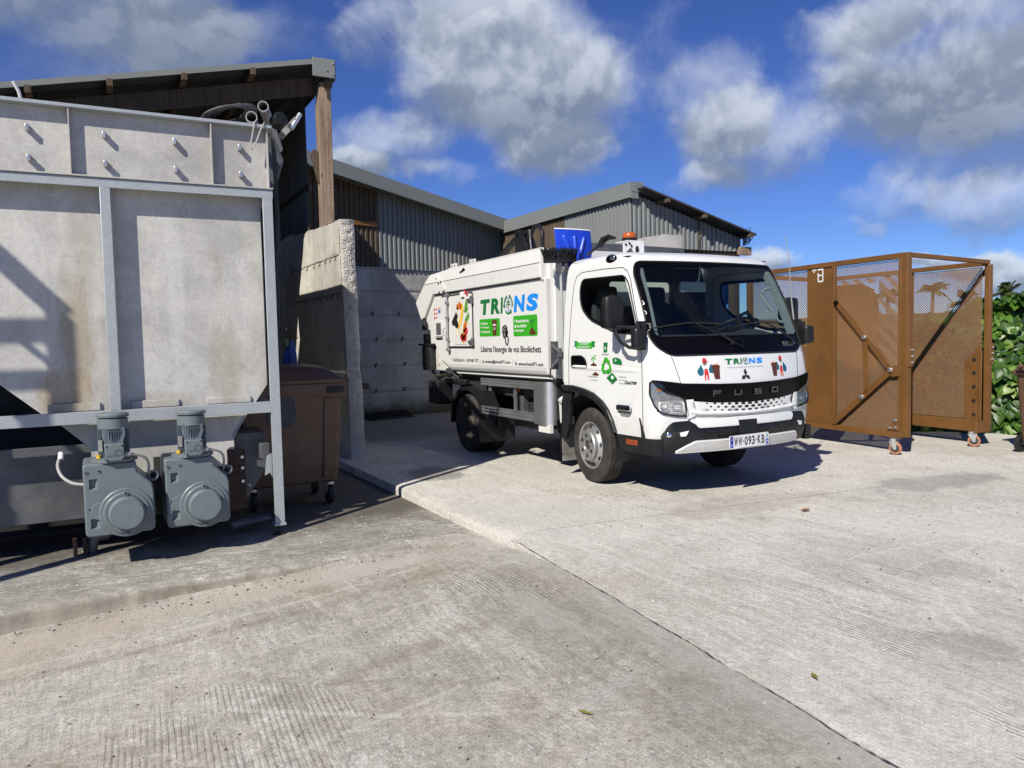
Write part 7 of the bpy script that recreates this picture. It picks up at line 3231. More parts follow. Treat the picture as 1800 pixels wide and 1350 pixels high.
M_PCREAM = mat('print_cream', (.74, .68, .52), .4, var=.15, scale=30)
M_PLEEK = mat('print_leek', (.10, .30, .04), .4, var=.4, scale=25)
FC = (9.30, 1.72)
fd(M_PBLACK, [(9.62, 1.74), (9.55, 1.80), (9.48, 1.86), (9.44, 1.90), (9.42, 1.80), (9.40, 1.66), (9.47, 1.63), (9.52, 1.68), (9.60, 1.69)], .0)
for a, b, c, m in ((9.36, 1.94, .07, M_PORANGE), (9.30, 1.93, .06, M_PORANGE), (9.42, 1.93, .05, M_PORANGE), (9.42, 1.88, .06, M_PCREAM), (9.45, 1.60, .06, M_PCREAM), (9.36, 1.55, .055, M_PCREAM),
                   (9.22, 1.64, .07, M_PORANGE), (9.18, 1.70, .06, M_PORANGE), (9.17, 1.60, .07, M_PRED), (9.24, 1.55, .07, M_PORANGE), (9.30, 1.52, .07, M_PRED), (9.20, 1.52, .06, M_PRED), (9.26, 1.49, .05, M_PORANGE), (9.40, 1.76, .05, M_PCREAM), (9.30, 1.60, .05, M_PCREAM)):
    k = 14
    fd(m, [(a + c * .8 * cos(2 * pi * i / k) * rng.uniform(.7, 1.15), b + c * .9 * sin(2 * pi * i / k) * rng.uniform(.7, 1.15)) for i in range(k)], .0006)
fd(M_PLEEK, [(9.14, 2.03), (9.10, 1.97), (9.17, 1.84), (9.23, 1.86)], .0012)
fd(M_PLEEK, [(9.08, 1.85), (9.06, 1.78), (9.15, 1.71), (9.20, 1.76)], .0012)
fd(M_PLEEK, [(9.11, 1.95), (9.09, 1.89), (9.15, 1.84), (9.18, 1.88)], .0018)
ban = []
for i in range(13):
    t = i / 12
    ban.append((9.245 + .16 * t ** 1.7 - .03 * sin(pi * t), 1.95 - .33 * t))
ban2 = [(y + .055 * sin(pi * min(1, max(.08, i / 12))) + .012, z + .02) for i, (y, z) in enumerate(ban)]
fd(M_PYELLOW, ban + list(reversed(ban2)), .0024)
for m, q in food.values():
    q.build('food_picture', m, hatch, smooth=None)
mb = MB()
for y0, y1 in ((9.50, 9.42), (9.39, 9.30), (9.27, 9.22), (9.20, 9.17)):
    mb.poly([V((BX - .0135, y0, 1.428)), V((BX - .0135, y1, 1.428)), V((BX - .0135, y1, 1.436)), V((BX - .0135, y0, 1.436))])
mb.build('small_print', M_PGREY, hatch, kind='stuff')

decal_set(D_(), -8.75, -7.315, 1.795, 1.985, truck)
for u0, u1, v0, v1 in ((-8.79, -8.235, 1.525, 1.742), (-7.90, -7.345, 1.515, 1.752)):
    mb = MB()
    add_patch(mb, rounded([(u0, v0), (u1, v0), (u1, v1), (u0, v1)], .03, 4), [], .3, D_(.0015))
    mb.build('green_panel', M_GREEN, truck, smooth=None)
mb = MB()
for k, t_ in enumerate(('> Collecte', '> Transport', '> Traitement')):
    wd = (.20, .24, .27)[k]
    put_text(mb, t_, -8.765, -8.765 + wd, 1.672 - .052 * k, 1.703 - .052 * k, D_(.003), bold=.02)
for k, (t_, wd) in enumerate((('> Revalorisation', .34), ('de vos d\u00e9chets', .29), ('organiques', .22))):
    put_text(mb, t_, -7.875, -7.875 + wd, 1.672 - .056 * k, 1.71 - .056 * k, D_(.003), bold=.02)
mb.build('panel_lettering', M_PWHITE, truck, kind='stuff')
mb = MB()
for pts in ([(-8.42, 1.535), (-8.33, 1.535), (-8.315, 1.70), (-8.435, 1.70)], [(-8.445, 1.70), (-8.305, 1.70), (-8.31, 1.722), (-8.44, 1.722)]):
    blob(mb, D_(.003), pts)
blob(mb, D_(.003), [(-7.53, 1.545), (-7.49, 1.60), (-7.455, 1.61), (-7.43, 1.59), (-7.37, 1.54), (-7.40, 1.53), (-7.50, 1.53)])
mb.build('bin_print', M_PBROWN, truck, smooth=None)
mb = MB()
blob(mb, D_(.0045), [(-8.41, 1.655), (-8.34, 1.655), (-8.34, 1.672), (-8.41, 1.672)])
recycle(mb, D_(.0045), -8.375, 1.618, .02)
mb.build('bin_print_mark', M_PWHITE, truck, smooth=None)
mb = MB()
for pts in ([(-7.46, 1.61), (-7.455, 1.61), (-7.452, 1.66), (-7.457, 1.66)], [(-7.455, 1.65), (-7.49, 1.665), (-7.50, 1.70), (-7.465, 1.685)], [(-7.452, 1.66), (-7.42, 1.675), (-7.405, 1.715), (-7.445, 1.695)], [(-7.455, 1.625), (-7.48, 1.63), (-7.485, 1.645), (-7.46, 1.64)]):
    blob(mb, D_(.003), pts)
mb.build('sprout_print', M_DKGREEN, truck, smooth=None)
# dark compost-handful print between the panels
mb = MB()
rng = random.Random(2)
blob(mb, D_(.002), [(-8.11 + .075 * cos(a) * rng.uniform(.85, 1.1), 1.575 + .085 * sin(a) * rng.uniform(.85, 1.1)) for a in [2 * pi * k / 18 for k in range(18)]])
mb.tube([V((BX - .003, 8.06 - .035 * cos(a), 1.475 + .055 * sin(a))) for a in [radians(60 - 20 * k) for k in range(14)]], .008, 5)
mb.build('dark_print', M_PBLACK, truck, smooth=None)
mb = MB()
for a, b, c, d in ((-8.16, 1.60, .03, .018), (-8.11, 1.59, .022, .012), (-8.12, 1.54, .018, .03), (-8.10, 1.625, .03, .012)):
    blob(mb, D_(.004), ellipse(a, b, c, d, 10))
mb.build('dark_print_light', M_PGREY, truck, smooth=None)
for nm, t_, u0, u1, v0, v1, bo in (('slogan_lettering', 'Lib\u00e9rez l\'\u00e9nergie de vos Biod\u00e9chets', -8.765, -7.275, 1.308, 1.408, .014),
                                   ('phone_lettering', '06 90 26 26 16  -  05 90 48 13 75', -9.60, -8.86, 1.200, 1.243, .012),
                                   ('mail_lettering', 'contact@trions971.com', -8.66, -7.99, 1.185, 1.235, .018),
                                   ('web_lettering', 'www.trions971.com', -7.80, -7.235, 1.178, 1.222, .018)):
    mb = MB()
    put_text(mb, t_, u0, u1, v0, v1, D_(), bold=bo, space=.97)
    mb.build(nm, M_PBLACK, truck, kind='stuff')
mb = MB()
for a in (-8.80, -7.93):
    blob(mb, D_(), [(a, 1.185), (a + .006, 1.185), (a + .006, 1.245), (a, 1.245)])
blob(mb, D_(), [(-8.735, 1.195), (-8.685, 1.195), (-8.685, 1.225), (-8.735, 1.225)])
blob(mb, D_(), ellipse(-7.855, 1.20, .026, .022, 14))
blob(mb, D_(), [(-9.66, 1.205), (-9.64, 1.205), (-9.64, 1.24), (-9.66, 1.24)])
mb.build('contact_icon', M_PGREY, truck)
# labels and window near the tail
mb = MB()
for k in range(3):
    blob(mb, D_(), ellipse(-10.24 + .0 * k, 1.93 - .06 * k, .022, .02, 10))
    blob(mb, D_(), [(-10.19, 1.925 - .06 * k), (-10.14, 1.925 - .06 * k), (-10.14, 1.945 - .06 * k), (-10.19, 1.945 - .06 * k)])
mb.build('warning_label', M_PRED, truck)
mb = MB()
put_text(mb, '80', -10.10, -10.02, 1.875, 1.925, D_(), bold=.02)
mb.build('speed_label', M_PEUBLUE, truck)
mb = MB()
blob(mb, D_(), [(-10.10, 1.94), (-10.02, 1.94), (-10.02, 1.955), (-10.10, 1.955)])
mb.build('speed_label_bar', M_PORANGE, truck)
mb = MB()
mb.box(BX - .012, BX, 9.95, 10.21, 1.545, 1.765)
wf = mb.build('inspection_frame', M_WHITE, truck, bevel=.004)
mb = MB()
mb.box(BX - .0145, BX - .012, 10.0, 10.16, 1.57, 1.735)
mb.build('inspection_pane', M_DARKTANK, wf)
mb = MB()
mb.box(BX - .02, BX, 9.97, 10.18, 1.515, 1.53)
mb.build('inspection_sill', M_RUBBER, wf)

# cab side prints
DS = lambda off=.003: (lambda u, v: SIDE(-u, v, off, -1))
mb = MB()
blob(mb, DS(.0035), [(-6.66, 1.375), (-6.37, 1.372), (-6.37, 1.432), (-6.66, 1.435)])
mb.build('banner_print', M_GREEN, truck)
mb = MB()
for pts in ([(-6.70, 1.392), (-6.64, 1.39), (-6.64, 1.448), (-6.70, 1.45), (-6.685, 1.42)], [(-6.39, 1.388), (-6.32, 1.385), (-6.335, 1.415), (-6.32, 1.443), (-6.39, 1.446)]):
    blob(mb, DS(.002), pts)
blob(mb, DS(.003), [(-6.175, 1.335), (-6.115, 1.335), (-6.11, 1.43), (-6.18, 1.43)])
blob(mb, DS(.003), [(-6.02, 1.225), (-5.88, 1.215), (-5.88, 1.25), (-5.905, 1.275), (-5.93, 1.275), (-5.935, 1.285), (-6.0, 1.287), (-6.03, 1.27)])
blob(mb, DS(.011), [(-6.12, 1.09), (-6.03, 1.035), (-5.945, 1.085), (-6.02, 1.14)])
mb.build('process_print', M_DKGREEN, truck, smooth=None)
mb = MB()
recycle(mb, DS(.011), -6.12, 1.20, .088, 1.0)
mb.build('recycling_print', M_GREEN, truck, smooth=None)
mb = MB()
put_text(mb, 'QUE DEVIENT', -6.60, -6.43, 1.408, 1.426, DS(.005), bold=.02)
put_text(mb, 'MON BIOD\u00c9CHET ?', -6.625, -6.405, 1.381, 1.400, DS(.005), bold=.02)
recycle(mb, DS(.0045), -6.145, 1.375, .016)
recycle(mb, DS(.0045), -5.975, 1.26, .014)
blob(mb, DS(.012), ellipse(-6.02, 1.095, .022, .018, 8))
mb.build('print_mark', M_PWHITE, truck, kind='stuff')
mb = MB()
put_text(mb, 'Collecte', -6.205, -6.09, 1.308, 1.325, DS())
put_text(mb, 'Lisier', -6.41, -6.345, 1.175, 1.19, DS())
put_text(mb, 'Transport', -5.985, -5.885, 1.185, 1.20, DS())
put_text(mb, 'Revalorisation', -6.44, -6.285, 1.085, 1.10, DS())
put_text(mb, 'en compost', -6.41, -6.285, 1.05, 1.063, DS())
for k, t_ in enumerate(('Traitement', 'en cycle des', 'd\u00e9chets organiques')):
    put_text(mb, t_, -5.93, -5.93 + (.115, .13, .20)[k], 1.098 - .032 * k, 1.112 - .032 * k, DS())
mb.build('print_lettering', M_PBLACK, truck, kind='stuff')
mb = MB()
for (cx_, cz_) in ((-6.345, 1.205), (-6.315, 1.113)):
    blob(mb, DS(.003), [(cx_ - .065, cz_), (cx_ - .03, cz_ + .012), (cx_ - .005, cz_ + .03), (cx_ + .03, cz_ + .018), (cx_ + .065, cz_), (cx_ + .03, cz_ - .01), (cx_ - .03, cz_ - .008)])
mb.build('compost_print', M_PBROWN, truck)
mb = MB()
mb.tube([SIDE(6.345, 1.225, .004), SIDE(6.345, 1.29, .004)], .004, 4)
for (a, b) in ((-.03, .04), (.025, .05), (-.02, .06), (.03, .075)):
    blob(mb, DS(.004), ellipse(-6.345 + a, 1.225 + b, .014, .008, 8))
mb.build('seedling_print', M_GREEN, truck)
mb = MB()
put_text(mb, 'CANTER', -5.84, -5.655, 1.040, 1.067, DS(.004), bold=.035, shear=.2)
mb.build('model_badge', M_PBLACK, truck)

# hydraulic arm on the body
mb = MB()
mb.cyl((TX - .45, 9.55, 2.50), (TX - .45, 8.72, 2.84), .045, n=14)
mb.build('lifting_cylinder', M_BLACK, truck)
mb = MB()
for x in (TX - .52, TX - .40):
    mb.prism([(x, 8.70, 2.88), (x, 8.62, 2.86), (x, 8.35, 2.44), (x, 8.78, 2.44), (x, 8.78, 2.80)], (.03, 0, 0))
mb.cyl((TX - .55, 8.70, 2.84), (TX - .34, 8.70, 2.84), .03, n=12)
mb.build('arm_bracket', M_BLACK, truck, smooth=None)
mb = MB()
mb.tube([(TX - .45, 8.45, 2.44), (TX - .45, 8.50, 2.70), (TX - .45, 8.52, 2.86)], .010, 6)
mb.build('arm_tube', M_ZINC, truck)
mb = MB()
mb.tube([(TX - .45, 8.46, 2.80), (TX - .45, 8.40, 2.88), (TX - .45, 8.28, 2.88), (TX - .45, 8.20, 2.78), (TX - .45, 8.20, 2.62), (TX - .45, 8.30, 2.52), (TX - .45, 8.42, 2.47)], .026, 8)
mb.build('hydraulic_hose', M_BLACK, truck)
# grey cover between cab and body
mb = MB()
mb.prism([(TX - .60, 7.22, 2.40), (TX + .95, 7.22, 2.40), (TX + .95, 7.22, 2.53), (TX - .60, 7.22, 2.55)], (0, .8, 0))
mb.build('front_hopper_cover', M_DARKTANK, truck, smooth=None, bevel=.01)
# tool bracket on the front of the body
mb = MB()
mb.prism([(TX - 1.07, 7.05, 1.45), (TX - 1.07, 7.05, 1.15), (TX - .98, 7.05, 1.15), (TX - .98, 7.05, 1.45)], (0, -.012, 0))
mb.beam((TX - 1.06, 7.04, 1.42), (TX - 1.0, 6.94, 1.32), .03, .03)
mb.beam((TX - 1.06, 7.04, 1.18), (TX - 1.0, 6.94, 1.30), .03, .03)
mb.box(TX - 1.04, TX - .93, 6.93, 6.97, 1.28, 1.34)
mb.build('tool_bracket', M_DARKTANK, truck, smooth=None)
for x in (-1.03, -.93):
    mb = MB()
    mb.beam((TX + x, 6.93, 2.18), (TX + x, 6.93, 2.38), .045, .012, (0, 1, 0))
    mb.build('tool_clip', M_DARKTANK, truck)

# ------------- tools hung on the truck: things of their own
root = thing('push_broom', 'black bristle broom hung bristles up on the truck between cab and body', 'broom', (TX - .95, 6.98, 1.05))
mb = MB()
mb.tube([(TX - .965, 6.95, 1.02), (TX - .985, 6.955, 2.30)], .015, 8)
mb.build('broom_handle', M_PVC, root)
mb = MB()
mb.beam((TX - 1.19, 6.94, 2.285), (TX - .80, 6.94, 2.30), .05, .035, (0, 0, 1))
mb.build('broom_head', M_BLACK, root, bevel=.006)
mb = MB()
rng = random.Random(8)
for k in range(260):
    a = rng.random()
    p = V((TX - 1.19 + .385 * a, 6.94 + rng.uniform(-.02, .02), 2.30 + .015 * a))
    d = V((rng.uniform(-.35, .35) + (a - .5) * .6, rng.uniform(-.45, .45), 1)).normalized()
    mb.cyl(p, p + d * rng.uniform(.10, .135), .0055, .003, 4, cap=False)
mb.build('bristles', M_BRUSH, root)
root = thing('snow_shovel', 'bright blue plastic shovel with white edge, blade up behind the cab', 'shovel', (TX - .78, 6.94, 1.3))
mb = MB()


def blade(u, v):
    x = -.23 + .46 * u
    z = 2.24 + .405 * v
    w = .88 + .12 * smooth01(v * 2)
    y = 7.02 - .025 * (1 - (2 * u - 1) ** 2) - .015 * sin(pi * v) - .03 * (1 - v)
    rib = 0
    for (cx_, sl2) in ((0, 0), (.10, .9), (-.10, -.9)):
        d = abs((x) - (cx_ * 0 + sl2 * .16 * v * 1.1))
        rib = max(rib, exp(-(d / .016) ** 2) * (1 if v < .82 else 0))
    return V((TX - .785 + x * w, y - .022 * rib, z))


mb.grid(blade, 64, 40)
ob = mb.build('blade', M_BLUE, root, smooth=60)
sd = ob.modifiers.new('thickness', 'SOLIDIFY')
sd.thickness = .004
mb = MB()
mb.grid(lambda u, v: blade(u, .985 + .03 * v) + V((0, -.004, 0)), 30, 1)
mb.build('wear_edge', M_PWHITE, root, smooth=60)
mb = MB()
mb.tube([(TX - .785, 6.93, 1.30), (TX - .785, 6.93, 2.30), (TX - .785, 6.90, 2.42)], [.017, .017, .022], 8)
mb.build('shovel_handle', M_BLUE, root)
# ------------------------------------------------------------------ brown mesh cage on casters
root = thing('mesh_cage', 'tall brown steel cage with expanded mesh sides and open end, on casters beside the truck', 'cage', (9.2, 6.8, 0))
CA = radians(84.5)
CU = V((cos(CA), sin(CA), 0))       # along the long side, away from the yard
CN = V((sin(CA), -cos(CA), 0))      # across the cage, to the right
P1 = V((8.56, 5.88, 0))
WID = 1.42


def cg(u, w, z):
    return P1 + CU * u + CN * w + V((0, 0, z))


def bar(name, a, b, w, h, up=(0, 0, 1), bevel=.004, m=M_CAGE, parent=root):
    mb = MB()
    mb.beam(cg(*a), cg(*b), w, h, up)
    return mb.build(name, m, parent, bevel=bevel)


def mesh_panel(u0, u1, z0, z1, w, parent=root, axis='u', pitch=.036, ph=.0165, poly=None, sw=.0060):
    """Expanded metal: rows of slanted strands meeting at bonds."""
    mb = MB()
    nr = int((z1 - z0) / ph)
    nc = int((u1 - u0) / pitch)
    for r in range(nr):
        z = z0 + r * ph
        off = (r % 2) * pitch / 2
        for c in range(nc + 1):
            ua = u0 + c * pitch + off
            for sgn in (-1, 1):
                ub = ua + sgn * pitch / 2
                if ua < u0 or ua > u1 or ub < u0 or ub > u1:
                    continue
                if poly and not in_poly((ua + ub) / 2, z, poly):
                    continue
                a0, a1 = (ua, z), (ub, z + ph)
                if axis == 'u':
                    P = lambda q, dz, dw: cg(q[0], w + dw, q[1] + dz)
                else:
                    P = lambda q, dz, dw: cg(w + dw, q[0], q[1] + dz)
                mb._add([P(a0, -sw, -.0035), P(a1, -sw, -.0035), P(a1, sw, .0035), P(a0, sw, .0035)], [(0, 1, 2, 3)])
    return mb.build('expanded_mesh', M_CAGE, parent, smooth=None, kind='stuff')


HT = 2.41
# left side (facing the truck)
bar('corner_post', (-.02, 0, .20), (-.02, 0, HT), .075, .075, tuple(CU))
bar('top_rail', (0.02, 0, HT - .03), (2.75, 0, HT - .03), .07, .065)
bar('bottom_rail', (.02, 0, .22), (2.75, 0, .22), .07, .075)
mb = MB()
mb.prism([cg(1.09, -.02, .26), cg(1.56, -.02, .26), cg(1.56, -.02, HT - .06), cg(1.09, -.02, HT - .06)], tuple(CN * .05))
mb.build('side_plate', M_CAGE, root, bevel=.003)
bar('door_stile', (1.065, -.03, .26), (1.065, -.03, HT - .06), .04, .05, tuple(CU))
bar('door_stile', (.045, -.025, .26), (.045, -.025, HT - .06), .03, .04, tuple(CU))
mesh_panel(.06, 1.05, .26, HT - .07, 0)
mesh_panel(1.56, 2.70, .26, HT - .07, 0)
bar('corner_post', (2.75, 0, .20), (2.75, 0, HT), .075, .075, tuple(CU))
# locking brace on the door
for a, b, w in (((.99, 1.86), (.13, 1.00), .075), ((1.03, .30), (.13, 1.02), .075), ((.55, 1.42), (.52, .70), .07)):
    mb = MB()
    mb.beam(cg(a[0], -.055, a[1]), cg(b[0], -.055, b[1]), w, .012, tuple(CU.cross(V((0, 0, 1)))))
    o = mb.v
    mb.build('lock_brace', M_CAGE, root, bevel=.003)
for u, z, m in ((.545, 1.41, M_ZINC), (.15, 1.01, M_ZINC), (.58, .655, M_ZINC), (1.0, 1.865, M_GLOSSBLK)):
    mb = MB()
    mb.cyl(cg(u, -.085, z), cg(u, -.05, z), .03, n=12)
    mb.build('brace_bolt', m, root, bevel=.004)
mb = MB()
mb.box(0, 0, 0, 0, 0, 0)
mb = MB()
mb.prism([cg(.16, -.05, .92), cg(.02, -.05, .94), cg(.02, -.05, 1.06), cg(.10, -.05, 1.07), cg(.16, -.05, 1.03)], tuple(CN * .03))
mb.build('latch', M_CAGE, root, bevel=.004)
mb = MB()
mb.prism([cg(.05, -.04, .27), cg(.24, -.04, .27), cg(.05, -.04, .46)], tuple(CN * .008))
mb.build('corner_gusset', M_CAGE, root)
for u, z in ((.09, .31), (.17, .30), (.09, .40)):
    mb = MB()
    mb.cyl(cg(u, -.058, z), cg(u, -.04, z), .018, n=8)
    mb.build('gusset_bolt', M_ZINC, root)
for z in (.42, .62):
    mb = MB()
    mb.lathe([(0, -.01), (.05, -.008), (.06, 0), (.05, .008), (0, .01)], cg(.94 - (z - .42) * .2, .03, z + .2), CN, 16)
# hinge plates
for base, u in (((-.06, 0), 0), ((-.06, WID), 0)):
    mb = MB()
    p = cg(-.07, base[1] - .02, 1.18)
    mb.prism([cg(-.075, base[1] - .03, 1.05), cg(-.075, base[1] + .055, 1.05), cg(-.075, base[1] + .055, 1.30), cg(-.075, base[1] - .03, 1.30)], tuple(CU * .02))
    mb.build('hinge_plate', M_CAGE, root, bevel=.003)
    for z in (1.10, 1.175, 1.25):
        mb = MB()
        mb.cyl(cg(-.09, base[1] + .025, z), cg(-.07, base[1] + .025, z), .014, n=8)
        mb.build('hinge_bolt', M_ZINC, root)
# open end
mb = MB()
mb.beam(cg(-.02, .0, HT - .025), cg(-.02, WID, HT - .09), .06, .05)
mb.build('end_top_bar', M_CAGE, root, bevel=.004)
bar('corner_post', (-.03, WID, .18), (-.03, WID, HT - .12), .06, .07, tuple(CU))
# right side, seen through the open end
bar('top_rail', (0, WID, HT - .10), (2.75, WID, HT - .10), .05, .06)
mb = MB()
mb.beam(cg(0, WID, .235), cg(2.75, WID, .235), .06, .15)
mb.build('bottom_rail', M_CAGE, root, bevel=.004)
mesh_panel(.05, 1.08, .32, HT - .13, WID, sw=.0069)
bar('middle_post', (1.12, WID, .30), (1.12, WID, HT - .1), .07, .08, tuple(CU))
mb = MB()
mb.prism([cg(1.65, WID, .30), cg(2.75, WID, .30), cg(2.75, WID, 2.20), cg(1.95, WID, 2.20), cg(1.74, WID, 2.10), cg(1.65, WID, 1.90)], tuple(CN * .01))
mb.build('side_plate', M_CAGE, root)
mesh_panel(1.30, 1.66, .30, HT - .13, WID)
mesh_panel(1.66, 2.72, 2.20, HT - .13, WID)
mb = MB()
mb.prism([cg(1.12, WID - .02, .32), cg(1.30, WID - .02, .32), cg(1.30, WID - .02, 2.26), cg(1.12, WID - .02, 2.26)], tuple(CN * .015))
mb.build('inner_plate', M_CAGE, root)
# slotted channel at the end of the right side
mb = MB()
mb.prism([cg(.05, WID - .03, .31), cg(.26, WID - .03, .31), cg(.26, WID - .03, 1.08), cg(.20, WID - .03, 1.12), cg(.05, WID - .03, 1.30)], tuple(CN * .012))
mb.build('slotted_channel', M_CAGE, root, bevel=.003)
for z in (.38, .56, .74, .92, 1.09):
    mb = MB()
    mb.cyl(cg(.13, WID - .036, z), cg(.13, WID - .03, z), .024, n=14)
    mb.build('channel_hole', M_RUBBER, root)
bar('channel_edge', (.03, WID - .05, .31), (.03, WID - .05, 1.2), .012, .04, tuple(CU))
mb = MB()
mb.beam(cg(.02, WID + .04, 2.25), cg(1.08, WID + .03, .85), .045, .014, tuple(CN))
mb.build('inner_diagonal', M_CHASSIS, root)
mb = MB()
mb.prism([cg(-.05, WID - .22, .17), cg(-.05, WID + .04, .17), cg(-.05, WID + .04, .31), cg(-.05, WID - .22, .31)], tuple(CU * .05))
mb.build('end_foot', M_CAGE, root, bevel=.004)
# floor-level cross members, far end
bar('rear_top_bar', (2.75, 0, HT - .05), (2.75, WID, HT - .1), .06, .06)
mb = MB()
mb.prism([cg(2.75, .6, .2), cg(2.75, WID, .2), cg(2.75, WID, 1.5), cg(2.75, .6, 1.2)], tuple(CU * .01))
mb.build('rear_plate', M_CAGE, root)
# painted mark on the plate
mb = MB()


def mk(u, v):
    return cg(1.24 + .20 * u, -.0225, 2.16 + .20 * v)


st = .05
for poly in ([(-.12, .80), (.26, .80), (.26, .89), (-.12, .89)], [(.02, .66), (.10, .66), (.10, 1.04), (.02, 1.04)],
             [(.38, .80), (.88, .80), (.88, .89), (.38, .89)], [(.79, .46), (.88, .46), (.88, .80), (.79, .80)], [(.47, .41), (.84, .41), (.84, .49), (.47, .49)],
             [(.79, .06), (.88, .06), (.88, .42), (.79, .42)], [(.44, .0), (.84, .0), (.84, .09), (.44, .09)], [(.38, .05), (.47, .05), (.47, .62), (.38, .62)]):
    mb.poly([mk(1 - a, b) for a, b in poly])
mb.build('painted_mark', M_PWHITE, root)
# casters
for (x, y, d) in ((8.42, 5.90, 0.5), (9.74, 5.74, 0.8), (8.85, 8.6, .3), (10.2, 8.5, .3)):
    mb = MB()
    c = V((x, y, .072))
    ax = V((cos(d), sin(d) * .6, 0)).normalized()
    mb.lathe([(.02, -.022), (.052, -.022), (.055, -.024), (.068, -.022), (.072, -.015), (.072, .015), (.068, .022), (.055, .024), (.052, .022), (.02, .022)], c, ax, 28)
    wh = mb.build('caster_wheel', M_CASTER, root, smooth=40)
    mb = MB()
    mb.lathe([(0, -.024), (.05, -.022), (.05, .022), (0, .024)], c, ax, 20)
    mb.build('caster_core', M_HUBDARK, root)
    tr = V((-ax.y, ax.x, 0))
    mb = MB()
    for s in (-1, 1):
        q = c + ax * (.03 * s)
        mb.prism([q + V((0, 0, -.012)) - tr * .015, q + V((0, 0, -.012)) + tr * .015, q + tr * .07 + V((0, 0, .085)), q - tr * .02 + V((0, 0, .085))], tuple(ax * .004))
    mb.cyl(c + tr * .03 + V((0, 0, .085)), c + tr * .03 + V((0, 0, .115)), .035, n=14)
    mb.build('caster_fork', M_ZINC, root, smooth=None)

# ------------------------------------------------------------------ brown two-wheel bin at the right edge
r = thing('wheelie_bin', 'brown two wheel bin cut by the right edge, in front of the hedge', 'bin', (9.93, 4.95, 0))
cx, cy = 9.93, 4.95
mb = MB()
lv = [(.40, .42, .09), (.42, .45, .13), (.52, .54, .93)]
rings = []
for w, d, z in lv:
    rings.append([V((cx + a, cy + b, z)) for a, b in rounded([(-w / 2, -d / 2), (w / 2, -d / 2), (w / 2, d / 2), (-w / 2, d / 2)], .06, 5)])
n = len(rings[0])
for k in range(2):
    mb._add(rings[k] + rings[k + 1], [(i, (i + 1) % n, n + (i + 1) % n, n + i) for i in range(n)])
mb.poly(list(reversed(rings[0])))
mb.build('bin_body', M_BIN, r, smooth=40)
mb = MB()
for z in (.35, .62):
    pass
mb.prism([V((cx + a, cy + b, .93)) for a, b in rounded([(-.30, -.31), (.30, -.31), (.30, .31), (-.30, .31)], .05, 4)], (0, 0, .045))
mb.build('rim', M_BIN, r, bevel=.008, smooth=None)
mb = MB()


def lid2(u, v):
    h = .07 * (1 - abs(2 * u - 1) ** 4) * (1 - abs(2 * v - 1) ** 4)
    return V((cx - .28 + .58 * u, cy - .29 + .6 * v, .98 + h))


mb.grid(lid2, 16, 16)
mb.build('lid', M_BIN, r, smooth=60)
mb = MB()
mb.tube([(cx - .30, cy - .18, .99), (cx - .37, cy - .18, 1.035), (cx - .37, cy + .18, 1.035), (cx - .30, cy + .18, .99)], .018, 10)
mb.build('handle', M_BIN, r)
for s in (-1, 1):
    mb = MB()
    c = V((cx - .19, cy + .235 * s, .10))
    mb.lathe([(.06, -.025), (.085, -.03), (.10, -.022), (.1, .022), (.085, .03), (.06, .025)], c, (0, 1, 0), 28)
    w = mb.build('wheel', M_RUBBER, r, smooth=40)
    mb = MB()
    mb.lathe([(0, -.02), (.055, -.016), (.062, -.022), (.062, .022), (.055, .016), (0, .02)], c, (0, 1, 0), 20)
    mb.build('wheel_hub', M_BLACK, w, smooth=40)
mb = MB()
mb.cyl((cx - .19, cy - .22, .10), (cx - .19, cy + .22, .10), .014, n=10)
mb.build('axle', M_CHASSIS, r)
# ------------------------------------------------------------------ creeper hedge behind the cage
hedge = thing('creeper_hedge', 'hedge of heart leaved creeper in the sun behind the cage and the small bin', 'hedge', (11, 7, -.05))


def heart_leaf(name, m, fold=.25):
    mb = MB()
    half = [(0, 0.0), (.18, -.10), (.40, -.06), (.50, .14), (.44, .38), (.28, .66), (.12, .88), (0, 1.04)]
    top = [(0, .0, 0)] * 0
    vs_ = []
    mid = [(0, y) for y in (0.0, .04, .1, .2, .4, .64, .86, 1.04)]
    for (hx, hy), (mx, my) in zip(half, mid):
        bend = -.18 * (hy ** 2)
        vs_.append(V((-hx, hy, fold * hx - .18 * hy * hy)))
        vs_.append(V((0, my, -.16 * my * my)))
        vs_.append(V((hx, hy, fold * hx - .18 * hy * hy)))
    fs = []
    for i in range(len(half) - 1):
        for k in range(2):
            fs.append((i * 3 + k, i * 3 + k + 1, i * 3 + k + 4, i * 3 + k + 3))
    mb._add(vs_, fs)
    mb.v = [V((p.x, p.y - .2, p.z)) for p in mb.v]
    return mb.mesh(name, [m], (0, 0, 0), 180), mb.v, mb.f


LEAF_MESH = [heart_leaf('leaf', M_LEAF, .22), heart_leaf('leaf', M_LEAF2, .35), heart_leaf('leaf', M_LEAF, .05), heart_leaf('leaf', M_LEAF3, .15)]
HP = [(9.3, 10.6, 1.35, .5), (9.9, 9.4, 1.35, .5), (10.5, 8.2, 1.35, .55), (10.95, 7.2, 1.55, .6), (11.5, 6.4, 1.90, .7), (12.2, 5.6, 1.98, .8), (13.2, 4.4, 2.0, .8), (14.5, 3, 2.0, .8)]


def hedge_at(t):
    k = t * (len(HP) - 1)
    i = min(int(k), len(HP) - 2)
    f = k - i
    a, b = HP[i], HP[i + 1]
    return [a[j] + (b[j] - a[j]) * f for j in range(4)], V((b[0] - a[0], b[1] - a[1], 0)).normalized()


rng = random.Random(21)


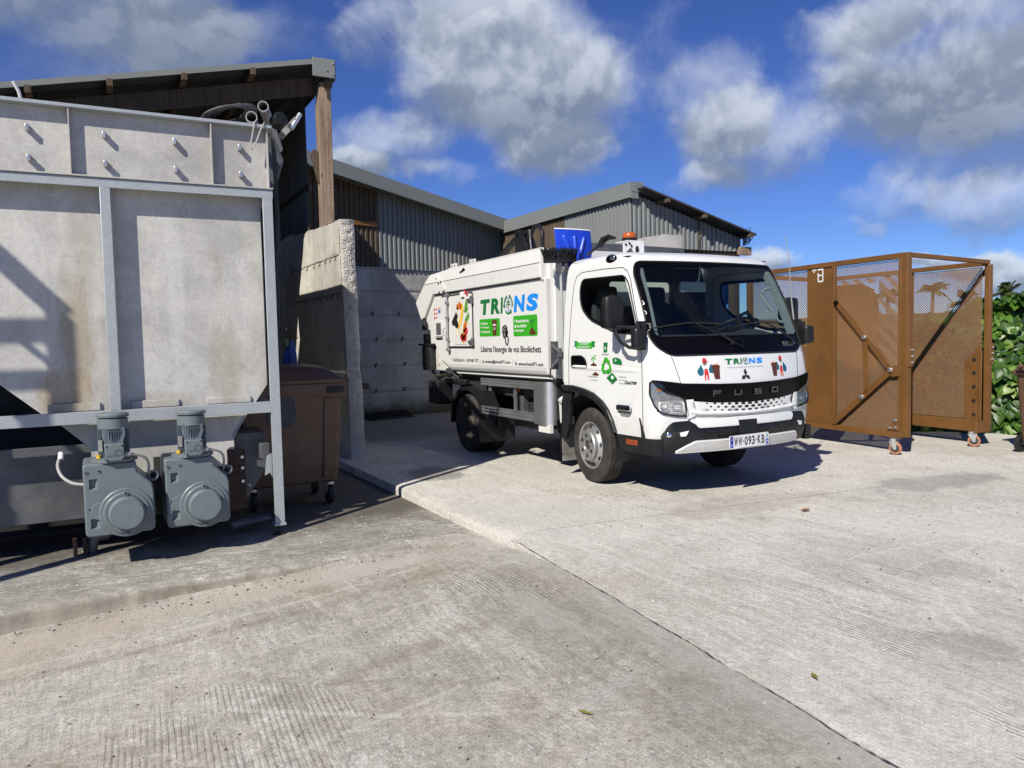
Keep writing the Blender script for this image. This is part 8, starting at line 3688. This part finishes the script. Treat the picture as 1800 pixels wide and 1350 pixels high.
def leaf_frame(p, nrm, size, roll):
    n = nrm.normalized()
    down = V((0, 0, -1))
    t = (down - n * down.dot(n))
    if t.length < .1:
        t = V((1, 0, 0))
    t.normalize()
    q = Matrix.Rotation(roll, 3, n)
    t = q @ t
    s = t.cross(n)
    return Matrix(((s.x * size, t.x * size, n.x * size, p.x), (s.y * size, t.y * size, n.y * size, p.y), (s.z * size, t.z * size, n.z * size, p.z), (0, 0, 0, 1)))


cand = []
for i in range(9000):
    t = rng.random() ** .9
    (x, y, h, th), d = hedge_at(t)
    side = V((-d.y, d.x, 0)) * -1            # towards the yard
    if side.x > 0:
        side = -side
    v = rng.random()
    lump = .22 * nz(t * 14, v * 4, 2) + .10 * nz(t * 40, v * 9, 5)
    if v < .80:
        z = -.05 + v / .80 * h
        dep = th * .5 + lump + rng.uniform(-.10, .05)
        nrm = side + V((0, 0, .45)) + V((rng.gauss(0, .35), rng.gauss(0, .35), rng.gauss(0, .3)))
        if z > h * .8:
            dep -= (z - h * .8) * .9
            nrm += V((0, 0, .8))
    else:
        z = h + .14 * nz(t * 20, 3, 1) + rng.uniform(-.08, .05)
        dep = rng.uniform(-.5, .45) * th
        nrm = V((rng.gauss(0, .4), rng.gauss(0, .4), 1)) + side * .4
    p = V((x, y, 0)) + side * dep + V((0, 0, z))
    cand.append((p, nrm, rng.uniform(.06, .16) * (1.0 if rng.random() < .7 else .65), rng.gauss(0, .6), rng.choice((0, 0, 0, 1, 1, 1, 2, 2, 2, 3))))
camp = V((0, 0, 1.4755))


def seen(p):
    d = p - camp
    z = d.dot(FW)
    if z <= 0:
        return None
    return 900 + 1355.5 * d.dot(XR) / z, 675 - 1355.5 * d.dot(UP) / z


big = []
rest = []
for c in cand:
    q = seen(c[0])
    if q and 1738 < q[0] < 1812 and 470 < q[1] < 800 and c[2] > .085 and len(big) < 300 and rng.random() < .95:
        big.append(c)
    else:
        rest.append(c)
for p, nrm, s, roll, k in big:
    instance('leaf', LEAF_MESH[k][0], hedge, leaf_frame(p - WL[hedge], nrm, s, roll))
for k in range(4):
    mb = MB()
    for p, nrm, s, roll, kk in rest:
        if kk != k:
            continue
        M4 = leaf_frame(p, nrm, s, roll)
        mb._add([M4 @ q for q in LEAF_MESH[k][1]], LEAF_MESH[k][2])
    mb.build('leaf_mass', [M_LEAF, M_LEAF2, M_LEAF, M_LEAF3][k], hedge, smooth=180, kind='stuff')
mb = MB()


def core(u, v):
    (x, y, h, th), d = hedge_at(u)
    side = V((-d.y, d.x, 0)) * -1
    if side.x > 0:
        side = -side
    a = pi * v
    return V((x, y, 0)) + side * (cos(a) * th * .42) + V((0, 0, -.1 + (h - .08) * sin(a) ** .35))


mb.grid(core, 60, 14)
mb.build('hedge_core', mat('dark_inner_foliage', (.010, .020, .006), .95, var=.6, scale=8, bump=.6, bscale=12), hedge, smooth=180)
mb = MB()
for i in range(40):
    (x, y, h, th), d = hedge_at(rng.random())
    side = V((-d.y, d.x, 0))
    p = V((x, y, -.1)) + side * rng.uniform(-.3, .3)
    mb.tube([p, p + V((rng.uniform(-.1, .1), rng.uniform(-.1, .1), h * .5)), p + V((rng.uniform(-.2, .2), rng.uniform(-.2, .2), h * .95))], .012, 5)
mb.build('vine_stem', M_STEM, hedge, kind='stuff')
# a few yellowed leaves fallen at the foot of the hedge are part of the scatter


# ------------------------------------------------------------------ coconut palms and trees beyond
def frond_mesh(mb, base, az, el, L, droop, rng, wid=.34):
    d = V((cos(az), sin(az), 0))
    s = V((-sin(az), cos(az), 0))
    N = 16
    spine = []
    for i in range(N + 1):
        t = i / N
        spine.append(base + d * (L * t * cos(el) * (1 - .15 * t)) + V((0, 0, L * (sin(el) * t - droop * t * t))))
    mb.tube(spine, [.03 * (1 - .8 * i / N) + .004 for i in range(N + 1)], 5)
    for i in range(1, N * 3):
        t = i / (N * 3)
        k = t * N
        j = min(int(k), N - 1)
        p = spine[j].lerp(spine[j + 1], k - j)
        tang = (spine[j + 1] - spine[j]).normalized()
        w = L * wid * (.35 + .65 * sin(pi * min(1, t * .9 + .1))) * (1 - .4 * t)
        for sg in (-1, 1):
            tip = p + s * sg * w * .8 + tang * w * .55 + V((0, 0, -w * rng.uniform(.15, .5)))
            mid = p.lerp(tip, .5) + V((0, 0, w * .06))
            q = tang * .020
            mb._add([p - q, p + q, mid + q, tip, mid - q], [(0, 1, 2, 3, 4)])


def palm(x, y, ztop, lean, label, seed, L=2.2, n=13):
    rng = random.Random(seed)
    z0 = -.4
    r = thing('palm_tree', label, 'palm', (x, y, z0), 'palms beyond the hedge')
    mb = MB()
    pts = []
    for i in range(9):
        t = i / 8
        pts.append((x + lean[0] * (t - 1), y + lean[1] * (t - 1), z0 + (ztop - z0) * t))
    mb.tube(pts, [.17 - .06 * i / 8 for i in range(9)], 9)
    mb.build('trunk', M_TRUNK, r)
    for k in range(n):
        mb = MB()
        az = 2 * pi * k / n + rng.uniform(-.2, .2)
        el = rng.choice((1.25, .95, .7, .4, .1)) + rng.uniform(-.1, .1)
        frond_mesh(mb, V((x, y, ztop)), az, el, L * rng.uniform(.8, 1.1), rng.uniform(.35, .7), rng)
        mb.build('frond', M_PALM, r, smooth=None)
    return r


def at(px, py, depth):
    d = FW + XR * ((px - 900) / 1355.5) - UP * ((py - 675) / 1355.5)
    return camp + d * depth


for (px, py, dep, L, seed, lean, lab) in ((1640, 513, 58, 1.75, 1, (.5, .2), 'coconut palm seen through the mesh of the cage, left of the pair'),
                                          (1700, 530, 54, 1.75, 2, (-.3, .3), 'coconut palm seen through the mesh of the cage, right of the pair'),
                                          (1770, 517, 44, 1.35, 3, (.2, -.3), 'coconut palm showing above the hedge right of the cage'),
                                          (1818, 520, 46, 1.4, 4, (.1, .1), 'coconut palm cut off by the right edge of the picture'),
                                          (1560, 520, 60, 1.9, 5, (.2, .3), 'coconut palm largely hidden behind the brown cage')):
    p = at(px, py, dep)
    palm(p.x, p.y, p.z, lean, lab, seed, L)


def tree(name, x, y, h, r, label, m, seed, n=2600, leaf=.16):
    rng = random.Random(seed)
    t = thing(name, label, 'tree', (x, y, -.4), 'trees beyond the hedge')
    mb = MB()
    mb.tube([(x, y, -.4), (x + .1, y, h * .35), (x - .05, y + .1, h * .7)], [.16, .12, .06], 8)
    for k in range(6):
        a = rng.random() * 6.28
        mb.tube([(x, y, h * .3), (x + r * .4 * cos(a), y + r * .4 * sin(a), h * .6), (x + r * .7 * cos(a), y + r * .7 * sin(a), h * .8)], [.06, .04, .02], 6)
    mb.build('trunk', M_TRUNK, t)
    mb = MB()
    clumps = [(V((x + rng.uniform(-.75, .75) * r, y + rng.uniform(-.75, .75) * r, h * rng.uniform(.35, .85))), r * rng.uniform(.18, .34)) for _ in range(26)]
    for i in range(n):
        c, cr = clumps[rng.randrange(len(clumps))]
        d = V((rng.gauss(0, 1), rng.gauss(0, 1), rng.gauss(0, .8))).normalized()
        p = c + d * cr * rng.uniform(.55, 1.05)
        nn = (d + V((rng.gauss(0, .5), rng.gauss(0, .5), rng.gauss(.3, .5)))).normalized()
        s = nn.orthogonal().normalized()
        s = Matrix.Rotation(rng.random() * 6.28, 3, nn) @ s
        u = nn.cross(s)
        L = leaf * rng.uniform(.6, 1.3)
        mb._add([p - s * L, p - u * L * .5, p + s * L, p + u * L * .5], [(0, 1, 2, 3)])
    mb.build('crown', m, t, smooth=None)


for i, (px, top, dep, r, lab) in enumerate(((1590, 560, 24, 2.2, 'rounded broad leaved tree behind the solid part of the cage'),
                                            (1650, 552, 22, 2.0, 'rounded tree below the left palm, seen through the mesh'),
                                            (1705, 540, 24, 2.3, 'rounded tree below the right palm, seen through the mesh'),
                                            (1782, 552, 18, 1.5, 'olive green bushy tree above the hedge at the right edge'),
                                            (1850, 520, 19, 2.2, 'olive green bushy tree past the right edge of the picture'),
                                            (1500, 560, 28, 2.6, 'dark bushy tree hidden behind the cage and the truck cab'),
                                            (1745, 580, 15, 1.3, 'low olive bush just behind the tall right post of the cage'))):
    p = at(px, top, dep)
    tree('bushy_tree', p.x, p.y, p.z - .12 * r, r, lab, M_TREELEAF, 30 + i)
# rising ground with scrub far behind
mb = MB()


def hill(u, v):
    a = radians(-60 + 130 * u)
    R = 60 + 160 * v
    x = R * sin(a + .5)
    y = R * cos(a + .5)
    return V((x, y, -.4 + 5.0 * smooth01(v * 1.3) * (1 + .25 * nz(x * .03, y * .03)) + .5 * nz(x * .2, y * .2)))


mb.grid(hill, 90, 24)
structure(mb.build('hill', mat('scrub', (.045, .065, .02), .95, var=.5, scale=.25, bump=.8, bscale=2, dirt=(.10, .095, .04), dirt_amt=.5, dirt_scale=.3), smooth=180))
